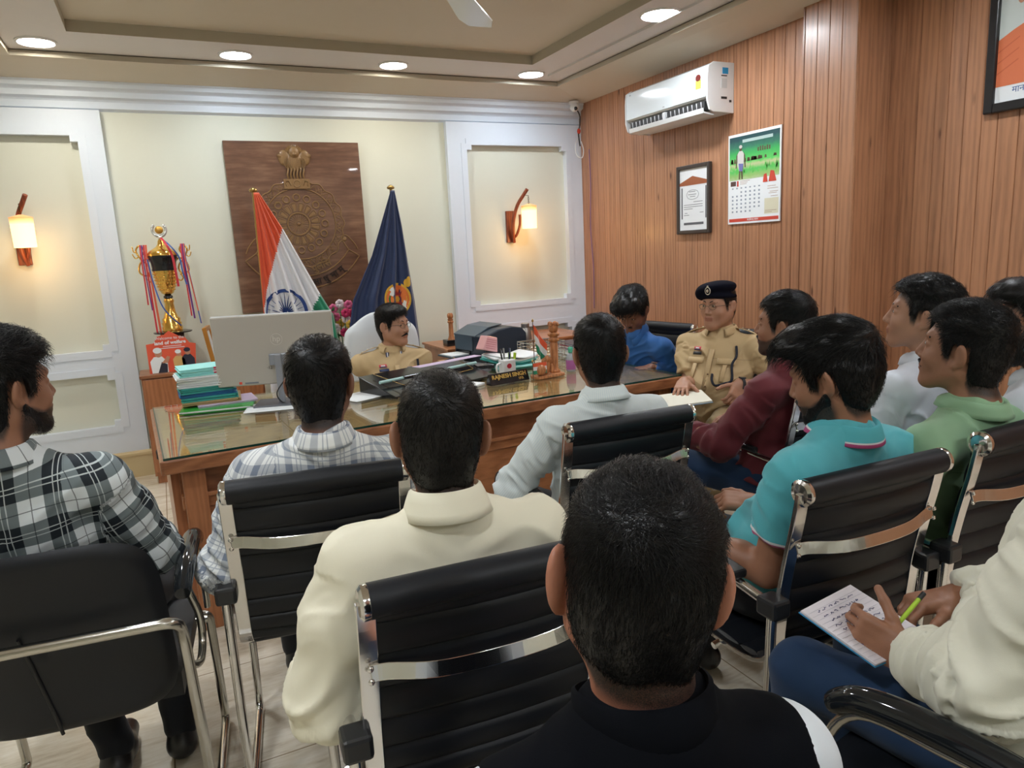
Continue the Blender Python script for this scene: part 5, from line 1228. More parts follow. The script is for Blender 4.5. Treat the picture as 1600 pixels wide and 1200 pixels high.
# ================================================================= bodies
def basis(yaw, pitch=0, roll=0):
    """columns right, forward, up; yaw>0 turns towards +x, pitch>0 looks up, roll>0 tips to the right"""
    y, p, r = (math.radians(a) for a in (yaw, pitch, roll))
    f = V(math.sin(y) * math.cos(p), math.cos(y) * math.cos(p), math.sin(p)); rt = V(math.cos(y), -math.sin(y), 0.)
    up = np.cross(rt, f)
    r2 = math.cos(r) * rt - math.sin(r) * up; u2 = math.cos(r) * up + math.sin(r) * rt
    return np.stack([r2, f, u2], 1)
def rotm(axis, ang):
    a = V(axis) / np.linalg.norm(axis); K = np.array([[0, -a[2], a[1]], [a[2], 0, -a[0]], [-a[1], a[0], 0]])
    return np.eye(3) + math.sin(ang) * K + (1 - math.cos(ang)) * K @ K
def head_prims(c, R, face=1, ear=1, chub=0):
    L = lambda x, y, z: c + R @ V(x, y, z)
    q = [ell(L(0, -.012, .035), (.074, .096, .086), R, .02), ell(L(0, -.035, -.02), (.062, .062, .06), R, .03),
         ell(L(0, .026, -.022), (.061 + chub, .064, .085), R, .03)]
    for s in (-1, 1):
        q.append(cone(L(s * .050, -.005, -.05), L(s * .012, .062, -.098), .022 + chub, .019 + chub, .028))
        q.append(ell(L(s * .034, .058, -.03), (.024 + chub, .026, .027), R, .02))
    q.append(ell(L(0, .071, -.099), (.021, .018, .017), R, .015))
    q.append(cone(L(-.034, .078, .03), L(.034, .078, .03), .011, .011, .016))
    q.append(cone(L(0, .085, .018), L(0, .1035, -.026), .008, .0115, .012)); q.append(ell(L(0, .066, -.060), (.030, .027, .026), R, .02))
    for s in (-1, 1): q.append(ell(L(s * .0125, .0935, -.032), (.0085, .0105, .0078), R, .005))
    for s in (-1, 1): q.append(ell(L(s * .031, .1, .009), (.019, .0185, .0125), R, .010, 's'))
    for s in (-1, 1): q.append(ell(L(s * .031, .0745, .008), (.0165, .0125, .0115), R, .003))
    q.append(ell(L(0, .0865, -.057), (.025, .0115, .0055), R, .004)); q.append(ell(L(0, .085, -.068), (.021, .0115, .0065), R, .004))
    q.append(cone(L(-.024, .0985, -.0625), L(.024, .0985, -.0625), .002, .002, .003, 's'))
    for s in (-1, 1):
        Re = R @ rotm((0, 0, 1), s * .62) @ rotm((0, 1, 0), s * .16)
        q.append(ell(L(s * .085, -.014, -.002), (.0085 * ear, .019 * ear, .033 * ear), Re, .006))
        q.append(ell(L(s * .077, -.003, -.031), (.007, .009, .011), Re, .008))
        q.append(ell(L(s * .093, -.005, .002), (.0065, .0115, .020), Re, .004, 's'))
    return q
def hand_prims(w, d, n, side, curl=(.4, .45, .5, .55), thumb=.6, spread=.06, s=1.0, tcurl=.3):
    """w wrist; d towards the fingers; n palm normal (fingers curl towards it); side: unit towards the thumb"""
    d = V(d) / np.linalg.norm(d); n = V(n) - d * (V(n) @ d); n /= np.linalg.norm(n); t = np.cross(d, n)
    if t @ V(side) < 0: t = -t
    R = np.stack([t, d, n], 1); q = []
    q.append(rbx(w + d * .05 * s, (.038 * s, .046 * s, .0135 * s), R, .012, .014))
    q.append(cone(w - d * .01, w + d * .03 * s, .026, .024, .015, flat=(n, .75)))
    q.append(ell(w + d * .035 * s + t * .022 * s + n * .008, (.017, .028, .014), R, .012))
    offs = (.029, .0098, -.0095, -.028); lens = (.072, .08, .074, .058)
    for i in range(4):
        p = w + d * (.09 - .004 * (i == 3) - .002 * (i == 0)) * s + t * offs[i] * s
        fd = d + t * spread * (1.5 - i); fd /= np.linalg.norm(fd); c = curl[i]
        ax = np.cross(fd, n); r = .0088 - .0006 * (i == 3)
        q.append(cone(w + d * .06 * s + t * offs[i] * s * .9 - n * .003, p, .009, r, .008))
        for j, (fr, ca) in enumerate(((.44, .8), (.31, 1.1), (.25, .7))):
            fd = rotm(ax, c * ca) @ fd; e = p + fd * lens[i] * fr * s
            q.append(cone(p, e, r, r * .92, .0025)); p = e; r *= .92
    td = d * math.cos(thumb + .3) + t * math.sin(thumb + .3) + n * .25; td /= np.linalg.norm(td)
    p = w + d * .018 * s + t * .022 * s; r = .0125
    for j, l in enumerate((.042, .034, .028)):
        e = p + td * l * s; q.append(cone(p, e, r, r * .88, .006)); p = e; r *= .88
        td = td - t * tcurl * (.6 if j == 0 else .8) + n * .1; td /= np.linalg.norm(td)
    return q
def strands(c, R, vs, q, N, length, width, whorl, style, seed, lift=.003, top_len=1.0, cmin=.0):
    rng = np.random.default_rng(seed); a = vs[q[:, 2]] - vs[q[:, 0]]; b = vs[q[:, 3]] - vs[q[:, 1]]
    ar = np.linalg.norm(np.cross(a, b), axis=1); idx = rng.choice(len(q), N, p=ar / ar.sum())
    P = vs[q[idx]].mean(1) + rng.normal(0, .0015, (N, 3)); L = (P - c) @ R; cc = V(0, -.012, .03)
    keep = np.einsum('ij,ij->i', vnormals(vs, q)[q[idx, 0]], (P - c)) > 0; L = L[keep]; N = len(L)
    W = V(whorl); rad = V(.085, .11, .1)
    M_ = 6; pts = []; p = L.copy(); k0 = np.linalg.norm((p - cc) / rad, axis=1)
    topf = np.clip((L[:, 2] - .01) / .08, 0, 1)
    ln = length * (.35 + .65 * topf * top_len) * rng.uniform(.6, 1.25, N)
    ln = np.where(L[:, 2] < -.03, ln * .5, ln)
    jit = rng.normal(0, .28, (N, 3))
    for i in range(M_):
        pts.append(p.copy())
        n = (p - cc) / rad ** 2; n /= np.linalg.norm(n, axis=1)[:, None]
        r = p - W; rl = np.linalg.norm(r, axis=1)[:, None]
        sw = np.cross(n, r / (rl + 1e-6)) * np.exp(-(rl / .05) ** 2) * .9
        tf = topf[:, None]
        d = r / (rl + 1e-6) * (1 - .5 * tf) + sw + V(style) * tf * .9 + V(0, -.1, -.9) * (1 - tf) + jit
        d -= n * (d * n).sum(1)[:, None]; d /= np.linalg.norm(d, axis=1)[:, None]
        p = p + d * (ln / (M_ - 1))[:, None]
        k = np.linalg.norm((p - cc) / rad, axis=1)
        tgt = k0 * (1 + (lift * (i + 1) / M_) / .1 * rng.uniform(.2, 1.4, N))
        p = cc + (p - cc) * (tgt / k)[:, None]
    P = np.stack(pts, 1) @ R.T + c          # N,M,3
    T = np.gradient(P, axis=1); T /= np.linalg.norm(T, axis=2)[..., None]
    Nn = P - (c + R @ cc); Nn /= np.linalg.norm(Nn, axis=2)[..., None]
    B = np.cross(T, Nn); B /= np.linalg.norm(B, axis=2)[..., None]; Nn = np.cross(B, T)
    w = width * np.array([1, 1, .95, .8, .55, .12])[None, :, None]
    vv = np.stack([P + B * w, P + Nn * w * .9, P - B * w], 2)      # N,M,3,3
    base = (np.arange(N) * M_ * 3)[:, None, None]
    i = np.arange(M_ - 1)[None, :, None] * 3; j = np.arange(3)[None, None, :]; j2 = (j + 1) % 3
    qq = np.stack([base + i + j, base + i + j2, base + i + 3 + j2, base + i + 3 + j], -1).reshape(-1, 4)
    return vv.reshape(-1, 3), qq
HLY = [-.13, -.05, -.036, -.030, .010, .016, .030, .042, .06, .1]
def make_person(label, head, hyaw=0, hpitch=0, hroll=0, byaw=0, lean=0, sw=.19, fat=1.0, skin='mid', hairm=None,
                h=.005, shirt_h=.007, elbows=None, wrists=None, hands=None, hand_kw=None, sleeve='long', shirt=None, shirt_name='shirt',
                trousers=None, knees=None, ankles=None, hair=None, collar=None, chub=0, cutf=.72, stub=0., wrink=1.0, neck=.165, pelvis=None,
                ear=1.0, shoes=True, nstr=1200, swid=.0011, seed=1, sleeve_r=1.0, body_extra=None, waist_cut=None, belly=1.0, eyes=False, tuck=True, shdrop=0.0, facehair=None, vest=None, beard=0):
    hc = V(head); R = basis(hyaw, hpitch, hroll); T = basis(byaw, 0); fwd, rt = T[:, 1], T[:, 0]; up0 = V(0., 0., 1.)
    nb = hc + R @ V(0, -.028, 0) * 1.0 - up0 * neck + fwd * (-.012)
    la = math.radians(lean); up = up0 * math.cos(la) - fwd * math.sin(la)       # lean>0 : reclining
    Sx = nb - up * .045 - fwd * .0
    shR = Sx + rt * (sw - .022) - up * (.030 + shdrop); shL = Sx - rt * (sw - .022) - up * (.030 + shdrop)
    if pelvis is None:
        l = max(.3, (Sx[2] - .555) / max(.5, math.cos(la))); pv = Sx - up * l
    else: pv = V(pelvis); up = (Sx - pv) / np.linalg.norm(Sx - pv); l = np.linalg.norm(Sx - pv)
    fw = np.cross(up, rt); fw /= np.linalg.norm(fw); TR = np.stack([rt, fw, up], 1)
    if np.linalg.det(TR) < 0: fw = -fw; TR = np.stack([rt, fw, up], 1)
    e = dict(R=shR + rt * .05 - up * .29 + fw * .03, L=shL - rt * .05 - up * .29 + fw * .03)
    for k_, v_ in (elbows or {}).items(): e[k_] = V(v_)
    w = dict(R=e['R'] + fw * .22 + up0 * .0 - rt * .05, L=e['L'] + fw * .22 + rt * .05)
    for k_, v_ in (wrists or {}).items(): w[k_] = V(v_)
    for k_, s_, ss in (('R', shR, 1), ('L', shL, -1)):     # keep the limb lengths human
        d = e[k_] - s_; n_ = np.linalg.norm(d); e[k_] = s_ + d / n_ * min(max(n_, .26), .31)
        d = w[k_] - e[k_]; n_ = np.linalg.norm(d); w[k_] = e[k_] + d / n_ * min(max(n_, .22), .27)
    root = empty('person', (pv[0], pv[1], 0), 0, label, 'person')
    # ---------------- body
    q = head_prims(hc, R, ear=ear, chub=chub)
    q += [cone(hc + R @ V(0, -.022, -.035), nb + up * .01, .054, .057, .03), cone(nb + up * .01, Sx, .057, .05, .02)]
    q += [cone(Sx - up * .08 + fw * .01, pv, .06, .08, .02), cone(shL, shR, .036, .036, .02)]
    for k_, s_ in (('R', shR), ('L', shL)):
        q += [cone(s_, e[k_], .048, .040, .02), cone(e[k_], e[k_] + (w[k_] - e[k_]) * .35, .041, .043, .02), cone(e[k_] + (w[k_] - e[k_]) * .35, w[k_], .043, .027, .02)]
    hk = hand_kw or {}
    for k_ in 'RL':
        if hands and k_ in hands:
            spec = hands[k_]; q += hand_prims(w[k_], spec[0], spec[1], spec[2], **(spec[3] if len(spec) > 3 else {}))
        else:
            d = w[k_] - e[k_]; sd = rt * (-1 if k_ == 'R' else 1)
            q += hand_prims(w[k_], d, -up0 if abs(d[2]) < .15 else sd, sd if abs(d[2]) < .15 else fw, s=.95)
    kn = {}; an = {}
    for k_, s_ in (('R', 1), ('L', -1)):
        kn[k_] = V(knees[k_]) if knees and k_ in knees else pv + rt * s_ * .14 + fwd * .42 - up0 * .05
        kn[k_][2] = min(kn[k_][2], .56)
        an[k_] = V(ankles[k_]) if ankles and k_ in ankles else V(kn[k_][0], kn[k_][1], .09) + fwd * .03
        hip = pv + rt * s_ * .09 - up0 * .0
        q += [cone(pv, hip, .08, .07, .03), cone(hip, kn[k_], .06, .045, .02), cone(kn[k_], an[k_], .045, .03, .02), cone(an[k_], an[k_] + fwd * .12 - up0 * .04, .03, .025, .02)]
    if body_extra: q += body_extra(locals())
    vs, qd = sculpt(q, h); vs = smooth_mesh(vs, qd, 1, .4)
    L = (vs - hc) @ R
    near = (L[:, 2] > -.17)
    def ss(x, a, b): t_ = np.clip((x - a) / (b - a), 0, 1); return t_ * t_ * (3 - 2 * t_)
    zl = np.interp(L[:, 1], HLY, [-.100, -.094, -.072, .026, .03, -.02, -.012, .04, .062, .075])
    st = ss(L[:, 2], zl - .022, zl + .004) * near * (L[:, 1] < .085) * (np.abs(L[:, 0]) < .0765)
    if stub:
        jz = np.interp(L[:, 1], [-.02, .02, .05, .1], [-.02, -.035, -.052, -.05])
        bd = ss(-L[:, 2], -jz, -jz + .012) * ss(L[:, 1], -.022, .0) * ss(L[:, 2], -.165, -.12)
        ch = ss(np.abs(L[:, 0]), .0, .03) * (L[:, 2] > -.055) * (L[:, 2] < -.04)
        bd = np.maximum(bd * (1 - .0 * ch), 0) * stub * near; st = np.maximum(st, bd)
    lipc = ((np.abs(L[:, 0]) < .024) & (L[:, 2] < -.052) & (L[:, 2] > -.074) & (L[:, 1] > .088)).astype(float)
    st = st * (1 - lipc)
    to_obj('body', vs, qd, SKIN[skin], root, {'stub': st, 'lip': lipc})
    if eyes:
        for s_ in (-1, 1):
            ec = hc + R @ V(s_ * .031, .0785, .0075); Me = Matrix(((*R[0], ec[0]), (*R[1], ec[1]), (*R[2], ec[2]), (0, 0, 0, 1)))
            mb = MB(); mb.sph((0, 0, 0), (.0112, .0100, .0050), 16, 10, Me, 0); mb.sph((eyes * .004, .0066, .0), (.0052, .0042, .0050), 12, 8, Me, 1)
            mb.build('eye', [M_EYEW, M_IRIS], root, smooth=180)
            mb = MB(); pth = [hc + R @ V(s_ * x_, y_, z_) for x_, y_, z_ in ((.012, .0905, .0275), (.024, .0895, .033), (.036, .084, .033), (.047, .074, .027))]
            mb.tube(spline(pth, 4), .0032, 6, taper=None); mb.build('eyebrow', HAIR, root, smooth=180)
    if beard:
        hcb, Rb = hc.astype(F32), R.astype(F32)
        def bf(X, d):
            Lx = (X - hcb) @ Rb; x_, y_, z_ = Lx[..., 0], Lx[..., 1], Lx[..., 2]
            jz_ = np.interp(y_, [-.02, .01, .035, .06, .075, .1], [-.015, -.03, -.055, -.062, -.080, -.080])
            m_ = np.minimum(np.minimum(jz_ - z_, y_ + .012 + .25 * np.maximum(-z_ - .06, 0)), z_ + .138)
            return smax(d - beard, (-m_ * .9).astype(F32), .005).astype(F32)
        bv, bq_ = sculpt([p_ for p_ in head_prims(hc, R, ear=.3, chub=chub)], .0035, bf, pad=.012)
        if len(bq_):
            rb = np.random.default_rng(seed + 50); bn = vnormals(bv, bq_); ix = rb.choice(len(bv), min(len(bv), 2600)); b0 = bv[ix]; nb_ = bn[ix]
            dd = nb_ * .5 + R @ V(0, .1, -.9) + rb.normal(0, .3, (len(ix), 3)); dd /= np.linalg.norm(dd, axis=1)[:, None]
            sd2 = np.cross(dd, nb_); sd2 /= np.linalg.norm(sd2, axis=1)[:, None] + 1e-9; tip = b0 + dd * rb.uniform(.003, .007, (len(ix), 1))
            vv_ = np.concatenate([b0 - sd2 * .0005, b0 + sd2 * .0005, tip + sd2 * .0001, tip - sd2 * .0001]); n_ = len(ix); ar_ = np.arange(n_)
            qq_ = np.stack([ar_, ar_ + n_, ar_ + 2 * n_, ar_ + 3 * n_], 1)
            to_obj('beard', np.concatenate([bv, vv_]), np.concatenate([bq_, qq_ + len(bv)]), HAIR, root)
    # ---------------- hair
    hr = dict(top=.020, side=.009, line=None, extra=(), len=.03, whorl=(.012, -.075, .095), style=(0, .7, 0), rough=.0)
    hr.update(hair or {})
    hp = [ell(hc + R @ V(0, -.012, .035), (.074, .096, .086), R, .02), ell(hc + R @ V(0, -.037, -.025), (.065, .064, .066), R, .03), ell(hc + R @ V(0, .022, .01), (.060, .064, .07), R, .03),
          cone(hc + R @ V(0, -.022, -.035), nb, .054, .057, .03)]
    for (x_, y_, z_), r_ in hr['extra']: hp.append(ell(hc + R @ V(x_, y_, z_), r_, R, .02))
    hl = hr['line'] or [-.092, -.086, -.066, .03, .032, -.014, -.006, .046, .066, .08]
    Rf = R.astype(F32); hcf = hc.astype(F32); tp, sd_ = hr['top'], hr['side']
    def hf(X, d):
        Lx = (X - hcf) @ Rf; z_ = Lx[..., 2]
        t_ = .001 + (sd_ - .001) * ss(z_, -.09, .02) + (tp - sd_) * ss(z_, .045, .105)
        if hr['rough']: t_ = t_ + hr['rough'] * vnoise(Lx * V(55, 30, 55), seed).astype(F32) * ss(z_, -.02, .05)
        zl_ = np.interp(Lx[..., 1], HLY, hl) + .006 * np.sin(Lx[..., 0] * 90)
        return smax(d - t_, (zl_ - z_).astype(F32), .010).astype(F32)
    hv, hq = sculpt(hp, max(.0035, h * .9), hf, pad=tp + .02); hv = smooth_mesh(hv, hq, 1, .4)
    sv, sq = strands(hc, R, hv, hq, nstr, hr['len'], swid, hr['whorl'], hr['style'], seed, lift=hr.get('lift', .003), top_len=hr.get('tl', 1.0))
    to_obj('hair', np.concatenate([hv, sv]), np.concatenate([hq, sq + len(hv)]), hairm or HAIR, root)
    # ---------------- shirt
    f2 = fat
    tp_ = [ell(Sx - up * .15 + fw * .008, (.168 * (sw / .19), .112 * f2, .185), TR, .05), ell(Sx - up * min(.36, l * .75) + fw * (.018 + .03 * (belly - 1)), (.152 * f2, .118 * f2 * belly, .17), TR, .06),
           ell(pv + up * .03, (.168 * f2, .128 * f2, .13), TR, .06), cone(shL, shR, .052, .052, .05),
           cone(nb - up * .014, shR - up * .0 - rt * .03, .052, .050, .04), cone(nb - up * .014, shL + rt * .03, .052, .050, .04), cone(nb - up * .002, Sx - up * .06, .066, .085, .04)]
    ap = {}
    sr = sleeve_r
    for k_, s_ in (('R', shR), ('L', shL)):
        ue = e[k_] - s_; ud = ue / np.linalg.norm(ue); fe = w[k_] - e[k_]; fd = fe / np.linalg.norm(fe)
        if sleeve == 'short':
            cp = s_ + ue * cutf; ap[k_] = [cone(s_, s_ + ue * .3, .054, .059 * sr, .05), cone(s_ + ue * .3, s_ + ue * .95, .059 * sr, .062 * sr, .03, cut=(cp, ud))]
        elif sleeve == 'rolled':
            cp = e[k_] + fe * .22; ap[k_] = [cone(s_, s_ + ue * .4, .054, .059 * sr, .05), cone(s_ + ue * .4, e[k_], .059 * sr, .053 * sr, .03), cone(e[k_], e[k_] + fe * .4, .054 * sr, .052 * sr, .03, cut=(cp, fd))]
        elif sleeve == 'none': ap[k_] = []
        else:
            cp = w[k_] - fd * .012; ap[k_] = [cone(s_, s_ + ue * .4, .054, .059 * sr, .05), cone(s_ + ue * .4, e[k_], .059 * sr, .053 * sr, .03), cone(e[k_], e[k_] + fe * .6, .054 * sr, .044 * sr, .03), cone(e[k_] + fe * .6, w[k_] + fd * .02, .044 * sr, .036 * sr, .02, cut=(cp, fd))]
    prims = tp_ + ap['R'] + ap['L']
    vs, qd = sculpt(prims, shirt_h)
    ax_arm = {}
    def arm_uv(P):
        out = np.zeros((len(P), 3)); dt = field(tp_[:4], P.astype(F32), P.min(0), P.max(0))
        Lp = (P - Sx) @ TR; out[:, 0] = Lp[:, 0]; out[:, 1] = Lp[:, 2]
        # distance round the torso instead of plain width, so the pattern does not smear at the flanks
        out[:, 0] = np.where(np.abs(Lp[:, 0]) > .12, np.sign(Lp[:, 0]) * (.12 + np.abs(np.abs(Lp[:, 0]) - .12) + .0), Lp[:, 0])
        out[:, 0] += np.where(np.abs(Lp[:, 0]) > .13, np.sign(Lp[:, 0]) * np.abs(Lp[:, 1] + .1) * .6, 0)
        for k_, s_, sg in (('R', shR, 1), ('L', shL, -1)):
            if not ap[k_]: continue
            da = np.min([ev(p_, P.astype(F32)) for p_ in ap[k_]], 0)
            m = da < dt - .004
            ue = e[k_] - s_; lu = np.linalg.norm(ue); ud = ue / lu; fe = w[k_] - e[k_]; lf = np.linalg.norm(fe); fd = fe / lf
            t1 = (P - s_) @ ud; t2 = (P - e[k_]) @ fd
            m = m & (t1 > .012)
            d1 = np.linalg.norm(P - s_ - np.clip(t1, 0, lu)[:, None] * ud, axis=1); d2 = np.linalg.norm(P - e[k_] - np.clip(t2, 0, lf)[:, None] * fd, axis=1)
            fore = d2 < d1; along = np.where(fore, lu + t2, np.minimum(t1, lu))
            a = np.where(fore[:, None], P - e[k_] - t2[:, None] * fd, P - s_ - t1[:, None] * ud)
            n1 = -fw; n1 = n1 - ud * (n1 @ ud); n1 /= np.linalg.norm(n1); n2 = np.cross(ud, n1)
            ang = np.arctan2(a @ n2, a @ n1)
            wq = np.clip(t1 / .08, 0, 1); al2 = np.where(fore, lu + t2, t1); out[m, 0] = (wq * ang * .058 + (1 - wq) * (a @ n2))[m]; out[m, 1] = -al2[m]; out[m, 2] = sg * (1 + .5 * fore[m]); 
        return out
    uv = arm_uv(vs); N = vnormals(vs, qd)
    # folds
    Lp = (vs - Sx) @ TR; arm = uv[:, 2] != 0
    wv = vnoise(Lp * V(5, 5, 5), seed) * .9
    P1 = np.stack([Lp[:, 0] * 5 + Lp[:, 2] * 4.5 * np.sign(Lp[:, 0]) + wv, Lp[:, 2] * 12 - np.abs(Lp[:, 0]) * 9 + wv * 1.6, Lp[:, 1] * 4], 1)
    f1 = 1 - np.abs(vnoise(P1, seed + 1)) * 2; f1b = vnoise(P1 * 2.3, seed + 2)
    low = ss(-Lp[:, 2], .12, .34)
    dt_ = (np.clip(f1, -.2, 1) ** 2 * .020 + f1b * .004) * (.45 + .9 * low)
    along = -uv[:, 1]; ang = uv[:, 0] / .058
    Pa = np.stack([along * 30 + np.sin(ang + seed) * 1.1 + wv * 2, np.cos(ang) * .9, np.sin(ang) * .9], 1)
    f2_ = 1 - np.abs(vnoise(Pa, seed + 3)) * 2
    eb = np.exp(-((along - .29) / .09) ** 2); da_ = np.clip(f2_, -.3, 1) * (.0075 + .010 * eb) + vnoise(Pa * 2.1, seed + 4) * .0015
    disp = np.where(arm, da_, dt_) * wrink
    vs = smooth_mesh(vs + N * disp[:, None], qd, 1, .5)
    if tuck is not True: pass
    smt = shirt if shirt is not None else cloth('plain_white_shirt', rgb(226, 230, 232))
    sh = to_obj(shirt_name, vs, qd, smt, root, {'cuv': uv}); sh0 = sh
    if vest is not None:
        def vf(X, d): return smax(d - .014, np.abs((X - Sx.astype(F32)) @ rt.astype(F32)) - F32(sw - .012), .008).astype(F32)
        v3, q3 = sculpt(tp_, shirt_h, vf, pad=.03); N3 = vnormals(v3, q3); L3 = (v3 - Sx) @ TR
        f3 = 1 - np.abs(vnoise(np.stack([L3[:, 0] * 6, L3[:, 2] * 9 - np.abs(L3[:, 0]) * 7, L3[:, 1] * 5], 1), seed + 20)) * 2
        v3 = smooth_mesh(v3 + N3 * (np.clip(f3, -.2, 1) ** 2 * .006)[:, None], q3, 1)
        u3 = np.stack([L3[:, 0], L3[:, 2], L3[:, 1] * 0], 1)
        sh = to_obj('waistcoat', v3, q3, vest, root, {'cuv': u3}); smt = vest
    # ---------------- collar
    cl = dict(kind='shirt', h=.034, r=.0605, mat=smt, open=22, drop=.05, ry=1.06, tilt=14); cl.update(collar or {})
    ax = rotm(rt, -math.radians(cl['tilt'])) @ up; cr_ = rt; cf = np.cross(ax, cr_); cc_ = nb + up * .012 + fw * .006
    if cl['kind'] != 'none':
        mb = MB(); o_ = math.radians(cl['open']); nu = 48
        if cl['kind'] == 'shirt': prof = lambda k_: [(-.006, -.018, 0), (-.002, .0, 0), (0, .6, 1), (.002, .93, 1), (.006, 1.0, 1), (.010, .93, 1), (.0165, .55, 1), (.0235, .08, 1), (.029, -.30 - 1.15 * k_, 1)]
        else: prof = lambda k_: [(-.005, -.018, 0), (0, .0, 0), (0, .4, 1), (.001, .8, 1), (.0035, 1., 1), (.007, .95, 1), (.009, .5, 1), (.013, -.1, 1)]
        npf = len(prof(0))
        def fn(a, b):
            th = -PI / 2 + o_ + 1e-6 + (2 * PI - 2 * o_) * a; th += PI     # start/end at the front
            th = PI / 2 + o_ + (2 * PI - 2 * o_) * a
            fr = max(0, math.sin(th)) ** 3; jj = b * (npf - 1); i_ = min(int(jj + 1e-6), npf - 1)
            pr = prof(fr * .9); dr, hh, fl = pr[i_]
            H = cl['h'] * (1 - .42 * max(0, math.sin(th)) ** 1.5)
            z_ = hh * H if fl else hh
            r_ = cl['r'] + dr + (.004 * fr if dr > .01 else 0)
            return cc_ + cr_ * (r_ * math.cos(th)) + cf * (r_ * cl['ry'] * math.sin(th)) + ax * z_
        mb.grid(fn, nu, npf)
        co = mb.build('collar', [cl['mat']], sh, smooth=60, solid=.0022)
        me = co.data; at = me.attributes.new('cuv', 'FLOAT_VECTOR', 'POINT')
        arr = []
        for i_ in range(nu):
            for j_ in range(npf): arr += [i_ / nu * .40 + .013, -.02 - j_ * .006, 2]
        at.data.foreach_set('vector', arr)
    # ---------------- trousers and shoes
    if trousers is not None:
        tq = [ell(pv - up0 * .0, (.165 * f2, .125 * f2, .115), TR, .05)]
        for k_, s_ in (('R', 1), ('L', -1)):
            hip = pv + rt * s_ * .09 - up0 * .01
            tq += [cone(hip, kn[k_], .088, .065, .04), cone(kn[k_], an[k_], .064, .048, .03, cut=(an[k_] + V(0, 0, -.02), V(0, 0, -1.)))]
        vs, qd = sculpt(tq, .009); N = vnormals(vs, qd)
        Lq = vs - pv; f_ = 1 - np.abs(vnoise(Lq * V(16, 9, 14), seed + 9)) * 2
        vs = smooth_mesh(vs + N * (np.clip(f_, -.2, 1) * .005)[:, None], qd, 1)
        uvt = np.stack([Lq @ rt, Lq @ fwd, np.ones(len(Lq))], 1)
        to_obj('trousers', vs, qd, trousers, root, {'cuv': uvt})
        if shoes:
            for k_ in 'RL':
                a_ = an[k_]; t0 = V(a_[0], a_[1], .045) - fwd * .03; t1 = t0 + fwd * .19
                sp = [cone(t0, t0 + fwd * .08 - up0 * .0, .040, .042, .03), cone(t0 + fwd * .08, t1 - up0 * .008, .042, .034, .03), cone(V(a_[0], a_[1], .09), t0, .038, .04, .02)]
                zc = .0
                v2, q2 = sculpt(sp, .008, fn=lambda X, d: smax(d, (zc + .004 - X[..., 2]).astype(F32), .006))
                to_obj('shoe', v2, q2, LEATHER, root)
    ctx = dict(root=root, hc=hc, R=R, Sx=Sx, TR=TR, up=up, fw=fw, rt=rt, nb=nb, e=e, w=w, shR=shR, shL=shL, pv=pv, shirt=sh0, fwd=fwd, up0=up0)
    return ctx
def surf(ctx, r, u, back=False):
    """point and normal on the shirt front at torso coordinates (right r, up u from the shoulder line)"""
    if '_a' not in ctx:
        me = ctx['shirt'].data; n = len(me.vertices); a = np.zeros(n * 3, F32); me.vertices.foreach_get('co', a); ctx['_a'] = a.reshape(-1, 3) + np.array(ctx['root'].location)
    a = ctx['_a']
    L = (a - ctx['Sx']) @ ctx['TR']; d = (L[:, 0] - r) ** 2 + (L[:, 2] - u) ** 2
    m = d < .02 ** 2; y = L[:, 1] * (-1 if back else 1); k = np.where(m)[0][np.argmax(y[m])]
    nn = ctx['fw'] * (1 if not back else -1)
    return a[k], nn
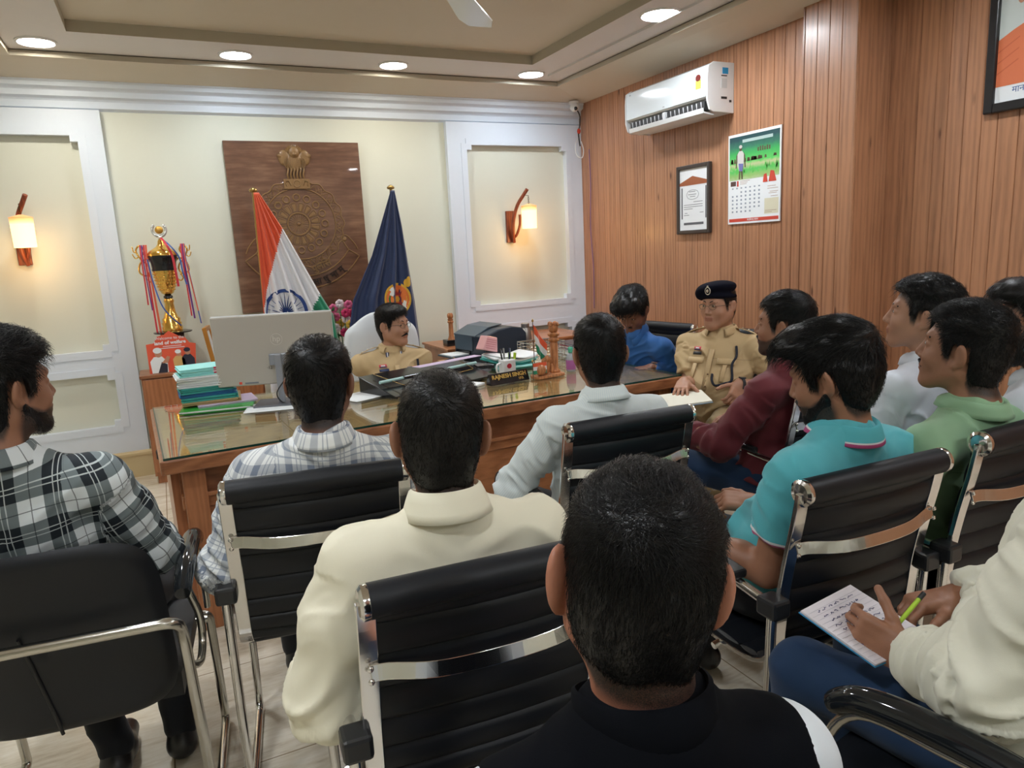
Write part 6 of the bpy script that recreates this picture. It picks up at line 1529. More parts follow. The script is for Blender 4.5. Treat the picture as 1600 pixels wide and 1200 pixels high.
# ================================================================= chairs
def rib_chair(label, x, y, yaw, w=.225, k=1.0):
    """visitor chair: black ribbed sling between flat chrome uprights, rolled top with chrome end caps"""
    r = empty('visitor_chair', (x, y, 0), -math.radians(yaw), label, 'chair')
    r.scale = (1, 1, k)
    B = lambda mb, n, m, **k: mb.build(n, m, r, local=True, **k)
    ZT = .935
    back = [(-.275, ZT), (-.262, .86), (-.240, .76), (-.222, .66), (-.214, .58), (-.205, .52), (-.17, .475), (-.10, .455), (.05, .455), (.20, .468), (.235, .462)]
    for s in (-1, 1):
        pts = spline([(s * w, a, b) for a, b in back], 4)
        B(MB().tube(pts, 0, flat=(.034, .012), up=(1, 0, 0)), 'side_rail', M_CHROME, bevel=.002)
        k_ = MB().lathe([(.029, -.004), (.031, .0), (.031, .010), (.024, .015), (.022, .011), (.004, .013)], (0, 0, 0), 24, Matrix.Translation((s * (w - .004), -.275, ZT)) @ Matrix.Rotation(s * PI / 2, 4, 'Y'))
        B(k_, 'end_cap', M_CHROME, smooth=40)
    # ribbed sling
    def path(t):
        L = spline([(0, a + .010, b) for a, b in back], 8); i = t * (len(L) - 1); j = min(int(i), len(L) - 2); return L[j].lerp(L[j + 1], i - j)
    tot = 14
    def sl(side):
        def fn(a, b):
            p = path(a); q = path(min(a + .01, 1)) - path(max(a - .01, 0)); n = Vector((0, -q.z, q.y)).normalized()
            rib = abs(math.sin(PI * a * tot)) ** .45; sag = math.sin(PI * b) * .012
            x_ = (b - .5) * 2 * (w - .006)
            return Vector((x_, p.y, p.z)) + n * (side * (.004 + .0085 * rib) - sag * (1 if a < .55 else 0))
        return fn
    mb = MB(); nu, nv = 141, 9
    mb.grid(sl(1), nu, nv); mb.grid(sl(-1), nu, nv)
    for j in (0, nv - 1):
        for i in range(nu - 1): mb.f.append((i * nv + j, (i + 1) * nv + j, nu * nv + (i + 1) * nv + j, nu * nv + i * nv + j)); mb.m.append(0)
    B(mb, 'ribbed_sling', M_BLACKLE, smooth=50)
    mb = MB(); mb.tube([(-w + .006, -.275, ZT), (w - .006, -.275, ZT)], .031, 20); B(mb, 'top_roll', M_BLACKLE, smooth=50)
    mb = MB(); mb.tube([(-w + .006, .235, .462), (w - .006, .235, .462)], .0255, 20); B(mb, 'front_roll', M_BLACKLE, smooth=50)
    cb_ = [(s_ * w, -.250 - .0 , .800) for s_ in (-1,)] 
    pts = spline([(-w, -.262, .795), (-w + .03, -.266, .796), (-w * .5, -.286, .788), (0, -.292, .786), (w * .5, -.286, .788), (w - .03, -.266, .796), (w, -.262, .795)], 5)
    B(MB().tube(pts, 0, flat=(.030, .006), up=(0, .25, 1)), 'cross_bar', M_CHROME, bevel=.0015)
    for s in (-1, 1):
        for dz in (-.012, .012): B(MB().sph((s * w, -.268, .795 + dz), (.006, .004, .006), 8, 6), 'rivet', M_CHROME, smooth=180)
    for s in (-1, 1):
        X = s * (w + .035)
        B(MB().box((min(s * (w + .004), s * (w + .058)), -.255, .625), (max(s * (w + .004), s * (w + .058)), -.195, .672)), 'arm_joint', M_BLACKPL, bevel=.008)
        lp = fillet([(X, -.225, .63), (X, -.205, .02), (X, -.17, .012), (X, .22, .012), (X, .245, .05), (X, .262, .50), (X, .235, .655), (X, .10, .682), (X, -.215, .652)], .05, 6)
        B(MB().tube(lp, .0125, 10), 'side_loop', M_CHROME, smooth=60)
        pad = fillet([(X, .245, .60), (X, .222, .675), (X, .10, .703), (X, -.12, .682)], .05, 5)
        B(MB().tube(pad, 0, flat=(.046, .024), up=(1, 0, 0)), 'arm_pad', M_BLACKPL, bevel=.007)
        B(MB().tube([(X, -.02, .44), (s * (w - .01), -.02, .45)], .010, 8), 'seat_bracket', M_CHROME)
    B(MB().tube([(-w, -.05, .44), (w, -.05, .44)], .012, 10), 'seat_bar', M_CHROME2); B(MB().tube([(-w, .15, .445), (w, .15, .445)], .012, 10), 'seat_bar', M_CHROME2)
    return r
M_SHINE = pm('black_lacquer', (.012, .014, .016), .08)
def shell_chair(label, x, y, yaw, arms=True, lean=1.0):
    """armchair: upholstered black back shell, chrome tube wrapped round behind it, glossy black arm pads"""
    r = empty('armchair', (x, y, 0), -math.radians(yaw), label, 'chair')
    B = lambda mb, n, m, **k: mb.build(n, m, r, local=True, **k)
    def rr_(a, b, hw, z0, z1, rad):      # rounded rectangle outline point at angle parameter a
        pass
    hw, z0, z1 = .255, .40, .905
    def ybk(z): return -.20 - .13 * ((z - z0) / (z1 - z0)) ** 1.2
    def sh(side):
        def fn(a, b):
            u = (a - .5) * 2; v = (b - .5) * 2
            rc = .20; ex = 5.0
            # superellipse-like rounded corners
            k = (abs(u) ** ex + abs(v) ** ex) ** (1 / ex) if (u or v) else 1; m = max(abs(u), abs(v)) or 1
            f = m / k if k else 1
            x_ = u * f * hw; z_ = (z0 + z1) / 2 + v * f * (z1 - z0) / 2
            edge = max(0, 1 - m ** 6) ** .35
            return Vector((x_, ybk(z_) + .02 * (x_ / hw) ** 2 * 1.2 - side * (.028 * edge), z_))
        return fn
    mb = MB(); n = 31; mb.grid(sh(1), n, n); mb.grid(sh(-1), n, n)
    B(mb, 'back_cushion', M_BLACKLE, smooth=60)
    for k_ in (1,):
        pts = [(-.04 + .03 * t_, ybk(.70 - .29 * t_) - .0305, .70 - .29 * t_) for t_ in [i / 10 for i in range(11)]]
        B(MB().tube(pts, .0045, 6), 'back_seam', pm('black_piping', (.006, .006, .007), .5), smooth=60)
    sc_ = MB()
    def st(a, b):
        u = (a - .5) * 2; v = (b - .5) * 2; return Vector((u * .25, .065 + v * .225, .445 + .035 * (1 - max(abs(u), abs(v)) ** 5) + .02 * abs(v) ** 3))
    sc_.grid(st, 21, 21); sc_.grid(lambda a, b: Vector(((a - .5) * .5, .065 + (b - .5) * .45, .40)), 21, 21)
    for i in range(20):
        for (p, q) in ((i, i + 1),):
            sc_.f += [(p * 21, q * 21, 441 + q * 21, 441 + p * 21), (p * 21 + 20, q * 21 + 20, 441 + q * 21 + 20, 441 + p * 21 + 20), (p, q, 441 + q, 441 + p), (420 + p, 420 + q, 861 + q, 861 + p)]; sc_.m += [0] * 4
    B(sc_, 'seat_cushion', M_BLACKLE, smooth=60)
    zt = .69; X = .285; yr = -.335
    tube = fillet([(X - .07, .22, .415), (X, .24, .43), (X, .30, .02), (X, .26, .0135), (X, -.06, .0135), (X, -.14, .05), (X, -.275, zt - .06), (X, yr, zt), (-X, yr, zt), (-X, -.275, zt - .06), (-X, -.14, .05), (-X, -.06, .0135), (-X, .26, .0135), (-X, .30, .02), (-X, .24, .43), (-X + .07, .22, .415)], .05, 6)
    B(MB().tube(tube, .0135, 12), 'chrome_frame', M_CHROME2, smooth=60)
    B(MB().tube([(-X, .20, .425), (X, .20, .425)], .012, 10), 'seat_bar', M_CHROME2, smooth=60)
    if arms:
        for s in (-1, 1):
            at = spline([(s * X, -.225, .515), (s * (X + .018), -.20, .505), (s * (X + .022), -.14, .53), (s * (X + .022), -.13, .60), (s * (X + .0), -.12, .69), (s * (X + .0), .02, .70), (s * (X + .0), .15, .69), (s * (X + .0), .21, .60), (s * X, .23, .45)], 5)
            B(MB().tube(at, .010, 10), 'arm_tube', M_CHROME2, smooth=60)
            pd = spline([(s * (X + .0), -.20, .695), (s * (X + .0), -.10, .722), (s * (X + .0), .05, .728), (s * (X + .0), .15, .715), (s * (X + .0), .20, .685)], 6)
            nn = len(pd); tp = [min(1, .55 + .45 * math.sin(PI * min(1, max(0, (i + .5) / nn)) ) ** .4) for i in range(nn)]
            B(MB().tube(pd, .026, 14, taper=tp), 'arm_pad', M_SHINE, smooth=60)
    return r
rib_chair('black ribbed chrome visitor chair under the man in the pale grey check shirt', .338, 2.087, 9)
rib_chair('black ribbed chrome visitor chair under the man in the white shirt nearest the desk', 1.30, 2.10, 3)
rib_chair('black ribbed chrome visitor chair in front of us, under the man in cream', .479, 1.36, 4)
rib_chair('black ribbed chrome visitor chair under the man in the turquoise polo shirt', 1.45, 1.345, 2)
rib_chair('black ribbed chrome visitor chair at the right edge, under the man in the green shirt', 2.0, 1.315, -1, k=1.03)
rib_chair('black ribbed chrome visitor chair under the man in the maroon shirt', 2.25, 2.13, -4)
rib_chair('black ribbed chrome visitor chair at the wood wall, under the man in blue', 2.72, 3.76, -100)
rib_chair('black ribbed chrome visitor chair under the officer wearing a beret', 2.80, 3.06, -112)
rib_chair('black ribbed chrome visitor chair under the nearest man, mostly below the picture', .46, .60, 4)
shell_chair('black armchair with chrome tube frame at the left edge, under the man in black check', -.31, 2.09, 7)
shell_chair('black armchair with glossy curved arm at lower right, under the man writing', 1.28, .63, -9)
shell_chair('black rounded-back armchair behind the green shirt, under a man in white', 2.42, 1.72, -8, arms=False)
shell_chair('black armchair beyond the right edge, under a bearded man in white', 2.37, 1.30, -12, arms=False)
# white high-backed chair
wc = empty('executive_chair', (1.27, 4.42, 0), math.radians(172 - 180 + 0), 'white high-backed executive chair behind the desk, under the seated officer', 'chair')
WL = pm('white_leatherette', rgb(222, 228, 234), .35)
wx, wy = 1.255, 4.46
v_, q_ = sculpt([ell((wx, wy + .12, .88), (.245, .06, .26), k=.06), ell((wx, wy + .09, .62), (.22, .07, .2), k=.08), rbx((wx, wy + .13, .72), (.22, .03, .30), rd=.03, k=.08)], .009)
to_obj('back_cushion', smooth_mesh(v_, q_, 2), q_, WL, wc)
v_, q_ = sculpt([rbx((wx, wy - .13, .44), (.26, .25, .055), rd=.045)], .010); to_obj('seat_cushion', v_, q_, WL, wc)
for s in (-1, 1):
    MB().tube(spline([(wx + s * .27, wy + .10, .50), (wx + s * .29, wy + .08, .62), (wx + s * .29, wy - .10, .645), (wx + s * .28, wy - .26, .62)], 6), .024, 10).build('armrest', WL, wc, smooth=60)
MB().tube([(wx, wy - .1, .10), (wx, wy - .1, .40)], .03, 14).build('gas_column', M_CHROME, wc, smooth=60)
for k in range(5):
    a = 2 * PI * k / 5 + .3; c_, s_ = math.cos(a), math.sin(a)
    MB().tube([(wx, wy - .1, .12), (wx + .27 * c_, wy - .1 + .27 * s_, .075)], .018, 8).build('foot', M_CHROME, wc, smooth=60)
    MB().sph((wx + .28 * c_, wy - .1 + .28 * s_, .032), (.028, .028, .030), 12, 8).build('castor', M_BLACKPL, wc, smooth=180)
# ================================================================= the people
C_CREAM = cloth('cream_cotton', rgb(244, 238, 214), .72, seams=[(-.085, .0)])
C_WAIST = cloth('black_waistcoat_cloth', rgb(7, 9, 15), .9, sheen=0, spec=.12)
C_WHITE = cloth('white_cotton', rgb(226, 232, 238), .75)
C_STRIPE = cloth('white_fine_stripe_cotton', rgb(228, 236, 234), .75, seams=[(-.080, .0)], stripes=(.006, .3, rgb(212, 224, 228)))
C_BLUE = cloth('royal_blue_cotton', rgb(44, 96, 160), .65)
C_MAROON = cloth('maroon_cotton', rgb(104, 38, 46), .65)
C_TURQ = NT('turquoise_polo_cloth'); u_, v_, p_, a_ = cuv(C_TURQ); TQ, PK = rgb(84, 176, 186), rgb(196, 84, 138)
al_ = C_TURQ.math('MULTIPLY', C_TURQ.math('GREATER_THAN', C_TURQ.math('ABSOLUTE', p_), .5), C_TURQ.math('MULTIPLY', v_, -1.0))
c_ = C_TURQ.mix(C_TURQ.math('GREATER_THAN', al_, .146), TQ, rgb(226, 226, 230)); c_ = C_TURQ.mix(C_TURQ.math('GREATER_THAN', al_, .151), c_, PK)
C_TURQ.p(Base_Color=c_, Roughness=.85, Sheen_Weight=.2); C_TURQ.bump(C_TURQ.noise(C_TURQ.obj(), 500, 2), .25, .001); C_TURQ = C_TURQ.m
C_POLOC = NT('polo_collar_cloth'); u_, v_, p_, a_ = cuv(C_POLOC); vv_ = C_POLOC.math('MULTIPLY', v_, -1.0)
c_ = C_POLOC.mix(C_POLOC.math('GREATER_THAN', vv_, .0628), TQ, rgb(226, 226, 230)); c_ = C_POLOC.mix(C_POLOC.math('GREATER_THAN', vv_, .0645), c_, PK)
C_POLOC.p(Base_Color=c_, Roughness=.85); C_POLOC = C_POLOC.m
C_GREEN = cloth('sage_green_cotton', rgb(142, 178, 142), .7, seams=[(-.075, .0)])
C_OFFW = cloth('off_white_kurta_cloth', rgb(228, 226, 208), .75)
C_LW = cloth('soft_white_cotton', rgb(220, 226, 236), .75)
P_BW, P_GR = plaid_bw(), plaid_grey()
HAIRD = hair_mat('glossy_black_hair', (.003, .003, .0035), (.008, .0075, .008)); HAIRD.node_tree.nodes['Principled BSDF'].inputs['Roughness'].default_value = .30; HAIRD.node_tree.nodes['Principled BSDF'].inputs['Specular IOR Level'].default_value = .35
U0 = V(0., 0., 1.)
# man in black and white check, left edge
make_person('man in black and white check shirt at the left edge, looking right', (-.365, 2.0, 1.232), hyaw=54, hpitch=2, byaw=7, beard=.0006, pelvis=(-.335, 2.10, .57), sw=.215, fat=1.1, skin='mid',
            shirt=P_BW, trousers=DARKT, sleeve='rolled', stub=.95, h=.004, nstr=5000, swid=.0007, seed=11, shirt_h=.006, sleeve_r=1.08,
            hair=dict(top=.034, side=.016, len=.045, style=(-.2, .3, .2), rough=.006, lift=.006), elbows=dict(R=(-.115, 2.04, .77)), wrists=dict(R=(-.16, 2.24, .72)),
            ankles=dict(R=(-.12, 2.27, .09), L=(-.30, 2.26, .09)), knees=dict(R=(-.13, 2.45, .5), L=(-.42, 2.45, .5)))
# pale grey check
make_person('man in pale grey check shirt seen from behind, left of centre by the desk', (.362, 1.985, 1.155), hyaw=27, hpitch=2, byaw=9, neck=.152, pelvis=(.35, 2.09, .57), sw=.215, fat=1.08, skin='dark',
            shirt=P_GR, trousers=DARKT, sleeve='rolled', h=.004, nstr=5000, swid=.0007, seed=12, shirt_h=.006, sleeve_r=1.05, stub=.4,
            hair=dict(top=.020, side=.010, len=.028), elbows=dict(L=(.08, 1.98, .74)), wrists=dict(L=(.12, 2.22, .73)))
# cream
make_person('man in plain cream shirt seen from behind, seated centre left', (.458, 1.30, 1.140), hyaw=17, hroll=4, hpitch=-2, byaw=5, lean=8, neck=.146, ear=1.12, sw=.215, fat=1.06,
            skin='mid', shirt=C_CREAM, trousers=DARKT, sleeve='rolled', hair=dict(top=.015, side=.007, len=.020, style=(.3, .5, 0)), hairm=HAIRG, h=.004, nstr=7000, swid=.0006, seed=3,
            shirt_h=.006, sleeve_r=1.22, elbows=dict(L=(.205, 1.28, .735)), wrists=dict(L=(.24, 1.50, .72)), collar=dict(h=.042))
# nearest
make_person('nearest man, black waistcoat over white shirt, only head and shoulders seen', (.425, .60, 1.136), hyaw=26, hroll=9, hpitch=-2, byaw=10, lean=2, hairm=HAIRD, sw=.192,
            skin='red', shirt=C_WHITE, vest=C_WAIST, trousers=JEANS, hair=dict(top=.015, side=.007, len=.034, style=(.5, .6, 0), rough=.003, line=[-.076, -.070, -.054, .03, .032, -.014, -.006, .046, .066, .08]), h=.0035, nstr=22000, swid=.00034, seed=5,
            collar=dict(kind='band', h=.048, r=.068), shirt_h=.006, ear=1.2, wrink=.4, shoes=False)
# white fine stripe near desk
ctxE = make_person('man in thin-striped white shirt with glasses, seen from behind, centre by the desk', (1.305, 2.03, 1.130), hyaw=18, hpitch=-2, byaw=3, lean=5, neck=.152, sw=.205, fat=1.0, skin='mid',
            shirt=C_STRIPE, trousers=DARKT, sleeve='long', h=.0045, nstr=4000, swid=.0008, seed=13, shirt_h=.006, stub=.5,
            hair=dict(top=.020, side=.009, len=.026), elbows=dict(L=(1.045, 2.07, .78), R=(1.58, 2.05, .76)), wrists=dict(L=(1.12, 2.28, .70), R=(1.50, 2.26, .70)))
# seated officer behind the desk
ctxF = make_person('moustached officer in khaki uniform and glasses seated behind the desk', (1.257, 4.30, 1.062), hyaw=143, hpitch=0, byaw=184, lean=9, neck=.155, collar=dict(h=.027, open=40, r=.064), sw=.215, fat=1.1, skin='light',
            chub=.005, shirt=KHAKI, trousers=KHAKI_D, sleeve='long', h=.0034, nstr=5000, swid=.0008, seed=14, shirt_h=.006, eyes=.6, belly=1.15,
            hair=dict(top=.022, side=.009, len=.03, style=(.6, .2, 0), lift=.004, extra=[((.02, .05, .080), (.05, .03, .02))]),
            elbows=dict(R=(1.52, 4.30, .72), L=(.99, 4.30, .72)), wrists=dict(R=(1.42, 4.12, .64), L=(1.10, 4.12, .64)))
# man in blue at the end of the desk
ctxG = make_person('man in bright blue shirt with head bowed at the right end of the desk', (2.565, 3.60, 1.085), hyaw=-120, hpitch=-36, byaw=-102, lean=-14, sw=.212, fat=1.1, skin='dark',
            shirt=C_BLUE, trousers=DARKT, sleeve='long', h=.0042, nstr=4000, swid=.0009, seed=15, shirt_h=.006, eyes=.2, stub=.5, pelvis=(2.82, 3.72, .55),
            hair=dict(top=.040, side=.018, len=.045, style=(0, .8, 0), rough=.006, lift=.006, extra=[((0, .06, .085), (.055, .04, .03))]),
            elbows=dict(L=(2.70, 3.42, .80), R=(2.60, 3.92, .84)), wrists=dict(L=(2.45, 3.42, .80), R=(2.38, 3.70, .80)),
            hands=dict(L=((-1, .25, -.05), (0, 0, -1), (0, 1, 0), dict(curl=(.5, .6, .6, .6)))))
# officer with beret
ctxH = make_person('officer in khaki uniform wearing a dark blue beret, notebook on lap', (2.72, 3.02, 1.135), hyaw=-102, hpitch=-2, byaw=-116, lean=10, neck=.155, collar=dict(h=.030, open=34, r=.064), sw=.215, fat=1.15, skin='light',
            chub=.010, cutf=.72, shirt=KHAKI, trousers=KHAKI_D, sleeve='short', h=.0034, nstr=1500, swid=.0008, seed=16, shirt_h=.006, eyes=.5, belly=1.25, sleeve_r=1.15,
            hair=dict(top=.008, side=.006, len=.012), elbows=dict(R=(2.60, 3.12, .77), L=(2.88, 2.76, .78)), wrists=dict(R=(2.45, 2.97, .745), L=(2.60, 2.80, .745)),
            knees=dict(R=(2.34, 2.98, .55), L=(2.42, 2.68, .55)), ankles=dict(R=(2.22, 2.95, .09), L=(2.30, 2.60, .09)),
            hands=dict(R=((-.70, -.60, -.22), (-.1, -.1, -1), (-.3, -.9, 0), dict(curl=(.25, .25, .3, .35), spread=.13)), L=((-.72, -.35, -.62), (-.3, .6, -.6), (-.3, .8, .5), dict(curl=(.8, .85, .9, .9), spread=.02))))
# maroon
ctxI = make_person('bearded man in maroon shirt, seated in profile looking left', (2.15, 2.02, 1.150), hyaw=-30, hpitch=3, byaw=-14, lean=9, neck=.155, sw=.205, fat=1.0, skin='mid',
            shirt=C_MAROON, trousers=JEANS, sleeve='long', h=.004, nstr=4500, swid=.0008, seed=17, shirt_h=.006, eyes=.1, stub=.95,
            hair=dict(top=.020, side=.006, len=.026), elbows=dict(L=(1.90, 2.03, .77), R=(2.40, 2.1, .78)), wrists=dict(L=(1.835, 2.21, .73), R=(2.2, 2.3, .72)),
            knees=dict(L=(1.86, 2.50, .55), R=(2.12, 2.52, .54)))
# turquoise polo
ctxJ = make_person('bearded man in turquoise polo shirt looking down to the left', (1.491, 1.242, 1.138), hyaw=-24, hpitch=-14, byaw=-4, beard=.0014, pelvis=(1.46, 1.36, .57), neck=.152, sw=.21, fat=1.05, skin='mid',
            shirt=C_TURQ, trousers=DARKT, sleeve='short', h=.0038, nstr=7000, swid=.0007, seed=18, shirt_h=.006, stub=.98, sleeve_r=1.08, cutf=.60, collar=dict(mat=C_POLOC),
            hair=dict(top=.034, side=.018, len=.045, style=(0, .9, .1), rough=.004, lift=.005, extra=[((0, .06, .085), (.05, .035, .03))]),
            elbows=dict(L=(1.29, 1.24, .69), R=(1.70, 1.36, .72)), wrists=dict(L=(1.22, 1.46, .70), R=(1.50, 1.50, .72)),
            hands=dict(R=((-.75, .6, .1), (.2, .3, -1), (-.3, .1, 1), dict(curl=(.9, 1., 1., 1.)))))
# white shirt in front of the wood wall
ctxK = make_person('man in white shirt in profile before the wood wall, behind the green shirt', (2.376, 1.62, 1.195), hyaw=-36, hpitch=8, byaw=-8, lean=16, sw=.20, skin='light',
            shirt=C_LW, trousers=DARKT, h=.004, nstr=4500, swid=.0008, seed=19, shirt_h=.006, eyes=.1,
            hair=dict(top=.028, side=.012, len=.035, style=(0, -.6, .2), rough=.005, lift=.005, line=[-.080, -.074, -.056, .03, .032, -.0, .01, .056, .074, .088]))
# green
ctxL = make_person('man in sage green shirt with short dark hair, in profile at right', (1.945, 1.198, 1.163), hyaw=-20, hpitch=9, byaw=0, pelvis=(1.97, 1.33, .57), neck=.158, sw=.22, fat=1.05, skin='mid',
            shirt=C_GREEN, trousers=DARKT, sleeve='long', collar=dict(h=.028), h=.0038, nstr=9000, swid=.0006, seed=20, shirt_h=.006, eyes=.1,
            hair=dict(top=.022, side=.010, len=.022, style=(0, .5, .6), lift=.007))
# bearded man, right edge
ctxM = make_person('bearded man in white shirt cut off by the right edge', (2.31, 1.21, 1.20), hyaw=-38, hpitch=-4, byaw=-12, beard=.0014, lean=6, sw=.20, skin='mid',
            shirt=C_LW, trousers=DARKT, h=.0042, nstr=2500, swid=.0008, seed=21, shirt_h=.007, eyes=.1, stub=.98,
            hair=dict(top=.026, side=.010, len=.03, extra=[((0, .06, .09), (.05, .035, .03))]))
# writing man, right edge
ctxN = make_person('man in off-white shirt at lower right edge writing in a notebook, head out of picture', (1.36, .60, 1.26), hyaw=-12, hpitch=-30, byaw=-12, lean=4, sw=.215, fat=1.15, skin='mid',
            shirt=C_OFFW, trousers=JEANS, h=.0036, nstr=1500, swid=.0009, seed=22, shirt_h=.006, sleeve_r=1.2, wrink=1.3, neck=.17, belly=1.2,
            elbows=dict(L=(1.09, .60, .79), R=(1.60, .70, .80)), wrists=dict(L=(1.185, .795, .70), R=(1.43, .86, .725)),
            knees=dict(L=(1.18, 1.03, .54), R=(1.42, 1.06, .54)),
            hands=dict(L=((-.35, .9, .25), (.9, .3, -.3), (.1, .1, 1), dict(curl=(.75, .8, .85, .9), thumb=.45, tcurl=.1, spread=.02)), R=((-.85, .35, -.1), (-.1, -.1, -1), (-.3, -1, .2), dict(curl=(.7, .8, .85, .9), thumb=.25, tcurl=.25, spread=.02))))

# ---------------------------------------------------------------- what they wear
def hp(ctx, x, y, z): return ctx['hc'] + ctx['R'] @ V(x, y, z)
def hM(ctx, x, y, z):
    c, R = hp(ctx, x, y, z), ctx['R']; return Matrix(((*R[0], c[0]), (*R[1], c[1]), (*R[2], c[2]), (0, 0, 0, 1)))
GLM = pm('dark_spectacle_frame', (.05, .045, .04), .3, .6)
def glasses(ctx, col=GLM):
    e = MB()
    for s in (-1, 1):
        e.tube([hp(ctx, s * .033 + .021 * math.cos(a), .1005 - .006 * abs(math.cos(a)) * (1 if s * math.cos(a) > 0 else 0), .004 + .0145 * math.sin(a)) for a in [2 * PI * i / 24 for i in range(24)]], .0011, 6, closed=True)
        e.tube([hp(ctx, *p) for p in ((s * .054, .094, .010), (s * .070, .075, .010), (s * .079, .02, .008), (s * .080, -.004, .006))], .0013, 6)
    e.tube([hp(ctx, *p) for p in ((-.012, .1005, .006), (0, .104, .010), (.012, .1005, .006))], .0011, 6)
    g = e.build('spectacles', col, ctx['root'], smooth=180)
    mb = MB()
    for s in (-1, 1): mb.add([hp(ctx, s * .033 + .020 * math.cos(a), .1, .004 + .0138 * math.sin(a)) for a in [2 * PI * i / 24 for i in range(24)]], [tuple(range(24))])
    mb.build('lenses', M_GLASS, g)
def moustache(ctx, w=.031, r=.0062):
    q = []
    for s in (-1, 1): q.append(cone(hp(ctx, s * .003, .0985, -.048), hp(ctx, s * w, .084, -.060), r, .0032, .004))
    v_, q_ = sculpt(q, .0016); to_obj('moustache', v_, q_, HAIR, ctx['root'])
glasses(ctxF); moustache(ctxF); glasses(ctxH); glasses(ctxE)
moustache(ctxI, .028, .005); moustache(ctxJ, .028, .005); moustache(ctxM, .028, .005); moustache(ctxL, .026, .0042); moustache(ctxG, .026, .0045)
# beret
R_ = ctxH['R']
bq = [ell(hp(ctxH, 0, -.006, .052), (.086, .110, .026), R_ @ rotm((1, 0, 0), .10), k=.02), ell(hp(ctxH, .006, .0, .095), (.094, .116, .040), R_ @ rotm((0, 1, 0), .16) @ rotm((1, 0, 0), .06), k=.03), ell(hp(ctxH, .062, .015, .070), (.040, .082, .034), R_ @ rotm((0, 1, 0), .5), k=.04)]
v_, q_ = sculpt(bq, .004, pad=.03); v_ = smooth_mesh(v_, q_, 2)
brt = to_obj('beret', v_, q_, pm('navy_beret_wool', rgb(10, 12, 26), .9, Specular_IOR_Level=.15), ctxH['root'])
Mb = hM(ctxH, -.018, .117, .092) @ Matrix.Rotation(-.05, 4, 'Z')
mb = MB(); mb.tube([Mb @ Vector((.017 * math.cos(a), 0, .019 * math.sin(a))) for a in [2 * PI * i / 20 for i in range(20)]], .0025, 6, closed=True); mb.sph(Mb @ Vector((0, 0, .024)), .005, 8, 6); mb.sph(Mb @ Vector((0, .001, 0)), (.009, .003, .010), 10, 6)
mb.build('cap_badge', pm('silver_badge', (.75, .73, .66), .3, .9), brt, smooth=180)
def patch(ctx, name, r, u, w, h_, mat, off=.003, par=None, th=.002, back=False, tilt=0):
    u += .028
    """a small rectangle lying on the shirt front, w wide and h_ high"""
    pts = []
    n = 5
    mb = MB(); vs = []
    for i in range(n):
        for j in range(3):
            rr_, uu = r + (i / (n - 1) - .5) * w, u + (j / 2 - .5) * h_ + tilt * (i / (n - 1) - .5) * w
            p, nn = surf(ctx, rr_, uu); L = (p - ctx['Sx']) @ ctx['TR']; q = ctx['Sx'] + ctx['TR'] @ V(rr_, L[1] + off, uu); vs.append(q)
    fs = [(i*3+j, (i+1)*3+j, (i+1)*3+j+1, i*3+j+1) for i in range(n - 1) for j in range(2)]
    mb.add(vs, fs); return mb.build(name, mat, par or ctx['shirt'], solid=th, smooth=180)
def epaulettes(ctx, stars=3):
    for s, sh_ in ((1, ctx['shR']), (-1, ctx['shL'])):
        a = ctx['nb'] + ctx['rt'] * s * .055 + ctx['up'] * .028 - ctx['up'] * .028 + ctx['up'] * .030; b = sh_ + ctx['rt'] * s * .03 + ctx['up'] * .056
        pts = [a + (b - a) * t_ + ctx['up'] * .012 * math.sin(PI * t_) for t_ in (0, .25, .5, .75, 1)]
        e = MB().tube(pts, 0, flat=(.045, .004), up=tuple(ctx['fw'])).build('epaulette', KHAKI, ctx['shirt'], bevel=.001)
        mb = MB()
        for k in range(stars): mb.sph(pts[0] + (pts[-1] - pts[0]) * (.35 + .2 * k) + ctx['up'] * (.012 * math.sin(PI * (.35 + .2 * k)) + .004), .0055, 8, 6)
        mb.build('rank_stars', pm('silver_badge', (.75, .73, .66), .3, .9), e, smooth=180)
REDB = pm('red_badge', rgb(200, 50, 70), .4); NAVB = pm('navy_badge', rgb(34, 50, 90), .4); BLKB = pm('black_name_tag', (.02, .025, .03), .3); WHB = pm('white_badge_print', rgb(230, 230, 236), .4)
RIBO = pm('orange_ribbon_bar', rgb(214, 120, 60), .6); RIBG = pm('grey_ribbon_bar', rgb(120, 110, 120), .6); CORD = pm('navy_cord', rgb(22, 28, 44), .7)
for c_ in (ctxF, ctxH):
    epaulettes(c_)
    patch(c_, 'service_badge', .085, -.078, .044, .020, REDB, .007); patch(c_, 'badge_band', .085, -.085, .040, .006, NAVB, .009); patch(c_, 'badge_print', .085, -.076, .024, .007, WHB, .0095)
    patch(c_, 'name_tag', .082, -.104, .055, .017, BLKB if c_ is ctxH else NAVB, .008)
    for s in (-1, 1):
        patch(c_, 'pocket_flap', s * .085, -.142, .095, .032, KHAKI, .004, th=.003); patch(c_, 'pocket_pleat', s * .085, -.205, .022, .09, KHAKI, .003)
    patch(c_, 'button_placket', 0, -.19, .030, .22, KHAKI, .003)
    mb = MB()
    for u in (-.10, -.17, -.24, -.31): p, n_ = surf(c_, 0, u); mb.sph(p + n_ * .005, .005, 8, 6)
    mb.build('buttons', pm('brown_button', rgb(120, 90, 60), .4), c_['shirt'], smooth=180)
patch(ctxF, 'medal_ribbons', -.075, -.105, .034, .016, RIBG, .008); patch(ctxF, 'medal_ribbons', -.110, -.105, .036, .016, RIBO, .008)
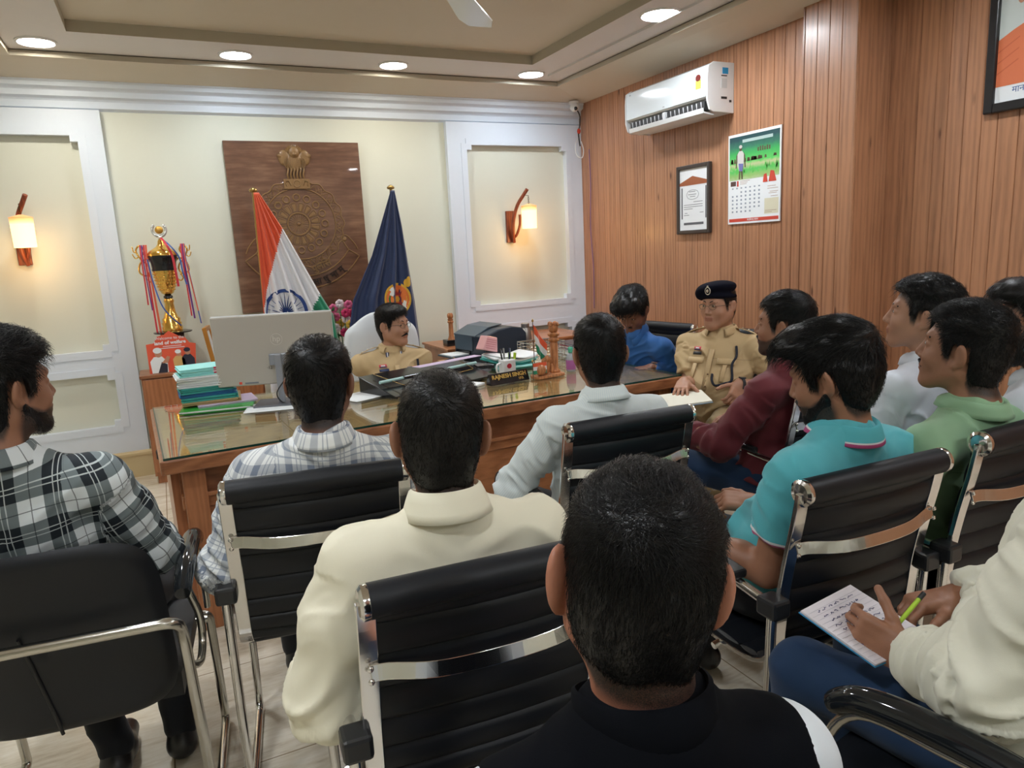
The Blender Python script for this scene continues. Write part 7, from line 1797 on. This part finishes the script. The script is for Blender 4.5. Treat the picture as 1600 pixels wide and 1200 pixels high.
for s in (-1, 1):
    p = ctxF['nb'] + ctxF['fw'] * .075 + ctxF['rt'] * s * .042 - ctxF['up'] * .028
    Mg = Matrix.Translation(p); mb = MB(); T_ = ctxF['TR']; Mq = Matrix(((*T_[0], p[0]), (*T_[1], p[1]), (*T_[2], p[2]), (0, 0, 0, 1)))
    mb.box((-.009, -.002, -.015), (.009, .006, .015), Mq, 0).box((-.003, .005, -.014), (.003, .008, .014), Mq, 1); mb.build('collar_tab', [NAVB, WHB], ctxF['shirt'], bevel=.001)
def cordpath(ctx, pts): return spline([tuple(surf(ctx, r, u)[0] + ctx['fw'] * .014) for r, u in pts], 6)
MB().tube(cordpath(ctxF, [(-.155, -.03), (-.150, -.10), (-.148, -.17), (-.150, -.24)]), 0, flat=(.014, .005), up=tuple(ctxF['rt'])).build('lanyard', CORD, ctxF['shirt'])
MB().tube(cordpath(ctxH, [(-.135, -.015), (-.145, -.07), (-.138, -.13), (-.145, -.20), (-.12, -.235), (-.08, -.235), (-.04, -.20), (-.03, -.165)]), .0065, 8).build('lanyard', CORD, ctxH['shirt'], smooth=180)
ua = ctxH['e']['L'] - ctxH['shL']; ua /= np.linalg.norm(ua); pc_ = ctxH['shL'] + ua * .10; od = -ctxH['rt'] * .75 + ctxH['fw'] * .66; od -= ua * (od @ ua); od /= np.linalg.norm(od); sd_ = np.cross(ua, od)
mb = MB(); rad_ = .0775; 
def pd(x_, y_): a_ = x_ / rad_; return pc_ + ua * y_ + (od * math.cos(a_) + sd_ * math.sin(a_)) * rad_
mb.grid(lambda a, b: pd(.030 * b * math.cos(2 * PI * a), .030 * b * math.sin(2 * PI * a)), 24, 5, closed_u=True); mb.build('arm_patch', BLKB, ctxH['shirt'], solid=.002, smooth=180)
mb = MB(); mb.tube([pd(.027 * math.cos(2 * PI * i / 24), .027 * math.sin(2 * PI * i / 24)) + od * .003 for i in range(24)], .0016, 5, closed=True); mb.sph(pd(0, .004) + od * .003, (.010, .010, .012), 8, 6); mb.build('patch_emblem', pm('gold_thread', rgb(206, 186, 120), .5), ctxH['shirt'], smooth=180)
def watch(ctx, k, band, face):
    w_, e_ = ctx['w'][k], ctx['e'][k]; d = (w_ - e_) / np.linalg.norm(w_ - e_); c = w_ - d * .012; a1 = np.cross(d, U0); a1 /= np.linalg.norm(a1); a2 = np.cross(a1, d)
    if a2[2] < 0: a2 = -a2
    r_ = .034
    wt = MB().tube([c + (a1 * math.cos(t_) + a2 * math.sin(t_)) * r_ for t_ in [2 * PI * i / 24 for i in range(24)]], 0, flat=(.016, .003), up=tuple(d), closed=True).build('wrist_watch', band, ctx['root'])
    Mw = Matrix(((a1[0], d[0], a2[0], c[0] + a2[0] * r_), (a1[1], d[1], a2[1], c[1] + a2[1] * r_), (a1[2], d[2], a2[2], c[2] + a2[2] * r_), (0, 0, 0, 1)))
    MB().box((-.014, -.016, -.002), (.014, .016, .006), Mw).build('watch_face', face, wt, bevel=.003)
watch(ctxH, 'L', BLKB, pm('dark_watch_glass', (.03, .035, .05), .1)); watch(ctxI, 'L', M_CHROME, M_CHROME); watch(ctxG, 'L', M_CHROME, M_CHROME)
# ---------------------------------------------------------------- what they hold
PG = NT('notebook_page'); sx_ = PG.n('SeparateXYZ', {0: PG.n('TexCoord').outputs['UV']})
PG.p(Base_Color=rgb(226, 224, 228), Roughness=.7); PG = PG.m
def notebook(name, corners, mat, label, th=.006, scrib=0, rows=9):
    """corners: near-left, near-right, far-right, far-left of the page block top"""
    c = [Vector(p) for p in corners]; n_ = (c[1] - c[0]).cross(c[3] - c[0]).normalized()
    if n_.z < 0: n_ = -n_
    e = empty(name, tuple(sum(c, Vector()) / 4 - n_ * th), 0, label, 'notebook')
    vs = c + [p - n_ * th for p in c]; F_ = [(0, 1, 2, 3), (7, 6, 5, 4), (0, 4, 5, 1), (1, 5, 6, 2), (2, 6, 7, 3), (3, 7, 4, 0)]
    MB().add(vs, F_).build('pages', mat, e, bevel=.001)
    MB().add([p - n_ * th + (p - sum(c, Vector()) / 4) * .02 for p in c] + [p - n_ * (th + .0015) + (p - sum(c, Vector()) / 4) * .02 for p in c], F_).build('cover', pm('sky_blue_cover', rgb(60, 150, 200), .4), e)
    if scrib:
        rr = random.Random(4); mb = MB()
        P_ = lambda u, v: c[0].lerp(c[1], u).lerp(c[3].lerp(c[2], u), v) + n_ * .0006
        for i in range(rows):
            v = .88 - i * .085; u = .14 + rr.uniform(0, .1)
            while u < .80:
                l = rr.uniform(.04, .13); pts = [P_(u + l * k / 6, v + rr.uniform(-.014, .014)) for k in range(7)]
                mb.tube(pts, .0007, 4); u += l + rr.uniform(.02, .05)
        mb.build('handwriting', pm('blue_ink', rgb(60, 60, 110), .6), e)
        mb = MB()
        for i in range(14): v = .05 + i * .066; mb.tube([P_(.02, v), P_(.98, v)], .0003, 4)
        mb.build('ruled_lines', pm('pale_grey_rule', rgb(190, 190, 200), .6), e)
    return e
notebook('notepad', [(1.125, .815, .690), (1.300, .812, .690), (1.262, .985, .745), (1.085, .960, .745)], pm('soft_white_page', rgb(228, 222, 228), .7), 'open white notepad with handwriting, in the hands of the man at lower right', scrib=1)
pn_ = empty('pen', (1.33, .87, .735), 0, 'lime green pen in the hand above the white notepad, lower right', 'pen')
a_, b_ = V(1.195, .83, .738), V(1.30, .845, .775)
MB().tube([a_, a_ + (b_ - a_) * .82], .0045, 8).build('barrel', pm('lime_marker', rgb(180, 220, 60), .4), pn_, smooth=60); MB().tube([a_ + (b_ - a_) * .82, b_], .005, 8).build('cap', M_BLACKPL, pn_, smooth=60)
n1 = notebook('diary', [(2.12, 2.74, .700), (2.36, 2.66, .715), (2.46, 2.86, .725), (2.20, 2.96, .708)], pm('cream_page', rgb(232, 230, 214), .7), 'open cream paged diary on the lap of the officer in the beret', th=.010)
